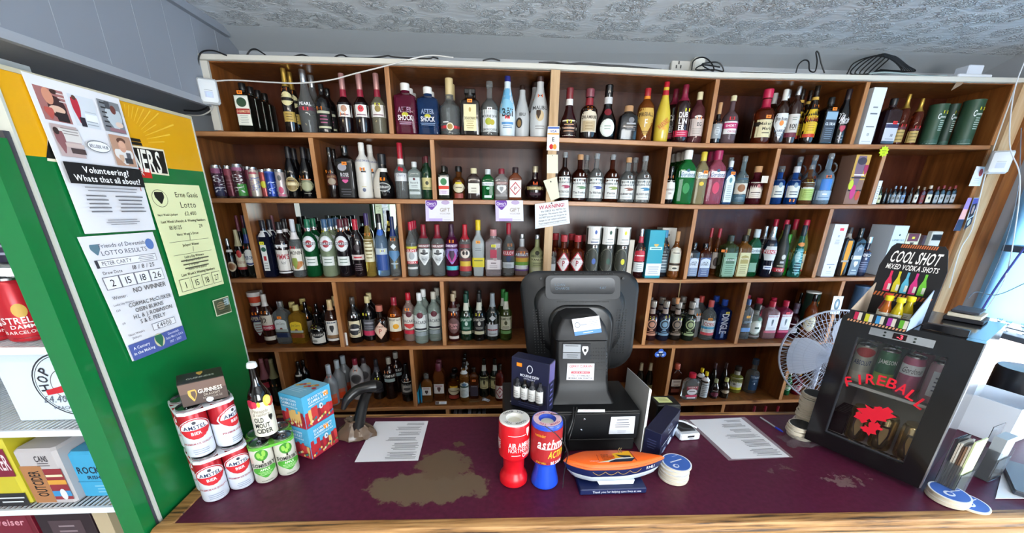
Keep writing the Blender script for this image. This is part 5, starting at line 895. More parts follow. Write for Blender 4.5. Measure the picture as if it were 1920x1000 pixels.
# lettering of the cider maker on the end panel
pan = plane_surf((cx, 0, 0), (0,1,0), (0,0,1))
def pz(px, py): p = atX(px, py, cx); return p.y, p.z
lb = MB()
y0, z0 = pz(262, 300); 
for i in range(26):
    a = math.radians(8+i*6.6); r0 = .075; r1 = min(.14+.035*(i % 3), (2.112-pz(238, 268)[1])/max(math.sin(a), .05))
    yc, zc = pz(238, 268); lb.add([pan(yc+r*math.cos(a+q), zc+r*math.sin(a+q), .0006) for r, q in ((r0, -.008), (r1, -.012), (r1, .012), (r0, .008))], [(0, 1, 2, 3)], '#e6b93a')
for i in range(6):
    yc, zc = pz(250, 262+i*6.5); w_ = .030+.006*i; lb.add([pan(yc-w_, zc-.004, .0008), pan(yc+w_*.8, zc-.004, .0008), pan(yc+w_*.75, zc+.004, .0008), pan(yc-w_, zc+.004, .0008)], [(0,1,2,3)], '#15140f')
a_, b_, c_, d_ = pz(246, 272), pz(306, 281), pz(317, 330), pz(246, 315)
a0 = (a_[0]-.22, a_[1]+.0); d0 = (d_[0]-.22, d_[1]+.0)
lb.add([pan(a0[0], a0[1], .001), pan(d0[0], d0[1], .001), pan(c_[0], c_[1], .001), pan(b_[0], b_[1], .001)], [(0, 1, 2, 3)], '#e6dcc0')
lb.add([pan(a0[0], a0[1]-.006, .0012), pan(d0[0], d0[1]+.006, .0012), pan(c_[0]-.004, c_[1]+.005, .0012), pan(b_[0]-.004, b_[1]-.005, .0012)], [(0, 1, 2, 3)], '#121210')
p1, p2 = pz(248, 299), pz(300, 305); put_text(lb, 'NERS', (p1[0]+p2[0])/2, (p1[1]+p2[1])/2, .060, p2[0]-p1[0], mat('#f0ece0', .4), pan, .0016, True, .06, -.03, True)
put_text(lb, 'MAG', p1[0]-.052, p1[1]+.002, .060, .09, mat('#f0ece0', .4), pan, .0016, True, .06, -.03, True)
p1, p2 = pz(256, 322), pz(283, 326); lb.add([pan(p1[0]-.06, p1[1]-.013, .0014), pan(p2[0], p2[1]-.013, .0014), pan(p2[0], p2[1]+.012, .0014), pan(p1[0]-.06, p1[1]+.013, .0014)], [(0,1,2,3)], '#c4281e')
put_text(lb, 'CIDER', (p1[0]+p2[0])/2-.03, (p1[1]+p2[1])/2, .014, .085, mat('#f0e6dc', .4), pan, .002, True)
p1 = pz(229, 217); put_text(lb, '1935', p1[0]-.006, p1[1], .010, .03, mat('#3a2c10', .4), pan, .001)
lb.v = [tuple(Vector(v)-Vector((-1.5, 1.25, 0))) for v in lb.v]; lb.build('printed_logo', ck, flat=True)
# notices taped to the panel
PX_ = cx+.0045
sheetX('poster', 'white volunteering poster with five photos taped high on the green cooler', 'poster', [(39,133), (221,185), (292,431), (159,439)], PX_, [
 R(.74,.94,.28,'#a06a68',-.31), E(.76,.90,.18,'#3a2326',-.28), E(.84,.94,.10,'#c98a70',-.34), E(.79,.84,.16,'#d8b49e',-.29), E(.91,.94,.07,'#3a2420',-.27), P(.75,.82,.09,'#b5534a',-.38), L(.86,.93,3,.08,'#d9c9c4',-.21), R(.745,.80,.12,'#2a2022',-.26), R(.74,.94,.27,'#cdd3da',.0), P(.76,.92,.08,'#b0283a',-.08), R(.74,.80,.06,'#2a2430',-.05), R(.78,.83,.14,'#e3e6ea',.06), E(.905,.935,.045,'#5a3a30',-.08), L(.75,.79,2,.16,'#9aa2aa',.05), R(.84,.845,.12,'#aab2ba',.06),
 R(.74,.955,.27,'#7a7e84',.315), P(.75,.90,.2,'#b9c2c8',.34), E(.87,.93,.07,'#6a3a34',.35), L(.76,.95,6,.08,'#2a2c30',.23), R(.90,.95,.06,'#4a4c52',.29), E(.78,.82,.1,'#d9c2b4',.38), R(.745,.77,.2,'#8f6a72',.34), R(.52,.72,.27,'#b9a4a2',-.31), R(.62,.70,.22,'#d6d2ce',-.27), P(.54,.68,.1,'#8a5a5e',-.39), R(.545,.58,.16,'#4a3c3c',-.24), L(.66,.71,3,.2,'#8a8280',-.26), E(.655,.70,.06,'#3a2a28',-.41), R(.585,.61,.2,'#c9b6b0',-.26),
 R(.50,.72,.27,'#b08a74',.32), P(.51,.62,.24,'#d9d6d4',.32), E(.60,.69,.10,'#c99a84',.32), R(.52,.56,.1,'#3a3a3e',.36), E(.66,.705,.115,'#5a3c30',.32), E(.63,.685,.085,'#d2a48c',.32), R(.56,.60,.06,'#55555c',.37), P(.52,.58,.06,'#c9a890',.27), E(.575,.655,.28,'#5a626a',.01), E(.58,.65,.265,'#e9e9ee',.01), T('BELLEEK HUB',.615,.022,.22,'#4a525a',.01),
 R(.345,.485,.96,'#111114'), T('Volunteering?',.445,.042,.58,'#f2f2f2'), T('Whats that all about?',.385,.042,.84,'#f2f2f2'), L(.29,.335,2,.8,'#8a8a90'), L(.14,.28,5,.34,'#6a6a70',-.24), L(.14,.28,5,.40,'#6a6a70',.2), L(.05,.10,3,.5,'#8a8a90'), R(.315,.345,.012,'#b9503a',.40)], curl=.0012)
sheetX('notice', 'white club lotto results sheet taped below the volunteering poster', 'notice', [(145,445), (285,435), (350,636), (248,678)], PX_, [
 P(.86,.94,.12,'#5a7a8a',-.36), E(.86,.95,.13,'#5a78b4',.38), T('Friends of Devenish',.925,.032,.62,'#4a4e60',0,False), T('LOTTO RESULTS',.87,.034,.62,'#4a4e60',0,False), R(.765,.825,.84,'#8a8a94'), R(.77,.82,.82,'#e6e6ea'), R(.765,.825,.04,'#3a3a44',-.42), T('PETER CARTY',.795,.03,.4,'#4a4a54',-.16,False), L(.775,.815,3,.26,'#7a7a84',.26),
 T('Draw Date',.725,.024,.26,'#4a4a54',-.27,False), T('18 / 8 / 25',.735,.034,.42,'#15151a',.18,False,.1), R(.595,.695,.88,'#6a6a74'), R(.60,.69,.20,'#e6e6ea',-.33), R(.60,.69,.20,'#e6e6ea',-.11), R(.60,.69,.20,'#e6e6ea',.11), R(.60,.69,.20,'#e6e6ea',.33), T('2',.645,.055,.1,'#15151a',-.33,False), T('15',.645,.055,.14,'#15151a',-.11,False), T('18',.645,.055,.14,'#15151a',.11,False), T('26',.645,.055,.15,'#15151a',.33,False),
 T('Winner:',.53,.026,.24,'#4a4a54',-.32,False), T('NO WINNER',.555,.04,.52,'#15151a',.16,False,.1), T('Lucky Dip Winners',.475,.016,.3,'#4a4a54',-.3,False), T('£20',.43,.016,.07,'#4a4a54',-.42,False), T('£10',.32,.016,.07,'#4a4a54',-.42,False), T('CORMAC McCUSKER',.445,.034,.70,'#15151a',.1,False,.1), T('OISIN BURNS',.395,.034,.5,'#15151a',.05,False,.1), T('H.L & J. ROBINSON',.345,.034,.66,'#15151a',.08,False,.1), T('S & E. FEELY',.295,.034,.5,'#15151a',.04,False,.1), T("Next Week's",.215,.018,.25,'#4a4a54',-.3,False), T('Jackpot',.185,.018,.18,'#4a4a54',-.32,False), R(.185,.245,.42,'#6a6a74',.18), R(.189,.241,.405,'#e6e6ea',.18), T('£4900',.215,.042,.32,'#15151a',.18,False),
 R(.0,.14,.98,'#4a5a9c'), E(.03,.15,.18,'#c9c6a0',.0), P(.03,.14,.14,'#2a6a4a',.0), T('A Century',.10,.024,.26,'#e2e4f0',-.31), T('in the Making',.055,.024,.34,'#e2e4f0',-.29), T('Devenish',.115,.022,.22,'#c9cce6',.28), T("Saint Mary's GAA",.08,.022,.34,'#c9cce6',.28), T('1917 - 2017',.04,.022,.3,'#c9cce6',.28)], curl=.0015)
yl = '#dfe3b0'
sheetX('notice', 'pale yellow lotto sheet with handwritten numbers on the green cooler panel', 'notice', [(270,343), (372,348), (420,532), (336,556)], PX_, [
 E(.80,.95,.27,'#5a5c44',-.32), E(.805,.945,.255,yl,-.32), P(.83,.93,.16,'#15150f',-.32), T('Erne Gaels',.91,.045,.56,'#26261c',.18,False), T('Lotto',.82,.055,.38,'#26261c',.16,False), T("Next Week's Jackpot",.735,.018,.36,'#3a3a2c',-.27), T('£2,400',.74,.036,.3,'#1c1c18',.16,False,.1), T("Last Week's Results & Winning Numbers",.675,.022,.86,'#2a2a20'), T('18/8/25',.62,.036,.3,'#1c1c18',-.2,False), T('29',.62,.034,.1,'#1c1c18',.3,False), T("Next Week's Draw",.555,.022,.44,'#2a2a20'), R(.49,.493,.8,'#4a4a3a'), T('/',.52,.05,.3,'#1c1c18',.02,False), T('Jackpot Winner',.455,.022,.38,'#2a2a20'), R(.37,.373,.8,'#4a4a3a'), T('/',.41,.05,.3,'#1c1c18',.02,False), T('Lucky Dip Winners',.345,.022,.48,'#2a2a20'), L(.22,.33,3,.6,'#5a5a48'), T('Damian McGurn',.31,.024,.5,'#1c1c18',-.02,False,.1), T('S. O Brien',.27,.024,.4,'#1c1c18',-.06,False,.1), T('Anne-Marie Burke',.23,.024,.54,'#1c1c18',0,False,.1), T("Last Week's Winning Numbers",.185,.024,.8,'#2a2a20')]
 +[R(.03,.15,.2,'#7a7c62',d) for d in (-.34,-.11,.12,.35)]+[R(.036,.144,.185,yl,d) for d in (-.34,-.11,.12,.35)]+[T(s_,.09,.06,.1,'#1c1c18',d,False) for s_, d in (('1',-.34),('15',-.11),('18',.12),('27',.35))], c=yl, curl=.0012)
sheetX('photo_card', 'small woodland photo card stuck low on the green cooler panel', 'card', [(398,564), (427,555), (434,585), (406,594)], PX_, [R(.05,.95,.94,'#4a5238'), E(.3,.8,.5,'#8a7a5c',-.1), R(.5,.9,.3,'#9ab0b4',.28), L(.1,.9,6,.7,'#2c3222')], c='#c9cfae')
# ---- stock inside the cooler
def surf_can(r): return cyl_surf(r)
def rcan(name, label, cat, x, y, z, r, h, m, layers, rz=0, group=None, parent=None):
    b = MB(); b.lathe([(r*.8,0),(r*.97,h*.03),(r,h*.06),(r,h*.90),(r*.86,h*.965)], m, 28); b.lathe([(r*.80,h*.958),(r*.86,h*.966),(r*.87,h),(r*.82,h),(r*.80,h*.975),(r*.02,h*.974)], STEEL, 28, caps=False)
    o = b.build(name, parent, (x, y, z), rz)
    if label: tag(o, label, cat, group)
    if layers:
        lb = MB(); paint(lb, layers, h, 2*r, cyl_surf(r), nu=14); lb.build('label', o, flat=True)
    if parent is None or True:
        tb = MB(); tb.tube([(-.006, -.012, h*.978), (-.007, .0, h*.985), (0, .006, h*.985), (.007, 0, h*.985), (.006, -.012, h*.978), (0, -.015, h*.979), (-.006, -.012, h*.978)], .0016, STEEL, 5); tb.build('ring_pull', o)
    return o
es = [E(.40,.62,.34,'#c9a24a',.05), T('ESTRELLA',.36,.10,1.1,'#e9e2e2'), T('DAMM',.26,.06,.6,'#e9e2e2'), T('BARCELONA',.17,.05,.9,'#e2c6c6'), L(.05,.10,1,.9,'#8a1c26')]
for i, px in enumerate((58, -8, -78)):
    y = 1.05; x = xfor(px, y, 1.52); rcan('beer_can', ['red beer can with gold star nearest the cooler frame','red beer can second from the cooler frame, green price scrawl','red beer can at the picture edge of the cooler shelf'][i], 'can', x, y, ZL[1]+.001, .039, .168, mat('#b5202c', .3, .2), es+([T('£9',.6,.14,.5,'#8ad65a',.1,False), T('2 PACK',.45,.05,.6,'#8ad65a',-.1,False)] if i == 1 else []), -math.atan2(x, y)*.8, 'red beer cans in the cooler')
for i, px in enumerate((30, -32)):
    y = 1.06; x = xfor(px, y, 1.72); rcan('beer_can', ['dark can on the upper cooler shelf by the frame','dark can further along the upper cooler shelf'][i], 'can', x, y, ZL[0]+.001, .036, .16, mat('#26243a', .35, .2), [L(.1,.8,6,.8,'#8a8aa0')], .6, 'dark cans in the cooler')
xl = xfor(36, 1.04, 1.27); q0 = Vector((xl, 1.04, ZL[2]+.001))
o, w_, F_ = obox('beer_box', 'white lager box with round red and black emblem in the cooler', 'box', q0, Vector((-1.04, 1.04, q0.z)), .3, .215, mat('#d6e4f0', .5))
Wd = w_; lb = MB(); s = F_['front']; cxu, czu = xfor(132, 1.04, 1.38)-(xl+w_/2), .112; R0 = .098
for r_, c in ((R0,'#2a2a34'),(R0-.004,'#d6e4f0'),(R0-.007,'#2a2a34'),(R0-.009,'#d6e4f0'),(.052,'#4a3a44'),(.050,'#d6e4f0')):
    lb.add([s(cxu+r_*math.cos(2*math.pi*i/40), czu+r_*math.sin(2*math.pi*i/40), .0006+(R0-r_)*.02) for i in range(40)], [tuple(range(40))], c)
lb.add([s(cxu+u, czu+z, .003) for u, z in ((-.07,-.015),(-.02,0),(-.02,.055),(.01,.055),(.045,-.05),(.008,-.055),(-.012,.0),(-.02,-.02),(-.07,-.03))], [(0,1,2,3,4,5,6,7,8)], '#c4202c')
def arc(txt, r_, a0, a1, h, c, flip=False):
    for i, ch_ in enumerate(txt):
        a = a0+(a1-a0)*i/max(1, len(txt)-1); put_text(lb, ch_, cxu+r_*math.cos(a), czu+r_*math.sin(a), h, h*.75, mat(c, .5), s, .0026, True, 0, a-math.pi/2+(math.pi if flip else 0))
arc('HOP HOUSE', .070, math.radians(186), math.radians(10), .026, '#2a2a34'); arc('LAGER', .072, math.radians(258), math.radians(330), .026, '#2a2a34', True)
put_text(lb, '£4.40', cxu-.055, czu-.042, .022, .06, mat('#5a5f70', .5), s, .003, False, .2); put_text(lb, '4 PACK', cxu-.045, czu-.070, .010, .05, mat('#5a5f70', .5), s, .003, False, .2)
lb.build('printed_emblem', o, flat=True)
face(o, 'price_sticker', [R(.12,.22,.12,'#ff8a1e')], .215, .3, F_['left'])
# lower shelf packs
def pack(name, label, px, top, y, z, w_px, d, m, layers, rz=0):
    x0 = xfor(px, y, z); x1 = xfor(px+w_px, y, z); h = ztop(x0, y, top, z)-z
    BL = Vector((x0, y, z)); BR = Vector((x0+(x1-x0)*math.cos(rz), y+(x1-x0)*math.sin(rz), z)); o, w_, F_ = obox(name, label, 'pack', BL, BR, d, h, m, ch=.008)
    face(o, 'printed_wrap', layers, h, w_, F_['front']); return o, w_, h, F_
z4 = ZL[3]+.001
o, w_, h, F_ = pack('cider_pack', 'blue carton of Irish lager beside the cooler frame on the low shelf'.replace('Irish ', ''), 158, 850, 1.03, z4, 66, .2, mat('#3fa0cc', .4), [T('ROCKSHORE',.62,.14,1.3,'#1c2030',.3), T('IRISH LAGER',.46,.07,.9,'#1c2030',.3), L(.1,.3,3,.5,'#8ac6e0',.2), R(.36,.38,.96,'#2c86b0')]); o.name = 'lager_carton'
o, w_, h, F_ = pack('can_pack', 'shrink-wrapped multipack of orange and maroon cider cans', 70, 845, 1.005, z4, 76, .2, mat('#b9b4b6', .35), [R(.05,.72,.5,'#a8744a',-.22), T('OUTCIDER',.40,.15,.8,'#1c1a1a',-.2,True,0,1.5708), T('CANS',.84,.10,.3,'#3a343a',.12), L(.70,.78,2,.3,'#6a646a',.12), R(.10,.66,.44,'#8a2c34',.26), R(.16,.26,.44,'#3a8ac0',.26), R(.38,.46,.44,'#d0983a',.26), R(.52,.56,.4,'#d6cfae',.26), E(.1,.3,.16,'#d6d6da',.3)])
o, w_, h, F_ = pack('cider_pack', 'maroon and yellow cider pack at the picture edge of the low shelf', -40, 825, .985+.02, z4, 100, .16, mat('#c2b62e', .4), [R(.45,.85,.98,'#7a1c34'), T('WOODPECKER',.66,.22,.95,'#e2d6da'), R(.0,.2,.98,'#26262a'), E(.84,1,.3,'#a01c34',.1), L(.04,.16,2,.5,'#d6dce2',.2)])
z5 = .70
b = MB(); b.box((-1.969, .975, .66), (cx-.034, 1.49, .70), LIN); kp(b, 'bottom_deck', flat=True)
for px, top, w_px, c, lay, lk, nm in ((-90, 955, 175, '#6a1426', [R(.1,.9,.9,'#741a2e'), T('Budweiser',.80,.10,.5,'#d99aa6',.16,True,.1), T('[100%]',.45,.13,.36,'#d99aa6',.2)], 'dark red beer case under the lowest wire shelf', 'beer_case'), (92, 958, 100, '#2a1c22', [R(.45,.8,.6,'#4a3a40'), L(.5,.75,3,.4,'#8a7a80')], 'black and maroon case beside the red beer case', 'beer_case'), (196, 955, 28, '#b9a88a', [], 'kraft carton edge at the bottom of the cooler by the frame', 'carton')):
    x0, x1 = xfor(px, 1.03, .80), xfor(px+w_px, 1.03, .80); o, w_, F_ = obox(nm, lk, 'box', Vector((x0, 1.03, z5+.001)), Vector((min(x1, -1.05), 1.03, z5+.001)), .3, .25, mat(c, .45))
    if lay: face(o, 'printed_front', lay, .25, w_, F_['front'])
# ------------------------------------------------------------------ stock on the counter beside the cooler
def twocan(nm, parent, x, y, r, h, top_c, bot_c, split, layers, rz):
    b = MB(); b.lathe([(r*.8,0),(r*.97,h*.03),(r,h*.06),(r,h*split)], mat(bot_c, .3, .25), 28, caps=True); b.lathe([(r,h*split),(r,h*.90),(r*.86,h*.965)], mat(top_c, .3, .25), 28, caps=False)
    b.lathe([(r*.86,h*.965),(r*.87,h),(r*.82,h),(r*.80,h*.975),(r*.02,h*.974)], STEEL, 28, caps=False); b.lathe([(r*.78,0),(r*.96,h*.028),(r*1.002,h*.062)], STEEL, 28)
    o = b.build(nm, parent, (x, y, 0), rz); lb = MB(); paint(lb, layers, h, 2*r, cyl_surf(r), nu=14); lb.build('label', o, flat=True)
    tb = MB(); tb.tube([(-.006,-.012,h*.979),(-.007,0,h*.986),(0,.006,h*.986),(.007,0,h*.986),(.006,-.012,h*.979),(0,-.015,h*.98)], .0016, STEEL, 5); tb.build('ring_pull', o); return o
ams = [E(.385,.815,.97,'#d9dce2'), E(.395,.805,.93,'#b51c26'), E(.415,.785,.87,'#e2e6ee'), ('b',.415,.59,.87,'#c0202a',0), T('AMSTEL',.64,.075,.72,'#1c2a4c'), T('BIER',.52,.06,.34,'#e9e2e4'), E(.70,.76,.14,'#3a3a44'), T('PREMIUM 4.1% QUALITY',.31,.035,.9,'#a8545c',0,True), L(.08,.20,3,.6,'#9aa6ba')]
som = [E(.62,.90,.56,'#3f8a2c',-.02), E(.70,.84,.16,'#8ac04a',-.14), E(.72,.88,.16,'#8ac04a',.08), E(.66,.76,.14,'#8ac04a',-.02), R(.57,.63,.08,'#3a3a2c',-.02), T('SOMERSBY',.505,.085,.9,'#23241f'), P(.18,.44,.9,'#4a9a34'), T('APPLE',.39,.055,.4,'#e6f0d6'), L(.24,.34,3,.6,'#b9dca0'), L(.08,.11,1,.5,'#5a6a4a')]
def four(nm, label, A, e, z, r, h, cols, layers, card_c, jig, face_rz):
    o = empty(nm, (A.x, A.y, z)); tag(o, label, 'pack', 'can four-packs on the counter')
    e = e.normalized(); n = Vector((-e.y, e.x)); g = r*2.04
    pos = [(0, 0), (1, 0), (0, 1), (1, 1)]
    for i, (a, c) in enumerate(pos):
        p = e*(g*a)+n*(g*c); twocan('can', o, p.x, p.y, r, h, cols[0], cols[1], cols[2], layers, face_rz+jig[i])
    b = MB(); ring = []
    for i in range(28):
        a = 2*math.pi*i/28; q = (abs(math.cos(a))**6+abs(math.sin(a))**6)**(-1/6); u, v = g/2+(g/2+r*1.03)*q*math.cos(a), g/2+(g/2+r*1.03)*q*math.sin(a); ring.append((u, v))
    def rg(zz, k): return [tuple((e*(g/2+(u-g/2)*k)+n*(g/2+(v-g/2)*k)).to_3d()+Vector((0, 0, zz))) for u, v in ring]
    b.loft([rg(h*.90, 1.0), rg(h*.955, 1.0), rg(h*.962, .985)], mat(card_c, .4), caps=False)
    top = MB(); hs = []
    # card web between the four protruding rims
    for (a0, c0, a1, c1) in ((-.5,.38,1.5,.62), (.38,-.5,.62,.379), (.38,.621,.62,1.5)):
        pts = [e*(g*a)+n*(g*c) for a, c in ((a0,c0),(a1,c0),(a1,c1),(a0,c1))]; b.add([tuple(p.to_3d()+Vector((0,0,h*.962))) for p in pts], [(0,1,2,3)], mat(card_c, .4))
    # flat collar round each rim
    for a, c in pos:
        p = e*(g*a)+n*(g*c); v = []; N = 24
        for i in range(N):
            t_ = 2*math.pi*i/N; v += [(p.x+r*.88*math.cos(t_), p.y+r*.88*math.sin(t_), h*.962), (p.x+r*1.02*math.cos(t_), p.y+r*1.02*math.sin(t_), h*.961)]
        b.add(v, [(2*i, 2*i+1, (2*i+3) % (2*N), (2*i+2) % (2*N)) for i in range(N)], mat(card_c, .4))
    b.build('carrier_card', o); return o
e1 = Vector((.0510, .0530)); A1 = Vector((-.893, 1.062))
fr = -math.atan2(-.86, 1.06)
four('beer_four_pack', 'red and white beer four-pack standing on the counter, under another', A1, e1, .9522, .036, .166, ('#a81c28', '#dfe4ee', .52), ams, '#dfe3e8', [0, .1, 0, 0], -fr*-1 if False else math.atan2(.86, 1.06))
four('beer_four_pack', 'upper red and white beer four-pack with a dark gift box on top', A1+Vector((-.006, .004)), e1, .9522+.1672, .036, .166, ('#a81c28', '#dfe4ee', .52), ams, '#dfe3e8', [0, .75, 0, 0], math.atan2(.86, 1.06))
zt = .9522+2*.1672+.001
BL, BR = atZ(343.6, 765.7, zt), atZ(430, 744, zt); h = ztop(BL.x, BL.y, 723.6, zt)-zt
o, w_, F_ = obox('stout_gift_box', 'dark stout gift box on top of the red four-packs', 'box', BL, BR, .085, h, mat('#2b2421', .4))
face(o, 'front_print', [R(.03,.97,.98,'#4a3a34'), R(.55,.97,.98,'#6a5248'), T('GUINNESS',.55,.17,.52,'#e2dccf',.14), T('DRAUGHT',.36,.10,.36,'#a89c8e',.16), T('NITROSURGE',.22,.09,.42,'#8a7f74',.16), P(.18,.68,.18,'#c9a24a',-.24), P(.26,.62,.10,'#5a463c',-.22), E(0,.22,.16,'#c9d6e2',.08)], h, w_, F_['front'])
face(o, 'top_print', [T('GUINNESS',.35,.14,.6,'#b9c0b4'), P(.55,.9,.14,'#c9a24a',0)], .085, w_, F_['top'])
A2 = Vector((-.774, 1.140)); e2 = Vector((.060, .038))
four('cider_four_pack', 'green and cream apple cider four-pack with a brown bottle on top', A2, e2, .9522, .0335, .150, ('#d6d3c6', '#d6d3c6', .5), som, '#5fae3a', [0, .1, 0, 0], math.atan2(.76, 1.15))
n2 = Vector((-e2.y, e2.x)).normalized(); e2n = e2.normalized(); pc = A2+e2n*.030+n2*.022; zb = .9522+.1505
hb = ztop(pc.x, pc.y, 679, zb)-zb; r = .034
o = MB().lathe([(a*r, c*hb) for a, c in ((.9,0),(1,.02),(1,.50),(.97,.56),(.80,.63),(.55,.69),(.42,.74),(.36,.84),(.33,.95),(.36,.955),(.36,.965))], mat('#0d0706', .08, 0, 0, 0, 1.5, 1, .6), 32).build('cider_bottle', None, (pc.x, pc.y, zb), math.atan2(.76, 1.15)*.8)
tag(o, 'dark cider bottle with fruit label standing on the green four-pack', 'bottle')
lb = MB(); lay = [R(.06,.52,.98,'#d9d6c6'), E(.44,.56,.30,'#b01c3c',-.36), E(.45,.54,.22,'#c8324a',-.22), E(.46,.53,.14,'#d9c23a',-.05), E(.45,.60,.30,'#e6c84a',.30), E(.44,.56,.24,'#c84a3a',.40), E(.47,.58,.2,'#e8d87a',.34), T('Pineapple',.41,.042,.6,'#8a7a6a',-.05,False,.15), T('& raspberry',.365,.042,.62,'#8a7a6a',-.02,False,.15), T('OLD',.29,.06,.36,'#20201c',-.16), T('MOUT',.215,.06,.56,'#20201c',-.06), T('CIDER',.14,.06,.62,'#20201c',-.03), P(.26,.34,.14,'#20201c',.30)]
paint(lb, lay, hb, 2*r, cyl_surf(r), nu=14); lb.build('label', o, flat=True)
c = MB(); N = 24; rings = [[(rr*(1+(.05 if i % 2 else 0))*math.cos(2*math.pi*i/N), rr*(1+(.05 if i % 2 else 0))*math.sin(2*math.pi*i/N), zz) for i in range(N)] for rr, zz in ((.0148, hb*.935), (.0142, hb*.965), (.0125, hb*.99), (.008, hb))]; c.loft(rings, mat('#dfe6e8', .35)); c.build('crown_cap', o)
# ---- two blue beer boxes
Np, Lt, Rt = atZ(583, 863.7, .9522)+Vector((.005, .004, 0)), atZ(510, 732, 1.213), atZ(632, 829, .9522)
ed = (Vector((Np.x, Np.y))-Vector((Lt.x, Lt.y))).normalized(); wl_ = .112
BLx = Vector((Np.x-ed.x*wl_, Np.y-ed.y*wl_, .9522)); dpt = .125; hh = .1285
bl = [R(.40,1,.99,'#4fa9cf'), R(0,.40,.99,'#a8263a')]
def art(seed):
    random.seed(seed); out = []
    for i in range(9):
        x = -.42+i*.105; out.append(P(.02+random.random()*.1, .42+random.random()*.16, .12, random.choice(['#c23a3a','#b52c34','#d8b06a','#8f2430']), x))
    for i in range(14): out.append(E(.06+.03*(i % 5), .14+.03*(i % 5), .07, random.choice(['#e0c06a','#6a7a4a','#d9d0b0','#3a6a8a','#c23a3a']), -.42+i*.065))
    return out
for k, (lk, dz) in enumerate((('lower of two blue illustrated pale ale boxes on the counter', 0), ('upper of two blue illustrated pale ale boxes on the counter', hh+.0015))):
    o, w_, F_ = obox('beer_box', lk, 'box', Vector((BLx.x, BLx.y, .9522+dz)), Vector((Np.x, Np.y, .9522+dz)), dpt, hh, mat('#4a9cc0', .45), 'blue illustrated beer boxes')
    tx = [T('BEAVERTOWN',.88,.075,.66,'#d9e6f0',-.02), T('GAMMA RAY',.77,.09,.66,'#d9e6f0',-.02), T('AMERICAN PALE ALE',.67,.05,.7,'#d9e6f0',-.02)]
    face(o, 'side_print', bl+art(3+k)+tx, hh, w_, F_['front']); face(o, 'front_print', bl+art(8+k)+[E(.42,.60,.14,'#c9d2dc',.05), E(.46,.54,.04,'#1c2434',.07)]+tx, hh, dpt, F_['right'])
    face(o, 'price_sticker', [R(.72,.86,.17,'#ff9a1e',.30 if k else .12)], hh, dpt, F_['right'], .003)
    if k: face(o, 'top_print', [R(.01,.99,.98,'#7ab4cc'), L(.2,.45,3,.7,'#a9cfe0',-.1)]+[E(.5+.06*(i % 4), .62+.06*(i % 4), .16, ['#c9a85a','#b5743a','#a8343a'][i % 3], -.36+i*.09) for i in range(9)], dpt, w_, F_['top'])
# ---- black plastic stand in a tied brown bag
yT = 1.40
st = empty('tagging_stand', tuple(atZ(668, 816, .9515))); tag(st, 'black curved plastic stand rising from a crumpled brown bag on the counter', 'stand')
org = Vector(st.location)
def sp(pts, rr, nm):
    b = MB(); P_ = spline([atY(a, c, yT+d) for a, c, d in pts], 6); n = len(P_); R2 = [rr[0]+(rr[-1]-rr[0])*i/(n-1) if len(rr) == 2 else rr[min(len(rr)-1, int(i/(n-1)*(len(rr)-1)))]+(rr[min(len(rr)-1, int(i/(n-1)*(len(rr)-1))+1)]-rr[min(len(rr)-1, int(i/(n-1)*(len(rr)-1)))])*((i/(n-1)*(len(rr)-1)) % 1) for i in range(n)]
    b.tube(P_, R2, mat('#0c0c0d', .28), 12); b.v = [tuple(Vector(v)-org) for v in b.v]; b.build(nm, st)
sp([(670, 806, -.02), (676, 778, -.01), (683, 750, 0), (690, 733, 0)], [.025, .022, .020, .019], 'upright')
sp([(716, 722, .02), (704, 724, .01), (690, 726, 0), (670, 732, -.01), (652, 748, -.03), (643, 768, -.05)], [.012, .026, .023, .021, .019, .008], 'curved_arm')
b = MB(); rings = []
for j, (rr, zz) in enumerate(((.062,0),(.070,.006),(.066,.02),(.05,.038),(.032,.056),(.026,.068),(.031,.078))):
    rings.append([((rr*1.15)*(1+.07*math.sin(i*2.3+j)+.05*math.sin(i*5.1))*math.cos(2*math.pi*i/26), rr*.8*(1+.07*math.sin(i*1.7+j*.6))*math.sin(2*math.pi*i/26), zz+.004*math.sin(i*2.9+j)*(j > 0)) for i in range(26)])
b.loft(rings, mat('#5b4a3c', .22)); b.build('bag_base', st, sharp=25)
# ---- price list sheets
def plist(label, q, off):
    rows = [(.04,.20,6),(.24,.42,6),(.46,.56,4),(.60,.70,4),(.74,.84,4),(.88,.95,3)]
    return sheet('price_list', label, 'paper', [atZ(a, c, .9512) for a, c in q], [L(z0, z1, n, wd, '#55555c', dx) for (z0, z1, n), wd, dx in zip(rows, (.5,.46,.62,.4,.5,.34), (.2,.22,.12,.22,.18,.28))], c='#e3e3e6', th=.0006)
plist('white typed price list lying on the worn patch side of the counter', [(704,791), (803,790), (784,864), (665,867)], 0)
plist('laminated typed price list curling on the counter near the mini fridge', [(1293,788), (1389,784), (1480,857), (1372,861)], 0)
sheet('plastic_sleeve', 'clear plastic sleeve poking out under the laminated price list', 'sleeve', [atZ(a, c, .9508) for a, c in ((1287,788), (1396,782), (1487,858), (1366,864))], [], c='#8a7a82', th=.0003, rough=.15)
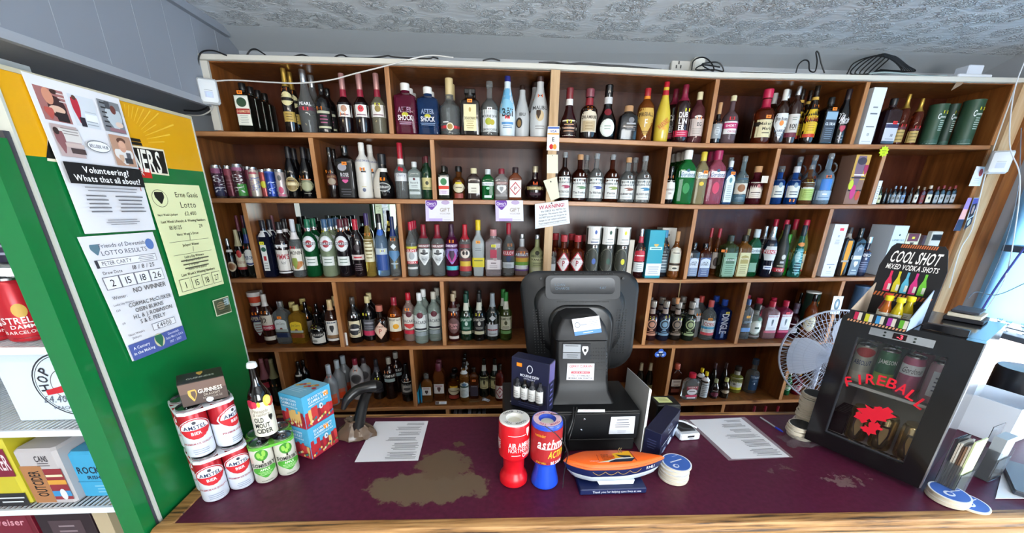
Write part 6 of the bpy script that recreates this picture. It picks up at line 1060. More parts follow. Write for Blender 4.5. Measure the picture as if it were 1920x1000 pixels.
# ------------------------------------------------------------------ till
yD = 1.237; ZC = .9522; PLAS = mat('#0c0d0f', .45); PLD = mat('#0b0c0d', .45); EDG = mat('#2a2c30', .35)
xl, xr = xfor(947, yD, 1.12), xfor(1202, yD, 1.12); zt = ztop(.4, yD, 773.7, .9522)
tl = empty('cash_drawer', ((xl+xr)/2, yD, ZC)); tag(tl, 'black metal cash drawer under the till screen', 'cash drawer')
dw = xr-xl; hd = zt-ZC; zs_ = hd*.30
MB().cbox((-dw/2, .006, zs_+.004), (dw/2, .262, hd), mat('#0e0f11', .4), .003).build('upper_case', tl)
MB().cbox((-dw/2+.004, 0, zs_+.006), (dw/2-.004, .0055, hd-.006), mat('#111214', .35), .002).build('drawer_front', tl)
MB().cbox((-dw/2+.008, .008, 0), (dw/2-.008, .255, zs_), mat('#0a0a0b', .5), .003).build('lower_case', tl)
b = MB()
for px, py in ((1095, 786), (1089, 806)): p = atY(px, py, yD)-Vector(tl.location); b.lathe([(.0045, 0), (.0045, .004), (.003, .005)], STEEL, 12, M=Matrix.Translation(p)@Matrix.Rotation(math.pi/2, 4, 'X'))
b.build('lock', tl)
o = sheetY('supplier_label', 'white printed label on the front of the cash drawer', 'label', [(1146,782),(1191,781),(1188,813),(1141,814)], yD-.0022, [L(0.748,0.892,1,.6,'#4a4a52',0), L(.35,.72,3,.7,'#5a5a62'), L(.08,.22,2,.4,'#9a9aa2')], c='#d9d9dc')
# column printer / stand
yc = 1.30
pos = empty('till_terminal', (.40, yc+.08, zt)); tag(pos, 'black point-of-sale terminal seen from behind on the cash drawer', 'till')
O_ = Vector(pos.location)
def pp(b, name, **k): b.v = [tuple(Vector(v)-O_) for v in b.v]; return b.build(name, pos, **k)
def rr(x0, x1, y0, y1, z, r=.012, n=4):
    out = []
    for cxx, cyy, a0 in ((x1-r, y0+r, -90), (x1-r, y1-r, 0), (x0+r, y1-r, 90), (x0+r, y0+r, 180)):
        for i in range(n+1): a = math.radians(a0+90*i/n); out.append((cxx+r*math.cos(a), cyy+r*math.sin(a), z))
    return out
def lv(px0, px1, py, y, d): a, c = atY(px0, py, y), atY(px1, py, y); return a.x, c.x, a.z
secs = [(1032, 1152, 764, 1.297, .20), (1034, 1149, 752, 1.303, .195), (1041, 1143, 738, 1.320, .17), (1044, 1141, 716, 1.333, .15), (1042, 1141, 668, 1.335, .15), (1043, 1140, 641, 1.337, .148)]
rings = [rr(zt*0+lv(a, c, py, y, d)[0], lv(a, c, py, y, d)[1], y, y+d, max(lv(a, c, py, y, d)[2], zt+.001), .014) for a, c, py, y, d in secs]
pp(MB().loft(rings, PLAS), 'column')
secs = [(1042, 1142, 640, 1.332, .15), (1043, 1141, 630, 1.332, .15), (1047, 1137, 615, 1.338, .14), (1055, 1128, 600, 1.350, .12), (1068, 1115, 590, 1.370, .09)]
pp(MB().loft([rr(*lv(a, c, py, y, d)[:2], y, y+d, lv(a, c, py, y, d)[2]+.002, .014) for a, c, py, y, d in secs], mat('#1c1c1e', .55)), 'arched_cover')
b = MB()
for i in range(7):
    for j in range(12):
        p = atY(1108+i*5, 654+j*6.5, 1.3345); b.box((p.x-.0012, p.y-.0008, p.z-.0012), (p.x+.0012, p.y+.001, p.z+.0012), PLD)
pp(b, 'dimple_grid', flat=True)
# monitor shell: rounded panel, thicker in the middle, seen from behind, tipped back
yM = 1.49
def mon(ix, y, top=508, bot=692, L_=975, R_=1198):
    # outline in picture numbers turned into the plane y
    pts = []
    cxm, rx = (L_+R_)/2, (R_-L_)/2-ix
    t0, b0 = top+ix, bot-ix
    for sx, sy, a0 in ((1, -1, -90), (1, 1, 0), (-1, 1, 90), (-1, -1, 180)):
        rad = 34 if sy < 0 else 46; rw = rx*(1 if sy < 0 else .90)
        for i in range(7):
            a = math.radians(a0+90*i/6); cxp = cxm+sx*(rw-rad); cyp = (t0+rad) if sy < 0 else (b0-rad)
            pts.append(atY(cxp+rad*math.cos(a), cyp+rad*math.sin(a), y))
    return [tuple(p) for p in pts]
pp(MB().loft([mon(2, yM+.035), mon(0, yM+.022), mon(0, yM+.004), mon(6, yM-.008)], PLAS), 'screen_shell', sharp=50)
pp(MB().loft([mon(26, yM-.0085), mon(30, yM-.022), mon(34, yM-.026)], mat('#0f1012', .45)), 'rear_bulge', sharp=50)
pp(MB().loft([mon(0, yM-.0265, 572, 720, 1028, 1151), mon(3, yM-.034, 572, 720, 1028, 1151), mon(6, yM-.036, 572, 720, 1028, 1151)], mat('#08090a', .3)), 'neck_housing', sharp=50)
def barp(x0, x1, y0, y1, d0, d1, m, nm):
    q = []
    for sx, sy, a0 in ((x1-9, y0+9, -90), (x1-9, y1-9, 0), (x0+9, y1-9, 90), (x0+9, y0+9, 180)):
        for i in range(5): a = math.radians(a0+90*i/4); q.append((sx+9*math.cos(a), sy+9*math.sin(a)))
    return MB().loft([[tuple(atY(u, v, yM+d)) for u, v in q] for d in (d0, d1)], m)
pp(barp(1023, 1163, 517, 561, -.027, -.040, mat('#1c1d20', .4), ''), 'customer_display_case', sharp=50)
b = barp(1032, 1153, 521, 552, -.0405, -.0415, mat('#0b0d10', .12), '')
ds = plane_surf((0, yM-.0417, 0), (1,0,0), (0,0,1)); p = atY(1050, 534, yM-.0417); q = atY(1052, 541, yM-.0417); LCD = mat('#3f5566', .4)
put_text(b, 'LOAN', p.x, p.z, .010, .05, LCD, ds, .0004, False); put_text(b, 'CHARGE', q.x+.005, q.z, .010, .06, LCD, ds, .0004, False); p = atY(1130, 540, yM-.0417); put_text(b, '4.07', p.x, p.z, .010, .04, LCD, ds, .0004, False)
pp(b, 'customer_display', flat=True)
b = MB()
for row, (y_, n, x0, dx_) in enumerate(((566, 34, 1045, 2.9), (513, 40, 1040, 2.8))):
    for i in range(n): p = atY(x0+i*dx_, y_, yM-.0095-(.017 if row == 0 else 0)); b.box((p.x-.0018, p.y-.001, p.z-.003), (p.x+.0018, p.y+.002, p.z+.003), '#030303')
for side in (0, 1):
    for j in range(17):
        for i in range(4):
            p = atY((1158+i*5.5-j*.4) if side else (1000+i*5.5+j*.3), 582+j*5, yM-.0265); b.box((p.x-.0018, p.y-.001, p.z-.0018), (p.x+.0018, p.y+.002, p.z+.0018), '#040405')
for px in (1014, 1168): p = atY(px, 522, yM-.012); b.lathe([(.005, 0), (.005, .004)], '#020202', 10, M=Matrix.Translation(p)@Matrix.Rotation(math.pi/2, 4, 'X'))
pp(b, 'vent_grille', flat=True)
sheetY('business_card', 'white and blue business card tucked on the arched till cover', 'card', [(1072,599),(1123,592),(1128,623),(1078,630)], 1.329, [R(.0,.24,1,'#5a8ac8'), L(0.504,0.696,1,.5,'#9aa0aa',-.2), E(.45,.8,.2,'#7a828c',-.34), E(.5,.75,.15,'#e4e4e8',-.34), L(.45,.9,4,.36,'#a0a4ac',.26), L(.3,.38,1,.7,'#b9bdc6'), L(0.064,0.176,1,.5,'#d9e6f6',0)], c='#e6e6ea')
sheetY('shop_label', 'grey label with fan picture on the till column', 'label', [(1055,644),(1108,645),(1107,675),(1054,674)], 1.3335, [R(.05,.42,.62,'#8a8e92',-.17), R(.46,.95,.62,'#9a9ea2',-.17), T('YOUR NAME HERE',.86,.09,.5,'#2c2c30',-.18) if False else L(.80,.92,1,.5,'#3a3a3e',-.18), L(.1,.36,2,.4,'#5a5e62',-.15), P(.3,.85,.22,'#e2e2e4',.30), E(.5,.7,.1,'#1c1c1e',.30)], c='#26272a')
sheetY('shop_label', 'white and red supplier label on the till column', 'label', [(1064,682),(1114.5,682),(1113,713),(1062,712.5)], 1.3325, [T('GERRY CURRAN',.84,.15,.84,'#b0283a'), L(.56,.74,2,.8,'#9a9aa2'), R(.40,.53,.68,'#b52c40'), T('SALES & SERVICE',.465,.08,.6,'#f0dcdc'), T('TEL: 071 9146363',.27,.10,.8,'#5a5a62'), T('MOBILE: 086 2586720',.12,.10,.86,'#5a5a62')], c='#e4e4e6')
sheetY('sticker', 'thin white sticker at the foot of the till column', 'label', [(1084,768),(1134,768),(1134,773),(1083,773)], 1.2365, [L(.2,.8,1,.8,'#b58a8a')], c='#dcdcd9')
# cables from the till
b = MB(); b.tube(spline([atY(1075, 764, 1.255), atY(1073, 790, 1.215), atY(1063, 820, 1.20), atZ(1060, 846, .957), atZ(1052, 868, .956)], 8), .0035, '#0a0a0b', 6); tag(b.build('power_cable'), 'black cable hanging in front of the cash drawer from the till', 'cable')
b = MB(); b.tube(spline([atY(1082, 764, 1.255), atY(1074, 800, 1.205), atY(1066, 830, 1.185), atZ(1066, 852, .957)], 8), .0025, '#0a0a0b', 6); tag(b.build('signal_cable'), 'thinner black cable looping beside the hanging till cable', 'cable')
# gift boxes of miniatures
NV = mat('#191c36', .4)
def giftbox(lk, L0, N0, wside, h, z, win):
    o, w_, F_ = obox('miniature_gift_box', lk, 'box', Vector((L0.x, L0.y, z)), Vector((N0.x, N0.y, z)), wside, h, NV, 'navy gift boxes by the till'); return o, w_, F_
zb = zt+.001; N0, L0 = atZ(1026, 778, zb), atZ(958, 759, zb); h = ztop(N0.x, N0.y, 684, zb)-zb
o, w_, F_ = giftbox('navy gift box with window of four miniatures leaning by the till screen', L0, N0, .055, h, zb, 1)
face(o, 'front_print', [R(.18,.56,.90,'#10121f'), E(.74,.90,.16,'#c9cbd6'), E(.755,.885,.12,'#191c36'), T('MOURNE DEW',.68,.05,.5,'#d9dbe6'), T('DISTILLERY',.62,.03,.4,'#b9bccc'), L(.05,.14,2,.6,'#4a4e70')], h, w_, F_['front'])
face(o, 'end_print', [L(.1,.9,8,.5,'#5a5690'), R(.62,.98,.9,'#5c5488')], h, .055, F_['right']); face(o, 'price_sticker', [R(.84,.91,.14,'#ff8a1e',-.28)], h, w_, F_['front'], .0015)
for i in range(4):
    b = MB(); b.lathe([(.0135,0),(.0145,.004),(.0145,.055),(.009,.066),(.006,.07),(.006,.085)], t('#6a6a70') if i != 1 else g('#14100e'), 14); m_ = b.build('miniature', o, (w_*(.2+.2*i), -.006, h*.19)); lb = MB(); paint(lb, [R(.12,.66,.95,'#d6d6d2'), L(.2,.5,3,.6,'#8a8a84')], .085, .029, cyl_surf(.0145)); lb.build('label', m_, flat=True)
N0, L0 = atZ(1233, 862, ZC), atZ(1208, 849, ZC); T1 = atZ(1277, 768, 1.06); h = ztop(N0.x, N0.y, 815, ZC)-ZC
e_ = (Vector((N0.x-L0.x, N0.y-L0.y))).normalized(); pr_ = Vector((-e_.y, e_.x)); 
tb_ = atZ(1276.7, 768, ZC+h); dlen = (Vector((tb_.x-N0.x, tb_.y-N0.y))).length
BLn = Vector((N0.x, N0.y, ZC)); BRn = Vector((tb_.x, tb_.y, ZC))
o, w_, F_ = obox('miniature_gift_box', 'navy gift box with printed bottles standing on the counter right of the drawer'.replace('right of', 'beyond'), 'box', BLn, BRn, .062, h, NV, 'navy gift boxes by the till')
face(o, 'front_print', [E(.72,.92,.2,'#8a90b0',-.05), E(.745,.895,.16,'#191c36',-.05), T('MOURNE DEW',.60,.06,.5,'#b9bdd2',.05,True,.3), R(.08,.46,.94,'#27304f'), E(.1,.4,.16,'#a9b6cc',.28), E(.12,.46,.14,'#c9d2de',.40), E(.06,.3,.2,'#c6cede',.02), E(.04,.2,.2,'#8f9cb8',-.26), L(.38,.44,1,.5,'#dfe4ee',-.2)], h, w_, F_['front'])
face(o, 'end_print', [L(.3,.7,4,.6,'#3a3e60')], h, .062, F_['left'])
# newspapers tucked beside the drawer
b = MB(); nx = xr+.012; n0 = Vector((nx, 1.225, ZC)); ztn = ztop(nx, 1.225, 729, ZC)
for k in range(4):
    x = nx+k*.0042; zf = ztn-.004*k
    yq = 1.45; z2_ = ztop(nx, yq, 690+3*k, ZC); prof = [(x, 1.225+.004*k, zf), (x, 1.30, zf+(z2_-zf)*.3), (x-.001, 1.40, zf+(z2_-zf)*.75), (x-.002, yq, z2_)]
    P1 = spline(prof, 4); v = []
    for p in P1: v += [(p.x, p.y, ZC+.001), (p.x, p.y, p.z)]
    b.add(v, [(2*i, 2*i+2, 2*i+3, 2*i+1) for i in range(len(P1)-1)], mat('#b9bab6' if k else '#a3a5a3', .7))
    v2 = [(a+.0022, c, d) for a, c, d in v]; b.add(v2, [(2*i+1, 2*i+3, 2*i+2, 2*i) for i in range(len(P1)-1)], mat('#cfcfca', .7))
    N_ = len(v); b.add(v+v2, [(1+2*i, 3+2*i, N_+3+2*i, N_+1+2*i) for i in range(len(P1)-1)]+[(0, 1, N_+1, N_)], mat('#dadad4', .7))
b.v = [(a+.001, c, d) for a, c, d in b.v]
o = b.build('folded_newspaper', flat=True); tag(o, 'folded newspaper standing upright between drawer and counter clutter', 'newspaper')
# dark till tray with yellow slips, behind the newspapers
p = atZ(1215, 800, ZC); o, w_, F_ = obox('receipt_printer', 'low black receipt printer half hidden behind the newspaper', 'printer', Vector((.715, 1.40, ZC)), Vector((.82, 1.40, ZC)), .085, .105, mat('#141517', .45), ch=.004)
sheet('note_slip', 'yellow paper slip lying on the black receipt printer', 'paper', [Vector((.725, 1.47, ZC+.1065)), Vector((.785, 1.465, ZC+.1065)), Vector((.79, 1.42, ZC+.1065)), Vector((.73, 1.42, ZC+.1065))], [L(.2,.8,3,.7,'#8a8a5a')], c='#dfe39a', th=.0005)
# small white card reader
q0 = atZ(1275, 828, ZC); q1 = atZ(1312, 825, ZC); o, w_, F_ = obox('card_reader', 'small white card reader on the counter behind the coasters', 'card reader', q0, q1, .11, .030, mat('#d9dbde', .4), ch=.005)
face(o, 'slot', [R(.50,.78,.34,'#1a1b1e',.02), E(.24,.40,.26,'#9a9ca2',.04)], .03, w_, F_['front']); MB().cbox((.01, .02, .0305), (w_-.01, .10, .034), mat('#26282c', .2), .002).build('screen', o)
b = MB(); b.tube([Vector(o.location)+Vector((.0, .115, .036)), atZ(1286, 792, ZC+.05), Vector(o.location)+Vector((w_, .03, .038))], .004, mat('#dfe0e2', .4), 6); b.v = [tuple(Vector(v)-Vector(o.location)) for v in b.v]; b.build('lid_edge', o, rz=0)
# ---- charity collection boxes
def cbox(nm, lk, c, band, px, rz):
    p = atZ(px, 905, ZC); x, y = p.x, 1.093 if nm[0] == 'r' else 1.082; o = empty('collection_box', (x, y, ZC), rz); tag(o, lk, 'collection box', 'charity collection boxes on the counter'); k = 1.0
    if nm[0] == 'r': pr_ = [(.043,0),(.048,.006),(.0485,.022),(.045,.034),(.038,.046),(.0355,.056),(.0365,.095),(.042,.108),(.0505,.118)]; z1, z2 = .118, .245
    else: pr_ = [(.044,0),(.0475,.006),(.046,.02),(.036,.062),(.034,.088),(.04,.098),(.0505,.104)]; z1, z2 = .104, .245
    MB().lathe(pr_, mat(c, .3), 36).build('handle', o)
    MB().lathe([(.0505, z1), (.0515, z1+.004), (.0515, z2-.004), (.050, z2)], mat(c, .3), 36, caps=False).build('canister', o)
    lb = MB(); lb.lathe([(.050, z2), (.0505, z2+.002), (.049, z2+.006), (.028, z2+.006), (.026, z2-.004), (.02, z2-.006), (.0, z2-.006)], mat('#e2e0d9' if nm[0] == 'r' else '#3450b8', .35), 36, caps=False)
    if nm[0] != 'r': lb.lathe([(.0465, z2+.0062), (.046, z2+.0066), (.029, z2+.0066)], mat('#e8c6d0', .5), 36, caps=False)
    tp = plane_surf((0, 0, z2+.0068), (1,0,0), (0,1,0)); m_ = mat('#23232a' if nm[0] == 'r' else '#b8284a', .5)
    for s_, a0, sp_ in (('THANK YOU', 150, -13), ('THANK YOU', -30, -13)):
        for i, ch_ in enumerate(s_):
            if ch_ != ' ': a = math.radians(a0+sp_*i); put_text(lb, ch_, .038*math.cos(a), .038*math.sin(a), .009, .007, m_, tp, .0002, True, 0, a-math.pi/2)
    lb.lathe([(.022, z2-.0055), (.01, z2-.003), (0, z2-.0025)], mat('#d9d6c2', .5), 20, caps=False); lb.build('slotted_lid', o)
    h = z2-z1; s = arc_surf(.0517); b = MB(); sf = lambda u, z, off: s(u, z+z1, off)
    paint(b, band, h, .103, sf, nu=44); b.build('wrap_print', o, flat=True)
cbox('red', 'red air ambulance collection box with waisted handle', '#c4121e', [T('AIR AMBULANCE',.46,.14,1.25,'#f0e2e2',.44), T('NORTHERN IRELAND',.31,.13,1.25,'#f0dada',.44,False), T('CHARITY',.15,.12,.50,'#f0e2e2',.52), R(.145,.16,.3,'#f0dada',.06), P(.66,.92,.14,'#f0e6e6',.48), R(.73,.745,.6,'#f0dada',.10), T('AMBULANCE',.46,.14,.9,'#f0e2e2',-.95), T('IRELAND',.31,.13,.7,'#f0dada',-.85,False)], 963, -.05)
cbox('blue', 'blue and red asthma charity collection box beside the red one', '#1f49c4', [R(.02,.93,3.08,'#8f1a20'), R(.10,.9,3.08,'#a01c22'), T('asthma',.58,.26,.98,'#ece6e6',.14,True,.15), R(.44,.455,.8,'#ece6e6',.12), T('ACTION',.30,.18,.66,'#e6c22c',.34,True,.15), T('reminder',.80,.08,.36,'#e09a2a',-.28), T('BE SAFE',.07,.08,.42,'#ece6e6',.30), T('STAY WELL',.07,.05,.34,'#e0b02a',-.22)], 1021, 0)
# black lanyard of the blue box
b = MB(); b.tube(spline([Vector((.172, 1.022, ZC+.262)), Vector((.215, 1.020, ZC+.225)), Vector((.248, 1.03, ZC+.17)), Vector((.258, 1.05, ZC+.13)), Vector((.252, 1.085, ZC+.16)), Vector((.250, 1.10, ZC+.24)), Vector((.20, 1.09, ZC+.264))], 7), .0016, '#0c0c0e', 5); b.tube(spline([Vector((.258, 1.05, ZC+.13)), Vector((.25, 1.05, ZC+.06)), Vector((.246, 1.04, ZC+.005))], 6), .0016, '#0c0c0e', 5)
tag(b.build('lanyard'), 'thin black cord looped from the blue collection box', 'cord')
# ---- lifeboat collecting box
yB = 1.065; x0, x1 = xfor(1056, yB, 1.05), xfor(1246, yB, 1.05); Lb = x1-x0; xm = (x0+x1)/2
bt = empty('lifeboat_collection_box', (xm, yB, ZC)); tag(bt, 'orange and navy model lifeboat collection box on a plinth', 'collection box')
bx0, bx1 = xfor(1087, 1.01, ZC+.01)-xm, xfor(1212, 1.01, ZC+.01)-xm
MB().cbox((bx0, -.058, 0), (bx1, .055, .022), mat('#101c48', .4), .003).build('plinth', bt)
lb = MB(); sf = plane_surf((0, -.0582, 0), (1,0,0), (0,0,1)); put_text(lb, 'Thank you for helping save lives at sea', 0, .012, .009, .165, mat('#e2e6f0', .5), sf, .0004); lb.build('plinth_lettering', bt, flat=True)
MB().loft([[(-.055, -.036, .0225), (.062, -.036, .0225), (.062, .034, .0225), (-.055, .034, .0225)], [(-.062, -.03, .0335), (.068, -.03, .0335), (.068, .03, .0335), (-.062, .03, .0335)]], mat('#d3dbe2', .4)).build('pedestal', bt, flat=True)
lb = MB(); sf = plane_surf((.003, -.0365, 0), (1,0,0), (-0,.22,1)); put_text(lb, 'the RNLI is the charity that saves lives at sea', 0, .028, .0042, .10, mat('#3a4a6a', .5), sf, .0012, False); lb.build('pedestal_lettering', bt, flat=True)
def plan(k, wv, n=26):                                                  # hull outline, pointed bow at +x
    up, lo = [], []
    for i in range(n+1):
        tt = i/n; x = (-.5+tt)*Lb*k; hw = wv*(min(1, (tt/.22)**.6)*(1-max(0, (tt-.45)/.55)**2.1)); hw *= .78; up.append((x, hw)); lo.append((x, -hw))
    return lo+up[::-1][1:-1]
def sheer(x): return .004*(2*x/Lb)**2
HR = [(.70, .034, .034), (.82, .047, .038), (.91, .055, .060), (.985, .057, .080)]
MB().loft([[(x, y, z+sheer(x)*.6) for x, y in plan(k, wv)] for k, wv, z in HR[:3]], mat('#cfd6dd', .35)).build('lower_hull', bt, sharp=60)
MB().loft([[(x, y, z+sheer(x)) for x, y in plan(k, wv)] for k, wv, z in ((.912,.055,.0602),(.955,.0565,.074),(.985,.0575,.088))], mat('#141e4a', .35)).build('navy_band', bt, sharp=60)
MB().loft([[(x, y, z+sheer(x)) for x, y in plan(k, wv)] for k, wv, z in ((.985,.0577,.0882),(1.0,.0595,.092),(.99,.058,.096))], mat('#d86a34', .35)).build('rubbing_strake', bt, sharp=60)
OG = mat('#f0631c', .35); MB().loft([[(x, y, z+sheer(x)) for x, y in plan(k, wv)] for k, wv, z in ((.975,.055,.0962),(.93,.05,.103))]+[[(x, y, .1065) for x, y in plan(.90, .046)]], OG).build('deck', bt, sharp=60)
lb = MB(); dz = .1066; dk = lambda u, z, off: Vector((u, z*.8, dz+off))
lb.add([dk(u, z, .0006) for u, z in ((-.005,.02),(.058,.037),(.066,-.005),(.03,-.035),(-.02,-.035),(-.06,-.032),(.0,-.012))], [(0,1,2,3,4,5,6)], '#f0b41e')
lb.add([dk(u, z, .0009) for u, z in ((.0,-.012),(.04,-.004),(.066,-.010),(.05,-.03),(-.07,-.036),(-.03,-.026))], [(0,1,2,3,4,5)], '#e6e2da')
lb.add([dk(u, z, .0012) for u, z in ((-.02,-.028),(.0,-.018),(.03,-.016),(.068,-.012),(.05,-.034),(-.03,-.037))], [(0,1,2,3,4,5)], '#1a2438')
lb.add([dk(u, z, .0012) for u, z in ((.006,.014),(.022,.008),(.054,.004),(.056,-.006),(.03,-.008),(.014,.0))], [(0,1,2,3,4,5)], '#1c2232')
lb.add([dk(u, z, .0010) for u, z in ((.066,-.03),(.07,-.03),(.062,.036),(.058,.036))], [(0,1,2,3)], '#a8381a')
tm = mat('#3a1a10', .5)
for i, s_ in enumerate(('PLEASE', 'SUPPORT OUR', 'VOLUNTEER', 'CREWS')): put_text(lb, s_, -.045+len(s_)*.0020, .012-i*.0105, .0075, len(s_)*.0042, tm, dk, .0016)
lb.add([dk(u, z, .0012) for u, z in ((-.060,-.022),(-.0585,-.022),(-.0585,.016),(-.060,.016))], [(0,1,2,3)], '#8a1c14'); put_text(lb, 'Lifeboats', -.075, -.026, .006, .03, mat('#e2e6f0', .5), dk, .0016); lb.build('deck_print', bt, flat=True)
b = MB()
for dx_ in (-.003, .004): b.tube([(.026+dx_, .020, dz), (.022+dx_, .022, dz+.014), (.027+dx_, .024, dz+.018)], .0013, '#6a5a3a', 5)
b.build('coin_slot_clip', bt)
def side(u, z, off): 
    tt = u/(Lb*.975)+.5; tt = min(.985, max(0, tt)); hw = .78*.0567*(min(1, (tt/.22)**.6)*(1-max(0, (tt-.45)/.55)**2.1)); return Vector((u, -hw-off-.0012, z+sheer(u)))
lb = MB(); put_text(lb, 'RNLI', Lb*.34, .0785, .011, .034, mat('#e6e9f0', .5), side, .0008); lb.build('hull_lettering', bt, flat=True)
b = MB()
for i in range(4):
    pts = [side(-.085+i*.042+.042*j/8, .083-.012*math.sin(math.pi*j/8), .0015) for j in range(9)]; b.tube(pts, .0009, '#a88a5a', 4)
b.build('grab_line', bt)
# ---- drip mat stacks
def mats(px, py, n, r, top_c, lk, ink, jit, zt_=ZC, lay=None, skew=1.0, rim='#dfe3ea'):
    p = atZ(px, py, zt_); random.seed(px); base = None
    for i in range(n):
        b = MB(); jx, jy = (random.random()-.5)*jit, (random.random()-.5)*jit; b.lathe([(r*.99,0),(r,.001),(r,.0062),(r*.985,.007)], mat('#d3c8b2', .8), 36)
        z0 = .007; b.lathe([(r*.985,z0+.0001),(0,z0+.0001)], mat(rim, .7), 36, caps=False)
        if i == n-1 or lay is None: b.lathe([(r*.90,z0+.0003),(0,z0+.0003)], mat(top_c, .7), 36, caps=False)
        o = b.build('drip_mat', None, (p.x+jx, p.y+jy, zt_+.0003+i*.0075), random.random()*.4)
        tag(o, lk[0] if i == n-1 else lk[1], 'coaster', lk[2])
        if i == n-1 and lay:
            lb = MB(); s = plane_surf((0, -r, z0+.0004), (1,0,0), (0,1,0)); paint(lb, lay, 2*r, 2*r, s); lb.build('printed_face', o, flat=True)
wl = [L(0.488,0.632,1,.6,'#dfe6f4',.02), E(.24,.44,.22,'#dfe6f4',-.18), E(.28,.40,.12,'#3a62b0',-.16), L(.76,.8,1,.3,'#c9d4ec',.16)]
mats(1262, 893, 8, .050, '#3a62b0', ('blue printed drip mat on top of the stack by the lifeboat box', 'cream-edged drip mat inside the stack by the lifeboat box', 'drip mats by the lifeboat box'), None, .008, lay=wl)
# ------------------------------------------------------------------ mini fridge with counter display
Fl, Fr = atZ(1505, 830, ZC), atZ(1718, 925, ZC); eF = Vector((Fr.x-Fl.x, Fr.y-Fl.y)); wF = eF.length; rzF = math.atan2(eF.y, eF.x); hF, dF = .545, .375
fr_ = empty('mini_fridge', (Fl.x, Fl.y, ZC), rzF); tag(fr_, 'small black glass-door fridge with red lettering standing on the counter', 'fridge')
FB = mat('#0b0b0d', .18, coat=.4); t_ = .028
b = MB()
for a, c in (((0, .04, .03), (t_, dF, hF)), ((wF-t_, .04, .03), (wF, dF, hF)), ((t_, .04, hF-t_), (wF-t_, dF, hF)), ((t_, .04, .03), (wF-t_, dF, .03+t_)), ((t_, dF-t_, .03+t_), (wF-t_, dF, hF-t_))): b.box(a, c, FB)
b.build('body', fr_, flat=True)
b = MB(); LI = mat('#d9d9d4', .45)
x0, x1, z0, z1 = t_+.0005, wF-t_-.0005, .03+t_+.0005, hF-t_-.0005
b.box((x0, .045, z0), (x0+.006, dF-t_-.001, z1), LI); b.box((x1-.006, .045, z0), (x1, dF-t_-.001, z1), LI); b.box((x0+.006, .045, z0), (x1-.006, dF-t_-.001, z0+.006), LI); b.box((x0+.006, .045, z1-.006), (x1-.006, dF-t_-.001, z1), LI); b.box((x0+.006, dF-t_-.008, z0+.006), (x1-.006, dF-t_-.001, z1-.006), LI); b.build('inner_lining', fr_, flat=True)
d = empty('door', (0, 0, 0)); d.parent = fr_
b = MB(); fx, fz0, fz1 = .055, .06, hF-.085
for a, c in (((0, 0, .02), (fx, .038, hF)), ((wF-fx, 0, .02), (wF, .038, hF)), ((fx, 0, .02), (wF-fx, .038, .02+fz0)), ((fx, 0, fz1+.02), (wF-fx, .038, hF))): b.box(a, c, FB)
for a, c in (((fx, .012, .02+fz0), (fx+.004, .02, fz1+.02)), ((wF-fx-.004, .012, .02+fz0), (wF-fx, .02, fz1+.02)), ((fx+.004, .012, .02+fz0), (wF-fx-.004, .02, .024+fz0)), ((fx+.004, .012, fz1+.016), (wF-fx-.004, .02, fz1+.02))): b.box(a, c, mat('#3a3b40', .3))
b.build('door_frame', d, flat=True)
MB().box((fx+.0041, .014, .0241+fz0), (wF-fx-.0041, .017, fz1+.0159), GL).build('glass', d, flat=True)
b = MB(); b.box((wF+.0002, .005, .02), (wF+.004, .03, hF), mat('#c9ced6', .2, .9)); b.build('side_trim', d, flat=True)
fs = plane_surf((wF/2, .0137, 0), (1,0,0), (0,0,1)); lb = MB(); rdm = mat('#d0122a', .5)
for i, ch_ in enumerate('FIREBALL'):
    a = (i-3.5)/3.5; put_text(lb, ch_, a*.098, .345-.040*a*a, .036, .026, rdm, fs, .0002, True, 0, -a*.42)
random.seed(4)
for (u, z, r_) in ((-.004,.215,.036),(.022,.232,.026),(-.028,.19,.022),(.012,.172,.018),(.0,.15,.020)):
    N = 14; lb.add([fs(u+r_*(1+.35*math.sin(3*i+u*90))*math.cos(2*math.pi*i/N), z+r_*(.8+.3*math.cos(4*i))*math.sin(2*math.pi*i/N), .0003+r_*.01) for i in range(N)], [tuple(range(N))], rdm)
lb.build('door_lettering', d, flat=True)
cp = MB(); cs = plane_surf((wF/2, -.0005, 0), (1,0,0), (0,0,1)); zc = hF-.034; cp.add([cs(u, zc+z, .0006) for u, z in ((-.085,-.013),(.075,-.013),(.075,.013),(-.085,.013))], [(0,1,2,3)], '#8f9396')
cp.add([cs(u, zc+z, .001) for u, z in ((-.024,-.010),(.010,-.010),(.010,.010),(-.024,.010))], [(0,1,2,3)], '#1a0406')
put_text(cp, '-3', -.006, zc, .014, .024, mat('#ff2a3a', .5, 0, 0, 6), cs, .0014)
for u, z in ((-.045,.005),(-.045,-.006),(.030,.005),(.030,-.006)): cp.add([cs(u+.0035*math.cos(k), zc+z+.0035*math.sin(k), .001) for k in [2*math.pi*i/8 for i in range(8)]], [tuple(range(8))], '#1f2a24')
cp.build('control_panel', fr_, flat=True)
b = MB(); zsh = .285; b.box((x0+.007, .05, zsh), (x1-.007, dF-t_-.01, zsh+.003), mat('#c9cdcf', .15, 0, .5)); b.box((x0+.007, .046, zsh-.004), (x1-.007, .0499, zsh+.006), '#d9dad6'); b.build('glass_shelf', fr_, flat=True)
b = MB(); 
for q in ((.02, .06), (wF-.02, .06), (.02, dF-.03), (wF-.02, dF-.03)): b.lathe([(.012, 0), (.014, .0295)], '#0a0a0a', 12, M=Matrix.Translation((q[0], q[1], 0)))
b.build('foot', fr_)
MF = Matrix.Translation((Fl.x, Fl.y, ZC)) @ Matrix.Rotation(rzF, 4, 'Z')
def inF(u, v, z): return MF @ Vector((u, v, z))
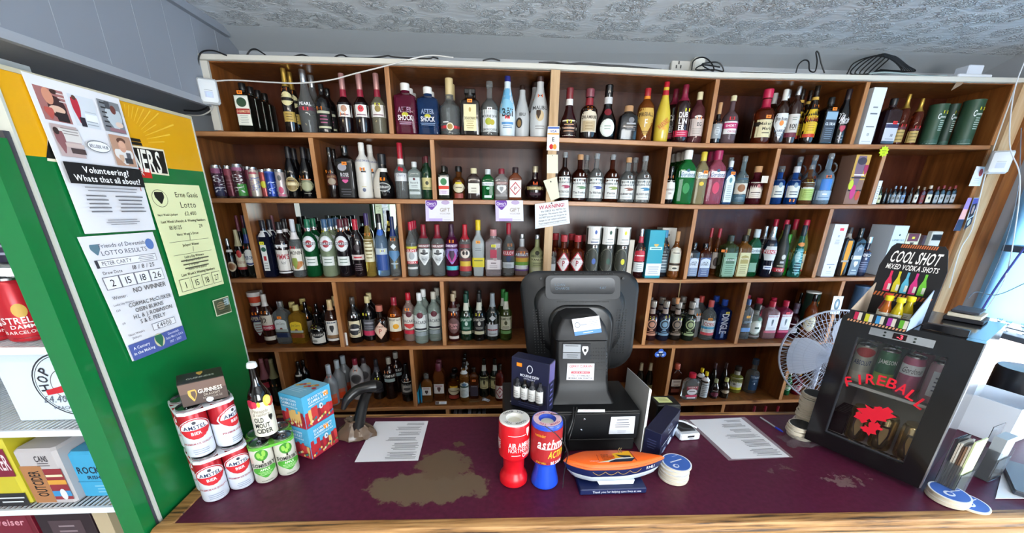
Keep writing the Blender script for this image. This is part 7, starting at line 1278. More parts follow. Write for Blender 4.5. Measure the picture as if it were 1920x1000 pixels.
fcan = [('#c9c8b9', [T('ABSOLUT',.55,.12,.8,'#2a3a6a'), R(.1,.3,.9,'#d9d6c9'), E(.7,.95,.9,'#c23a3a')], 'pale vodka mix can on the fridge glass shelf'), ('#2f6a44', [T('JAMESON',.72,.10,.8,'#d9e6dc'), R(.1,.42,.9,'#8ab04a')], 'green whiskey mix can on the fridge glass shelf'), ('#b05a7a', [R(.55,.8,.98,'#dfe0e2'), T('Gordons',.67,.14,.8,'#2c2c34',0,False,.2)], 'pink gin mix can on the fridge glass shelf'), ('#a88a96', [R(.2,.8,.6,'#cfd4da'), L(.3,.7,4,.4,'#6a7080')], 'pale mauve mix can at the hinge end of the fridge shelf')]
for i, (c, lay, lk) in enumerate(fcan):
    p = inF(.072+.066*i, .10, zsh+.0035); rcan('mixer_can', lk, 'can', p.x, p.y, p.z, .029, .148, mat(c, .3, .2), lay, rzF+.25, 'cans inside the mini fridge')
    q = inF(.075+.066*i, .19, zsh+.0035); rcan('mixer_can', lk.replace(' on the fridge', ', second in file on the fridge').replace(' at the hinge', ', second in file at the hinge'), 'can', q.x, q.y, q.z, .029, .148, mat(c, .3, .2), [], rzF, 'cans inside the mini fridge')
gd = mat('#c2a878', .18, .85)
for i in range(3):
    p = inF(.125+.072*i, .085+.0*i, z0+.0065); b = MB(); b.lathe([(.026,0),(.031,.006),(.032,.012),(.032,.120),(.029,.130),(.026,.134)], gd, 28); o = b.build('shot_tumbler', None, p, rzF+.2); tag(o, ['gold metal tumbler in the fridge next to the black box','gold metal tumbler in the middle of the fridge floor','gold metal tumbler at the hinge end of the fridge floor'][i], 'tumbler', 'gold tumblers in the mini fridge')
    lb = MB(); paint(lb, [P(.12,.78,.5,'#3a3024'), P(.2,.72,.34,'#b89c6a')], .134, .064, cyl_surf(.032)); lb.build('label', o, flat=True); MB().lathe([(.027,.1345),(.027,.137),(.024,.138)], '#9a8a64', 24).build('lid', o)
p0, p1 = inF(.040, .072, z0+.0065), inF(.092, .072, z0+.0065); o, w_, F_ = obox('drinks_box', 'small black box in the lower corner of the fridge', 'box', p0, p1, .12, .085, mat('#131316', .3)); face(o, 'top_ribs', [L(.1,.9,6,.7,'#8a8a86')], .12, w_, F_['top'])
# display carton of vodka shots on the fridge
zF = ZC+hF+.001
q0 = atZ(1588, 601, zF); wC = .15; rzC = rzF; dC = .175; nC = Vector((-math.sin(rzC), math.cos(rzC), 0))
cs_ = empty('shot_display', (q0.x, q0.y, zF), rzC); tag(cs_, 'black cardboard display of mixed vodka shots on top of the mini fridge', 'display')
CB = mat('#17161a', .5); hT = .040; zB = ztop(q0.x+nC.x*dC+.04, q0.y+nC.y*dC-.06, 459, zF)-zF
b = MB(); b.box((0, 0, 0), (wC, .0025, hT), CB); b.box((0, .0025, 0), (wC, dC, .0025), CB)
for u in (0, wC-.0025): b.add([(u, .0026, .0026), (u+.0025, .0026, .0026), (u+.0025, dC, .0026), (u, dC, .0026), (u, .0026, hT), (u+.0025, .0026, hT), (u+.0025, dC, hT+.075), (u, dC, hT+.075)], [(3,2,1,0),(4,5,6,7),(0,1,5,4),(1,2,6,5),(2,3,7,6),(3,0,4,7)], mat('#c9b9a4', .7) if u == 0 else mat('#a9bcd6', .6))
b.build('tray', cs_, flat=True)
zb0 = .060; b = MB(); bf = lambda u, z, dd: Vector((u, dC+dd+.0005, z))
poly = [(-.006, 0), (wC+.012, 0), (wC+.012, zb0+(zB-zb0)*.60), (wC-.004, zB-.012), (wC-.014, zB), (.020, zB), (.010, zB-.012), (-.006, zb0+(zB-zb0)*.60)]
b.prism(poly, 0, .003, CB, bf); b.build('header_card', cs_, flat=True)
hs_ = plane_surf((wC/2+.003, dC+.0004, 0), (1,0,0), (0,0,1)); lb = MB()
def band(z0_, z1_, w0):
    n = 16
    for i in range(n):
        u = -w0/2+w0*i/n; k = w0/n; lb.add([hs_(u, z0_, .0006), hs_(u+k*.55, z0_, .0006), hs_(u+k*1.0, z1_, .0006), hs_(u+k*.45, z1_, .0006)], [(0,1,2,3)], '#c26a3a')
band(zB-.013, zB-.002, wC-.06); band(zb0+.012, zb0+.026, wC+.0)
WHT = mat('#e9e6e2', .5); put_text(lb, 'COOL SHOT', 0, zB-.043, .038, wC*.80, WHT, hs_, .0008, True, .15, 0, True); put_text(lb, 'MIXED VODKA SHOTS', 0, zB-.077, .017, wC*.86, WHT, hs_, .0008, True, .12, 0, True); put_text(lb, 'MIXED-SHOTS', .01, zb0+.004, .007, wC*.4, mat('#b9b4ae', .5), hs_, .0008)
cols = ['#d8305a', '#cfc22a', '#5ab0cc', '#c8307a', '#6ab83a']
for i, c in enumerate(cols):
    u = -wC*.30+wC*.145*i; zz = zb0+.031; hb_ = zB-.092-zz
    lb.add([hs_(u+a*wC*.058, zz+q*hb_, .0009) for a, q in ((-1,0),(1,0),(1,.42),(.36,.72),(.36,1),(-.36,1),(-.36,.72),(-1,.42))], [tuple(range(8))], c)
    lb.add([hs_(u+a*wC*.058, zz+q*hb_, .0012) for a, q in ((.1,.08),(.95,.08),(.95,.38),(.1,.38))], [(0,1,2,3)], '#d9d9cc')
lb.build('header_print', cs_, flat=True)
fs2 = plane_surf((wC/2, -.0002, 0), (1,0,0), (0,0,1)); lb = MB()
for i, c in enumerate(['#b02048', '#b9b82a', '#3a8ac0', '#9a2a8a', '#5aa02c']):
    u = -wC*.40+wC*.19*i; lb.add([fs2(u+a, z, .0006) for a, z in ((0,.010),(wC*.07,.010),(wC*.07,.036),(0,.036))], [(0,1,2,3)], c); lb.add([fs2(u+wC*.072+a, z, .0006) for a, z in ((0,.010),(wC*.06,.010),(wC*.06,.036),(0,.036))], [(0,1,2,3)], '#c6c1b2')
for i in range(18): u = -wC/2+wC*i/18; lb.add([fs2(u, .001, .0006), fs2(u+wC*.03, .001, .0006), fs2(u+wC*.045, .008, .0006), fs2(u+wC*.015, .008, .0006)], [(0,1,2,3)], '#c9926a')
lb.build('tray_print', cs_, flat=True)
MC = Matrix.Translation((q0.x, q0.y, zF)) @ Matrix.Rotation(rzC, 4, 'Z')
for i, (u, v, c, lk) in enumerate(((.075,.055,'#c86a1e','orange vodka shot bottle with yellow cap, front of the display tray'), (.062,.095,'#b8281e','red vodka shot bottle with red cap at the back of the display tray'), (.105,.05,'#d8c21a','yellow vodka shot bottle with yellow cap, front of the display tray'), (.118,.10,'#d8c21a','yellow vodka shot bottle set back in the display tray'))):
    p = MC @ Vector((u, v, .003)); b = MB(); b.lathe([(.0145,0),(.016,.003),(.016,.040),(.013,.052),(.0085,.068),(.0078,.083)], mat(c, .06, 0, .35), 20); o = b.build('shot_bottle', None, p, rzC); tag(o, lk, 'bottle', 'vodka shots in the display tray')
    MB().lathe([(.0105,.078),(.011,.079),(.011,.092),(.0095,.094)], mat('#e2d21a' if i != 1 else '#c8281e', .35), 16).build('cap', o); lb = MB(); paint(lb, [R(.16,.46,.9,'#e0dfcf'), L(.22,.4,3,.6,'#5a5a4a')], .085, .032, cyl_surf(.016)); lb.build('label', o, flat=True)
# booklets and glasses on the fridge lid beside the display
def inC(u, v, z): return MC @ Vector((u, v, z))
for i, (c, dz_, lk) in enumerate((('#26272c', 0, 'dark book lying on the fridge lid behind the shot display'), ('#cfc8b4', .014, 'cream-paged book stacked on the dark book on the fridge'), ('#3a3c44', .030, 'slim grey ledger topping the book stack on the fridge'))):
    a0, a1 = inF(.205+.006*i, .255, hF+.0015+dz_), inF(.30-.008*i, .255, hF+.0015+dz_); obox('book', lk, 'book', a0, a1, .105, .0125 if i < 2 else .008, mat(c, .5))
o = MB().loft([[tuple(inF(.200+.10*i/6, .03+.012*math.sin(i)*.5, hF+.002)) for i in range(7)]+[tuple(inF(.30-.10*i/6, .05, hF+.002)) for i in range(7)], [tuple(inF(.200+.10*i/6, .03, hF+.022)) for i in range(7)]+[tuple(inF(.30-.10*i/6, .05, hF+.022)) for i in range(7)]], mat('#15161a', .3)).build('spectacle_case'); tag(o, 'black curved case on the front corner of the fridge lid', 'case')
# ---- standing fan behind the counter
yN = 1.80; cF = atY(1568, 672, yN); Rf = (atY(1568, 672, yN)-atY(1482, 672, yN)).length
fan = empty('pedestal_fan', (cF.x, cF.y, 0)); tag(fan, 'white pedestal fan with wire cage standing behind the mini fridge', 'fan')
WP = mat('#cfd6e6', .35); th_ = math.atan2(-cF.x, -cF.y)
MFn = Matrix.Translation((0, 0, cF.z)) @ Matrix.Rotation(-math.atan2(cF.x, cF.y)*.55, 4, 'Z') @ Matrix.Rotation(math.radians(-8), 4, 'X')
def fpt(r, a, dd): return MFn @ Vector((r*math.cos(a), dd, r*math.sin(a)))
for nm, sgn in (('front_cage', -1), ('rear_cage', 1)):
    b = MB()
    for k in range(72):
        a = 2*math.pi*k/72; b.tube([fpt(.05, a, sgn*.052), fpt(Rf*.55, a, sgn*.050), fpt(Rf*.88, a, sgn*.030), fpt(Rf, a, sgn*.004)], .0012, WP, 4)
    for r_, dd in ((Rf*.4, .051), (Rf*.62, .049), (Rf*.8, .038)): b.tube([fpt(r_, 2*math.pi*i/48, sgn*dd) for i in range(49)], .0014, WP, 4)
    b.tube([fpt(Rf, 2*math.pi*i/48, sgn*.004) for i in range(49)], .0042, WP, 6); b.build(nm, fan)
for k in range(3):
    a0 = math.radians(65+120*k); v = []; ns = 8
    for i in range(ns+1):
        f_ = i/ns; 
        for j in range(5):
            r_ = .045+(Rf*.86-.045)*(j/4); wv = .42+.75*math.sin(math.pi*min(1, .25+.6*j/4)); a = a0+(f_-.5)*wv*1.25; v.append(fpt(r_, a, .022*(f_-.5)*1.6))
    n = len(v); v2 = [p+(MFn.to_3x3()@Vector((0, .002, 0))) for p in v]; fs_ = [(i*5+j, i*5+j+1, i*5+j+6, i*5+j+5) for i in range(ns) for j in range(4)]
    MB().add(v+v2, fs_+[tuple(n+q for q in reversed(f)) for f in fs_], mat('#dfe6f4', .3)).build('blade', fan)
b = MB(); b.lathe([(.052, 0), (.052, .006), (.046, .014), (.0, .016)], mat('#dfe5f0', .3), 32, M=MFn@Matrix.Translation((0, -.052, 0))@Matrix.Rotation(math.pi/2, 4, 'X')); lb_s = lambda u, z, off: MFn@Vector((u, -.0685-off, z)); b.add([lb_s(u, z, .0006) for u, z in ((-.03,.003),(.03,.003),(.03,.009),(-.03,.009))], [(0,1,2,3)], '#4a6ab0'); b.build('hub_badge', fan)
b = MB(); b.lathe([(.035, .06), (.05, .07), (.055, .14), (.04, .17), (.0, .175)], WP, 24, M=MFn@Matrix.Rotation(-math.pi/2, 4, 'X')); b.build('motor', fan)
b = MB(); b.tube([(0, .09, cF.z-.04), (0, .09, .03)], .014, WP, 12); b.build('pole', fan); MB().lathe([(.18, 0), (.185, .012), (.06, .03), (.02, .04)], WP, 32, M=Matrix.Translation((0, .09, 0))).build('base', fan)
# ---- drip mats by the fan and on the counter corner
for px, py, n, r, lk in ((1512, 812, 22, .046, 'tall stack'), (1496, 826, 7, .047, 'low stack')):
    mats(px-2 if n > 20 else px, py-12 if n > 20 else py-10, n, r, '#2a2c2c', ('dark-printed drip mat on top of the %s behind the fridge' % lk, 'beige drip mat inside the %s behind the fridge' % lk, 'drip mats in the %s behind the fridge' % lk), None, .010, rim='#d9d2c2')
bl_ = [E(.30,.56,.3,'#e2e8f4',-.12), E(.36,.5,.18,'#3f68b8',-.1), L(0.444,0.556,1,.4,'#dfe6f4',.2), L(.66,.72,1,.2,'#c9d4ec',.24)]
mats(1815, 945, 1, .050, '#3f68b8', ('blue drip mat lying flat, half under the small corner stack', 'x', 'drip mats at the counter corner'), None, .0, lay=bl_)
mats(1774, 936, 4, .052, '#3f68b8', ('blue drip mat topping the small stack at the counter corner', 'drip mat inside the small stack at the counter corner', 'drip mats at the counter corner'), None, .004, lay=bl_, zt_=ZC+.0002)
# crumpled clear bag and pen
b = MB(); random.seed(12); c0 = atZ(1500, 822, ZC+.002); N = 9; v = []
for j in range(N):
    for i in range(N): v.append((c0.x-.088+.14*i/(N-1)+random.uniform(-.008, .008), c0.y-.06+.085*j/(N-1)+random.uniform(-.007, .007), ZC+.001+random.random()*.022*math.sin(math.pi*i/(N-1))*math.sin(math.pi*j/(N-1))+.001))
b.add(v, [(j*N+i, j*N+i+1, j*N+N+i+1, j*N+N+i) for j in range(N-1) for i in range(N-1)], mat('#e6e6ea', .08, 0, .9, 0, 1.1, .55)); o = b.build('plastic_bag', flat=True); tag(o, 'crumpled clear plastic bag on the counter by the fridge', 'bag')
p0, p1 = atZ(1426, 783, ZC+.005), atZ(1467, 810, ZC+.005); pd = (p1-p0); o = empty('ballpoint_pen', p0); tag(o, 'clear ballpoint pen with blue cap end lying on the counter', 'pen')
b = MB(); b.tube([Vector((0,0,0)), pd*.72], .0036, mat('#d6d9de', .1, 0, .5), 8); b.build('barrel', o); b = MB(); b.tube([pd*.70, pd*.95, pd*1.02], [.0045, .0045, .002], '#1c2c9c', 8); b.build('cap', o)
# ---- leaflet holder, white box and clutter against the window
def acr(px, py, wd, dp, h, rz, lk, leaf):
    p = atZ(px, py, ZC); o = empty('leaflet_holder', (p.x, p.y, ZC), rz); tag(o, lk, 'leaflet holder', 'clear leaflet holders beside the fridge'); AC = mat('#eef2f6', .05, 0, .92, 0, 1.15)
    b = MB(); b.box((0, 0, 0), (wd, .002, h*.45), AC); b.box((0, .0021, 0), (wd, dp, .002), AC); b.box((0, dp, 0), (wd, dp+.002, h), AC); b.box((-.002, 0, 0), (-.0001, dp, h*.6), AC); b.box((wd+.0001, 0, 0), (wd+.002, dp, h*.6), AC); b.build('acrylic_case', o, flat=True)
    return o
A_ = acr(1783, 935, .085, .05, .20, rzF+math.radians(78), 'clear holder with cream leaflets in front of the fridge side', 1)
MA = Matrix.Translation(A_.location) @ Matrix.Rotation(A_.rotation_euler.z, 4, 'Z')
for i, (c, hh_) in enumerate((('#d6dfa8', .215), ('#cfc3ae', .195), ('#8a6a50', .19), ('#5a4234', .185), ('#d9d2c4', .195), ('#c9bfae', .192), ('#2a2a2c', .205))):
    o = MB().box((.004, .005+i*.006, .0025), (.080, .0095+i*.006, hh_), mat(c, .6)).build('leaflet', None, A_.location, A_.rotation_euler.z, flat=True); tag(o, ['pale green leaflet at the front of the holder','cream leaflet behind the pale green one','tan leaflet in the holder','dark brown leaflet in the holder','ivory leaflet in the holder','beige leaflet in the holder','black-backed leaflet at the back of the holder'][i], 'leaflet', 'leaflets in the clear holder')
B_ = acr(1853, 905, .085, .045, .20, rzF+math.radians(78), 'clear holder of grey cards nearer the window', 1)
o = MB().box((.004, .006, .0025), (.080, .036, .17), mat('#a9b0b4', .5)).build('card_block', None, B_.location, B_.rotation_euler.z, flat=True); tag(o, 'block of grey cards inside the second clear holder', 'cards')
WB = mat('#e2e9f2', .6); p = atZ(1900, 850, ZC); o = empty('open_carton', (p.x+.01, p.y+.04, ZC), rzF+1.35); tag(o, 'white open cardboard carton by the window', 'carton'); b = MB(); w1, d1, h1 = .19, .17, .17
for a, c in (((0,0,0),(w1,.003,h1)), ((0,d1,0),(w1,d1+.003,h1)), ((0,.0031,0),(.003,d1-.0001,h1)), ((w1-.003,.0031,0),(w1,d1-.0001,h1)), ((.0031,.0031,0),(w1-.0031,d1-.0001,.003))): b.box(a, c, WB)
b.build('carton_walls', o, flat=True); b = MB(); b.add([(.003,d1+.003,h1),(w1-.003,d1+.003,h1),(w1-.01,d1+.06,h1+.07),(.01,d1+.06,h1+.07),(.003,d1+.0045,h1),(w1-.003,d1+.0045,h1),(w1-.01,d1+.0615,h1+.07),(.01,d1+.0615,h1+.07)], [(0,1,2,3),(7,6,5,4),(0,4,5,1),(1,5,6,2),(2,6,7,3),(3,7,4,0)], WB); b.build('flap', o, flat=True)
b = MB(); p = atZ(1880, 760, ZC); q = Vector((p.x+.10, p.y+.05, 0)); b.lathe([(.085,0),(.09,.01),(.09,.16),(.085,.175),(.0,.176)], mat('#15171c', .3), 32); o = b.build('waste_bin', None, (q.x, q.y, ZC)); o.name = 'round_canister'; tag(o, 'black round canister on the counter by the window', 'canister')
p = atZ(1905, 905, ZC); sheet('white_board', 'blank white sheet lying on the counter end by the window', 'paper', [atZ(1880, 880, ZC+.001), atZ(1990, 870, ZC+.001), atZ(2010, 935, ZC+.001), atZ(1866, 936, ZC+.001)], [], c='#e6e9ee', th=.003)
o, w_, F_ = obox('laptop', 'dark grey closed laptop at the counter end', 'laptop', atZ(1897, 927, ZC+.0045), atZ(2000, 960, ZC+.0045), .24, .018, mat('#3f434c', .4), ch=.004)
# ---- window side wall: pale blue board, ledges, ornaments, wires
bl = nodes('pale_blind'); m, t2, b2 = bl; b2.inputs['Base Color'].default_value = lin('#a9d6ee'); tl_ = t2.nodes.new('ShaderNodeBsdfTranslucent'); tl_.inputs[0].default_value = lin('#bfe2f6'); mx_ = t2.nodes.new('ShaderNodeMixShader'); mx_.inputs[0].default_value = .75
t2.links.new(b2.outputs[0], mx_.inputs[1]); t2.links.new(tl_.outputs[0], mx_.inputs[2]); t2.links.new(mx_.outputs[0], t2.nodes['Material Output'].inputs[0])
o = MB().box((XR-.012, -.85, 1.235), (XR-.010, 2.15, 2.28), m).build('window_blind', flat=True); tag(o, 'pale blue translucent roller blind over the upper side window', 'blind')
zl = 1.20
o = MB().cbox((XR-.15, .25, zl-.03), (XR-.001, atX(1822, 608, XR-.15).y, zl), mat('#5a6470', .5), .003).build('window_ledge', flat=False); tag(o, 'grey painted ledge shelf across the top of the side window', 'shelf')
pb = atX(1908, 462, XR-.06); o = MB().cbox((XR-.11, .25, pb.z-.03), (XR-.0125, pb.y+.03, pb.z+.005), mat('#3c4654', .5), .003).build('upper_ledge'); tag(o, 'dark grey upper ledge on the blue board by the window', 'shelf')
# toy scooter and glass ornaments on the ledge
def led(px): return atZ(px, 598, zl).y
ys = 2.02; o = empty('toy_scooter', (XR-.07, 2.06, zl)); tag(o, 'tiny red toy scooter on the window ledge', 'toy'); RDm = mat('#b0202c', .3)
b = MB(); b.tube(spline([(0, .022, .028), (0, .02, .012), (0, -.005, .010), (0, -.02, .022), (0, -.034, .024)], 5), [.0035]*21, RDm, 8); b.build('body', o)
for yy in (.024, -.026): b = MB(); b.lathe([(.004, -.003), (.009, -.003), (.009, .003), (.004, .003)], '#1c1c1e', 16, M=Matrix.Translation((0, yy, .0092))@Matrix.Rotation(math.pi/2, 4, 'Y')); b.build('wheel', o)
b = MB(); b.tube([(-.01, .02, .036), (.01, .02, .036)], .0015, '#2a2a2c', 6); b.tube([(0, .02, .034), (0, .021, .024)], .0015, '#2a2a2c', 6); b.build('handlebar', o)
for i in range(6):
    yy = 1.97-.055*i; b = MB(); k = .75+.1*(i % 3); b.lathe([(.014*k,0),(.015*k,.002),(.003*k,.006),(.003*k,.028),(.012*k,.038),(.015*k,.055),(.0145*k,.056),(.011*k,.04),(.0,.034)], mat('#e6eef4', .04, 0, .9, 0, 1.2), 16); o = b.build('glass_goblet', None, (XR-.06-.02*(i % 2), yy, zl+.0005)); tag(o, ['small glass goblet next to the toy scooter','small glass goblet second from the toy scooter','small glass goblet third from the toy scooter','small glass goblet fourth from the toy scooter','small glass goblet fifth from the toy scooter','small glass goblet at the far end from the toy scooter'][i], 'goblet', 'glass goblets on the window ledge')
def wire(nm, lk, pts, r, c, cat='cable'): b = MB(); b.tube(spline(pts, 7), r, c, 6); tag(b.build(nm), lk, cat)
xw = XR-.21
def X(px, py, d=0): return atX(px, py, xw+d)
wire('blue_cable', 'violet-blue cable bundle sagging down the window side wall', [X(1990, 415), X(1935, 450), X(1895, 500), X(1862, 548), X(1830, 600)], .0052, '#4a4f9c')
wire('white_cable', 'white cable hanging down the window wall from the upper shelf', [X(1932, 90, -.05), X(1902, 170, -.05), X(1893, 270, -.05), X(1912, 330, -.03), X(1905, 420, 0), X(1885, 520, .0), X(1850, 580)], .0028, '#dfe4ea')
wire('grey_cable', 'thin grey cable crossing the window wall to the fridge', [X(1990, 505), X(1925, 530), X(1870, 553), X(1830, 548, -.1), X(1815, 560, -.15)], .0022, '#5a6068')
wire('grey_cable', 'thin grey cable hanging in a long drop by the white cable', [X(1915, 240, .04), X(1908, 360, .04), X(1880, 470, .03), X(1840, 560)], .0020, '#7a828c')
# ------------------------------------------------------------------ notes, tags and sensors on the shelving
yP = SY-.024
sheetY('card_sign', 'narrow payment card sign pinned high on the pine post', 'sign', [(1027,237),(1049,237),(1048,283),(1025,282)], yP, [R(.90,.97,.96,'#3a5aa8'), T('VISA',.80,.10,.62,'#2a3a9a'), R(.66,.72,.96,'#e0a040'), T('E',.47,.17,.3,'#2a2a2c'), E(.05,.27,.32,'#c4242c',-.14), E(.05,.27,.32,'#e8963a',.14)], c='#e6e4e0')
sheetY('note', 'blank cream note pinned to the pine post under the card sign', 'note', [(1025.5,290),(1046,290),(1046,325),(1025.5,325)], yP, [E(.92,.97,.06,'#4a4038')], c='#dcdcc2')
sheetY('note', 'tilted blank cream note pinned lower on the pine post', 'note', [(1018.5,339),(1044,331.5),(1049,371),(1033,377)], yP-.002, [E(.82,.90,.10,'#3a302a',.0)], c='#dcdcc0')
sheetY('warning_notice', 'white warning notice with red heading hung on the post', 'notice', [(1003,383),(1065,375),(1068.5,419),(1003.5,429.5)], yP-.003, [T('WARNING!',.83,.15,.78,'#b8304a',.0,True,.05), T('We CHECK ALL NOTES for',.66,.07,.74,'#4a4a4e',.04), T('forgeries. This ensures that WE',.54,.07,.80,'#4a4a4e',.02), T('DO NOT pass on any forgeries as',.42,.07,.80,'#4a4a4e',.02), T('change to our valued customers',.30,.07,.80,'#4a4a4e',.0), T('Your cooperation is appreciated',.18,.07,.80,'#4a4a4e',0), R(.09,.10,.86,'#8a8a8e'), E(.92,.98,.05,'#2a2622',.0)], c='#e2e6ea')
def voucher(px, lk): sheetY('gift_voucher', lk, 'voucher', [(px,376),(px+52,376),(px+53,415),(px+1,415)], SY-.016, [R(.0,.14,.6,'#b9a4d6',-.2), R(.0,1,.12,'#cdbfe2',-.44), P(.55,1.0,.40,'#6a3a9a',-.28), T("Clancy's",.86,.12,.34,'#f0eaf6',-.28), T('OFF LICENCE',.74,.06,.32,'#d6c6ea',-.28), E(.80,1,.3,'#b9a4c6',.22), T('GIFT',.55,.18,.46,'#8a7a55',.2,False), T('VOUCHER',.37,.08,.44,'#9a8f86',.2,False), L(.04,.1,1,.3,'#a9a4b0',.26), R(.2,.21,.5,'#c9c6d2',.1)], c='#e0dde6', group='gift vouchers on the shelf edge')
voucher(797.5, 'purple and white gift voucher nearer the mirror bay'); voucher(928.5, 'purple and white gift voucher nearer the pine post')
# neon star
c = atY(1657, 284, SY-.014); b = MB(); N = 20; poly = [((.030 if i % 2 else .021)*math.cos(2*math.pi*i/N), (.030 if i % 2 else .021)*math.sin(2*math.pi*i/N)) for i in range(N)]
b.prism(poly, 0, .0015, mat('#c8f01e', .6), lambda u, v, d_: Vector((u, -d_, v))); o = b.build('price_star', None, c, flat=True); tag(o, 'neon yellow star-shaped price ticket on the second shelf edge', 'ticket')
lb = MB(); s = plane_surf((0, -.0017, 0), (1,0,0), (0,0,1)); put_text(lb, '5', 0, .013, .008, .01, mat('#2a3a10', .6), s, .0004); lb.add([s(a, q, .0004) for a, q in ((-.014,.001),(.014,.001),(.014,.004),(-.014,.004))], [(0,1,2,3)], '#2a3a10'); put_text(lb, '£10', 0, -.010, .009, .03, mat('#2a3a10', .6), s, .0004); lb.build('handwriting', o, flat=True)
# blue trefoil sign
c = atY(1238.5, 663, SY-.014); b = MB(); 
for u, v, r in ((0, .014, .018), (-.018, -.006, .020), (.018, -.006, .020), (0, -.004, .016)): b.lathe([(r, 0), (r, .0016), (0, .0016)], mat('#2c5ab8', .5), 24, M=Matrix.Translation((u, 0, v))@Matrix.Rotation(math.pi/2, 4, 'X'))
o = b.build('trefoil_sign', None, c, flat=True); tag(o, 'blue three-lobed mat pinned under the fourth shelf edge', 'sign'); lb = MB(); s = plane_surf((0, -.0018, 0), (1,0,0), (0,0,1))
WM = mat('#d6e2f6', .6)
for u, v, w_ in ((0,.014,.026),(0,.006,.024),(-.017,-.008,.018),(.017,-.008,.018),(-.016,-.014,.014),(.016,-.014,.014)): lb.add([s(u+a*w_/2, v+q*.002, .0004) for a, q in ((-1,-1),(1,-1),(1,1),(-1,1))], [(0,1,2,3)], WM)
lb.add([s(a, q, .0004) for a, q in ((-.001,-.018),(.001,-.018),(.001,-.004),(-.001,-.004))], [(0,1,2,3)], WM)
lb.build('lettering', o, flat=True)
# cork on string
p = atY(1276, 525, SY-.014); q = atY(1271, 562, SY-.018); o = empty('hanging_cork', q); tag(o, 'bottle cork dangling on string from the middle shelf edge', 'cork'); b = MB(); b.tube([p-q, Vector((.001, 0, .016)), Vector((0, 0, .009))], .0010, mat('#b59a6a', .8), 5); b.tube([p-q+Vector((.005,0,0)), Vector((.002, 0, .014))], .0010, mat('#b59a6a', .8), 5); b.build('string', o); b = MB(); b.lathe([(.010,-.026),(.0105,-.02),(.012,.004),(.014,.005),(.014,.010),(.004,.011)], mat('#b9845a', .8), 16); b.build('cork_body', o)
# hanging tag on the end divider, card strips in the bays
sheetY('swing_ticket', 'white swing ticket with grey oval portrait on the fourth shelf', 'ticket', [(1563.5,555.5),(1582,556),(1573.5,589.5),(1555.5,588.5)], SY-.020, [E(.22,.86,.56,'#5a7284'), E(.34,.78,.36,'#8aa0ae'), E(.42,.7,.16,'#dfe8ec'), L(.08,.16,1,.6,'#9aa8a8'), E(.92,.97,.06,'#2a2a2c')], c='#dde8ec')
for (px, py, w_, h_, lk) in ((646, 636, 4, 24, 'white card strip tucked beside the divider on the fourth shelf'),): sheetY('shelf_card', lk, 'card', [(px,py-h_/2),(px+w_,py-h_/2),(px+w_+3,py+h_/2),(px+3,py+h_/2)], SY+.03, [], c='#d9d9d6')
z5_ = zs(5, 0)+.0015
for i, (c_, dx_) in enumerate((('#1f9fc8', 0), ('#1a7fa8', .012))):
    a0 = xfor(783+i*5, SY+.03, z5_); o = MB().box((a0+.004, SY+.03+i*.01, z5_), (a0+.011, SY+.19, z5_+.085+.02*i), mat(c_, .5)).build('card_folder', flat=True); tag(o, ['bright cyan card folder against the divider on the lowest shelf','darker blue card folder behind the cyan one'][i], 'folder')
x0 = xfor(816, SY+.01, z5_); sheet('shelf_ticket', 'small clear and white shelf ticket in front of the bird-label flasks', 'ticket', [Vector((x0, SY+.035, z5_+.012)), Vector((x0+.075, SY+.035, z5_+.012)), Vector((x0+.075, SY+.015, z5_+.0005)), Vector((x0, SY+.015, z5_+.0005))], [R(.1,.9,.3,'#6a5a5a',-.34), R(.15,.85,.64,'#dfe2e6',.16), L(.3,.7,2,.5,'#8a9ac0',.16)], c='#c9c2b9', th=.001)
kx = xfor(905, SY+.05, z5_); o = empty('key_bunch', (kx, SY+.05, z5_)); tag(o, 'bunch of keys with leather fob lying on the lowest shelf', 'keys'); KM = mat('#a9a9ac', .25, .95)
for i in range(6):
    a = -.6+.35*i; b = MB(); e_ = Vector((math.cos(a), math.sin(a)*.6, 0)); pz_ = .004+.003*i; b.tube([Vector((0,0,pz_)), e_*.02+Vector((0,0,pz_+.004)), e_*.05+Vector((0,0,.003))], [.006, .004, .002], KM, 6); b.build('key', o)
b = MB(); b.tube([(.012*math.cos(2*math.pi*i/16), .012*math.sin(2*math.pi*i/16), .012+.004*math.sin(2*math.pi*i/16)) for i in range(17)], .0015, KM, 6); b.build('key_ring', o); b = MB(); b.loft([[(-.09, -.018, .001), (-.02, -.010, .001), (-.02, .010, .001), (-.09, .016, .001)], [(-.09, -.018, .006), (-.02, -.010, .012), (-.02, .010, .012), (-.09, .016, .006)]], mat('#6a4a2c', .5)); b.build('leather_fob', o)
zz = zs(6, 0); 
for i in range(7):
    x0 = xfor(850+i*9, SY+.06, .5); o = MB().box((x0, SY+.05+.004*(i % 2), zz+.0015), (x0+.022, SY+.26, zz+.32-.012*(i % 3)), mat(['#6a6e7c','#8a8e9a','#4a4e60','#9aa0aa','#70686c','#7c8290','#5a5a68'][i], .5)).build('magazine', flat=True); tag(o, ['grey-blue magazine spine at the start of the low row','pale grey magazine second in the low row','slate magazine third in the low row','silver magazine in the middle of the low row','brown-grey magazine fifth in the low row','bluish magazine sixth in the low row','dark slate magazine nearest the till in the low row'][i], 'magazine', 'magazines below the lowest bottle shelf')
sheet('loose_card', 'pink and white card lying beside the navy gift box on the drawer', 'card', [atZ(972,746,zt+.0012), atZ(988,751,zt+.0012), atZ(975,760,zt+.0012), atZ(956,753,zt+.0012)], [E(.2,.8,.4,'#a82040',-.12), E(.2,.8,.3,'#b83050',.2)], c='#e6dcde', th=.0006)
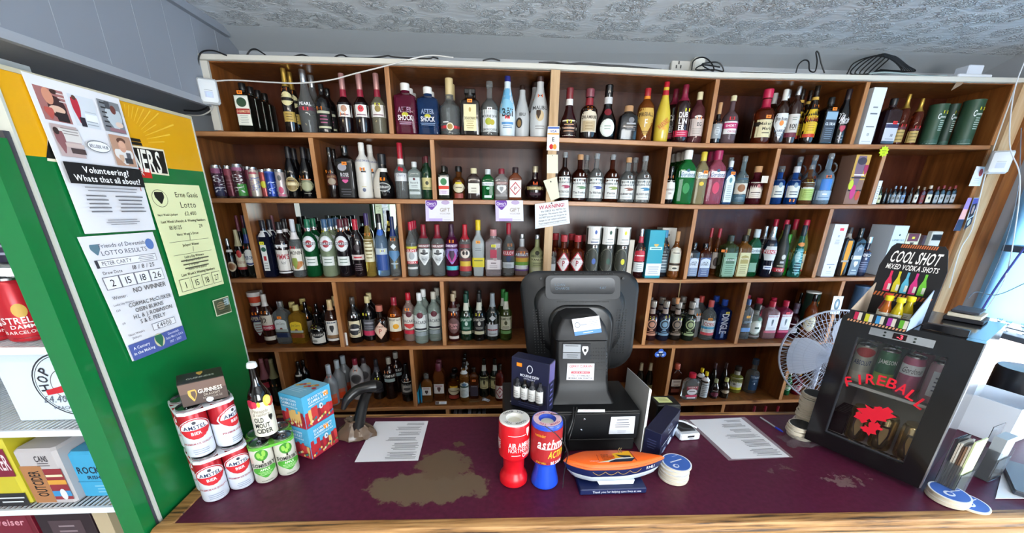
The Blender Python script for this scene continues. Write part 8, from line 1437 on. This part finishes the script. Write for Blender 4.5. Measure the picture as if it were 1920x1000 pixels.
# passive alarm sensors
def sensor(px, py, w_, h_, lk, y, rz):
    c = atY(px, py, y); o = empty('alarm_sensor', c, rz); tag(o, lk, 'alarm sensor'); H_ = h_; W2 = w_/2
    prof = [(0, .0), (.0, .010)]
    rings = []
    for dd, k in ((0, 1), (-.018, 1), (-.030, .86), (-.034, .6)): rings.append([(W2*k*a, dd, H_*k*c_*.5) for a, c_ in ((-.8,-1),(.8,-1),(1,-.8),(1,.85),(.88,1),(-.88,1),(-1,.85),(-1,-.8))])
    MB().loft(rings, mat('#dcdfe0', .35)).build('housing', o); s = plane_surf((0, -.0345, 0), (1,0,0), (0,0,1)); lb = MB(); lb.add([s(u, z, .0004) for u, z in ((-W2*.42,-H_*.26),(W2*.42,-H_*.26),(W2*.42,-H_*.02),(-W2*.42,-H_*.02))], [(0,1,2,3)], '#c2cadb'); lb.add([s(u, z, .0008) for u, z in ((-W2*.42,H_*.02),(W2*.42,H_*.02),(W2*.42,H_*.03),(-W2*.42,H_*.03))], [(0,1,2,3)], '#5a6068'); lb.build('lens', o, flat=True); return o
o = sensor(392, 173, .078, .108, 'cream alarm sensor on the painted trim beside the bulkhead', SY-.040, .5)
lb = MB(); s = plane_surf((0, -.0352, 0), (1,0,0), (0,0,1)); lb.add([s(u-.0, z, .001) for u, z in ((-.008,-.022),(.010,-.022),(.010,-.008),(-.008,-.008))], [(0,1,2,3)], mat('#7a8af0', .4, 0, 0, 1.2)); lb.build('indicator_lamp', o, flat=True)
sensor(1872, 305, .088, .118, 'white alarm sensor on the corner post by the window', SY-.085, -.6)
# paper slips on the corner post
yQ = SY-.0515
sheetY('note', 'white slip with red emblem taped to the corner post', 'note', [(1831,312),(1847,313),(1837,349),(1816,349)], SY-.033, [E(.5,.9,.4,'#b04a50',.2), L(.1,.45,3,.6,'#c9c9cc')], c='#e0e4ea')
sheetY('leaflet', 'pink and purple leaflet stuck low on the corner post', 'leaflet', [(1815,371),(1822,371),(1800,433),(1787,433)], SY-.033, [R(0,.35,.98,'#2a3a56'), R(.36,.66,.98,'#e8b0a8'), R(.66,.99,.98,'#a08ad6')], c='#c9a0c6')
sheetY('leaflet', 'leaflet with small portrait photo stuck on the corner post', 'leaflet', [(1826,371),(1836,371),(1820,420),(1806,432)], SY-.0335, [R(.55,.98,.98,'#5a5aa8'), R(.35,.80,.8,'#2a2a34'), E(.45,.75,.4,'#c9a89a'), R(0,.3,.98,'#27344c'), E(.06,.28,.5,'#cfd6c9')], c='#cfe0ea')
wire('white_cable', 'white cable clipped down the corner post', [atY(1906,156,SY-.060), atY(1880,230,SY-.060), atY(1856,300,SY-.060), atY(1842,350,SY-.060), atY(1822,430,SY-.060), atY(1800,470,SY-.060), atY(1780,540,SY-.060)], .003, '#d9dad6')
# keypad and its little sign
yK = SY+.02; q0, q1 = atY(1729, 492, yK), atY(1770, 492, yK); zk = zs(3, q1.x+.04)+.002; h = ztop(q0.x, yK, 434, zk)-zk
o, w_, F_ = obox('alarm_keypad', 'beige alarm keypad standing in the end bay beside the shot display', 'keypad', Vector((q0.x, yK, zk)), Vector((min(q1.x+.04, 2.80), yK, zk)), .03, h, mat('#cfcdc4', .45), ch=.004)
face(o, 'keypad_print', [R(.80,.93,.86,'#1a1b1e')]+[R(.62-.11*j,.67-.11*j,.13,'#9aa09c',-.24+.2*i) for j in range(4) for i in range(3)], h, w_, F_['front'])
sheetY('small_sign', 'tiny grey paper sign above the beige keypad', 'sign', [(1756,423),(1783,424),(1780,432),(1752,431)], SY+.29, [L(.2,.8,2,.8,'#8a8a8a')], c='#b9b5b0')
# ---- things on top of the shelving
zt0 = zs(0, 0)+.002
wire('white_cable', 'white cable drooping from the alarm sensor across the top shelf', [atY(404,152,SY-.03), atY(440,150.5,SY-.028), atY(500,154,SY-.028), atY(560,156,SY-.028), atY(620,150,SY-.028), atY(662,139,SY-.028), atY(722,124,SY-.028), atY(780,108.5,SY-.026), atY(812,104,SY+.02), atY(850,108,SY+.05)], .0030, '#d6d4cf')
def loop(lk, pts, y, r=.0035, nm='black_cable'): wire(nm, lk, [atY(a, b_, y) for a, b_ in pts], r, '#0e0f12')
zz2 = SY+.16
loop('black cable looping over the corner of the white top rail', [(381,196),(377,150),(372,116),(378,98),(400,95),(425,104)], SY-.026)
loop('small black cable hump on the rail next to the corner loop', [(462,104.5),(470,94),(480,92.5),(490,98),(500,105)], SY+.10)
loop('low black cable hump above the gold-capped bottle', [(545,108),(558,104),(568,103),(580,107)], SY+.10)
loop('long black cable lying along the rail with two humps', [(625,109),(634,104),(644,103.5),(655,108),(690,109),(716,106.5),(728,104.5),(740,107),(800,110),(812,107.5),(822,110)], SY+.10)
loop('black cable hump above the white rum bottles', [(905,114),(915,111),(925,110.5),(938,114)], SY+.10)
loop('flat black cable run by the top of the pine post', [(1010,118),(1040,117.5),(1062,121),(1090,119),(1130,122),(1190,126),(1240,131)], SY+.10, .0045)
loop('coil of black cable beside the wall socket', [(1297,131),(1300,115),(1312,108),(1325,110),(1336,122),(1338,133),(1325,128),(1316,121),(1326,118),(1344,117),(1353,123),(1356,134),(1340,131),(1305,131),(1318,122),(1350,126)], SY+.14)
loop('black cable with a thin upright loop on the rail', [(1492,138),(1497,122),(1507,113),(1516,116),(1518,132),(1528,134),(1532,116),(1530,98),(1535,100),(1540,120),(1546,137)], SY+.14)
pts = []
random.seed(21)
for k in range(7):
    a0 = 1588+k*8; pts += [(a0, 139), (a0+14+k*2, 118-k*.5), (1640+k*6, 101+abs(k-3)*1.5), (1672+k*5, 112+k*2), (1690+k*4, 134), (1650, 137-k)]
loop('large tangle of black cable heaped on the shelf top towards the window', pts, SY+.15)
wire('grey_cable', 'pale grey cable lying over the shelf top beside the black tangle', [atY(1630,138,SY+.08), atY(1660,136,SY+.08), atY(1700,139,SY+.07), atY(1740,143,SY+.06), atY(1775,142,SY+.06)], .0045, '#9fb2b4')
q0 = atY(1783, 140, SY+.06); o = MB().cbox((q0.x, SY+.02, zs(0, q0.x+.2)+.002), (q0.x+.20, SY+.16, zs(0, q0.x)+.024), mat('#e0e4ea', .4), .004).build('router'); tag(o, 'flat white router on the shelf top near the window', 'router')
o = MB().cbox((q0.x+.08, SY+.05, zs(0, q0.x)+.0245), (q0.x+.17, SY+.12, zs(0, q0.x)+.075), mat('#d6dce6', .4), .004).build('adapter_box'); tag(o, 'small white box standing on the flat white router', 'box')
for (a, c_, lk) in ((1375, 1530, 'white paper lying along the shelf top between two cable loops'), (1735, 1790, 'creased white paper lying before the router')):
    x0, x1 = xfor(a, SY+.05, zt0), xfor(c_, SY+.05, zt0); za = max(zs(0, x0), zs(0, x1))+.003; sheet('loose_paper', lk, 'paper', [Vector((x0, SY+.14, za+.012)), Vector((x1, SY+.14, za+.010)), Vector((x1-.02, SY+.0, za)), Vector((x0+.02, SY+.0, za))], [], c='#dcdfe0', th=.001)
sheetY('tape_scrap', 'scrap of brown tape hanging from the white rail near the corner', 'tape', [(1797,147.5),(1813,149),(1801,160),(1783,170)], SY-.0135, [], c='#8f7a66', rough=.3)
# wall socket and conduit
q = atY(1262, 120, BACK-.002); q1 = atY(1297, 122, BACK-.002); o = empty('wall_socket', ((q.x+q1.x)/2, BACK-.001, (q.z+q1.z)/2)); tag(o, 'white double wall socket with plug above the shelving', 'socket'); WS = mat('#cfcdc6', .4); w2 = abs(q1.x-q.x)/2+.02
MB().cbox((-w2, -.03, -.045), (w2, 0, .05), WS, .004).build('socket_plate', o); lb = MB(); s = plane_surf((0, -.0305, 0), (1,0,0), (0,0,1))
for u, z in ((-w2*.45,.0),(-w2*.62,-.02),(-w2*.28,-.02),(w2*.2,.02)): lb.add([s(u+a, z+c_, .0004) for a, c_ in ((-.004,-.008),(.004,-.008),(.004,.008),(-.004,.008))], [(0,1,2,3)], '#4a4744')
lb.build('pin_holes', o, flat=True); MB().cbox((w2*.45, -.075, -.045), (w2*1.35, -.0305, .02), mat('#d9d8d0', .4), .008).build('plug', o); MB().box((-.012, -.014, .0505), (.012, -.0005, .13), WS).build('conduit', o, flat=True)
b = MB(); b.tube([(.05+.0*i, -.02, .13+.0*i) for i in range(1)]+[(-.03, -.03, .128), (.0, -.04, .132), (.04, -.035, .130)], .010, mat('#5a544e', .7), 8); b.build('cobweb_lump', o)
# low-left cable beside the sensor
loop('black cable curving from the alarm sensor under the bulkhead', [(392,193),(388,202),(370,208),(345,207)], SY-.03, .004)
wire('white_cable', 'white cable curving from the alarm sensor under the bulkhead', [atY(398,194,SY-.03), atY(396,206,SY-.03), atY(378,216,SY-.03), atY(350,216,SY-.02)], .003, '#b9b6b0')
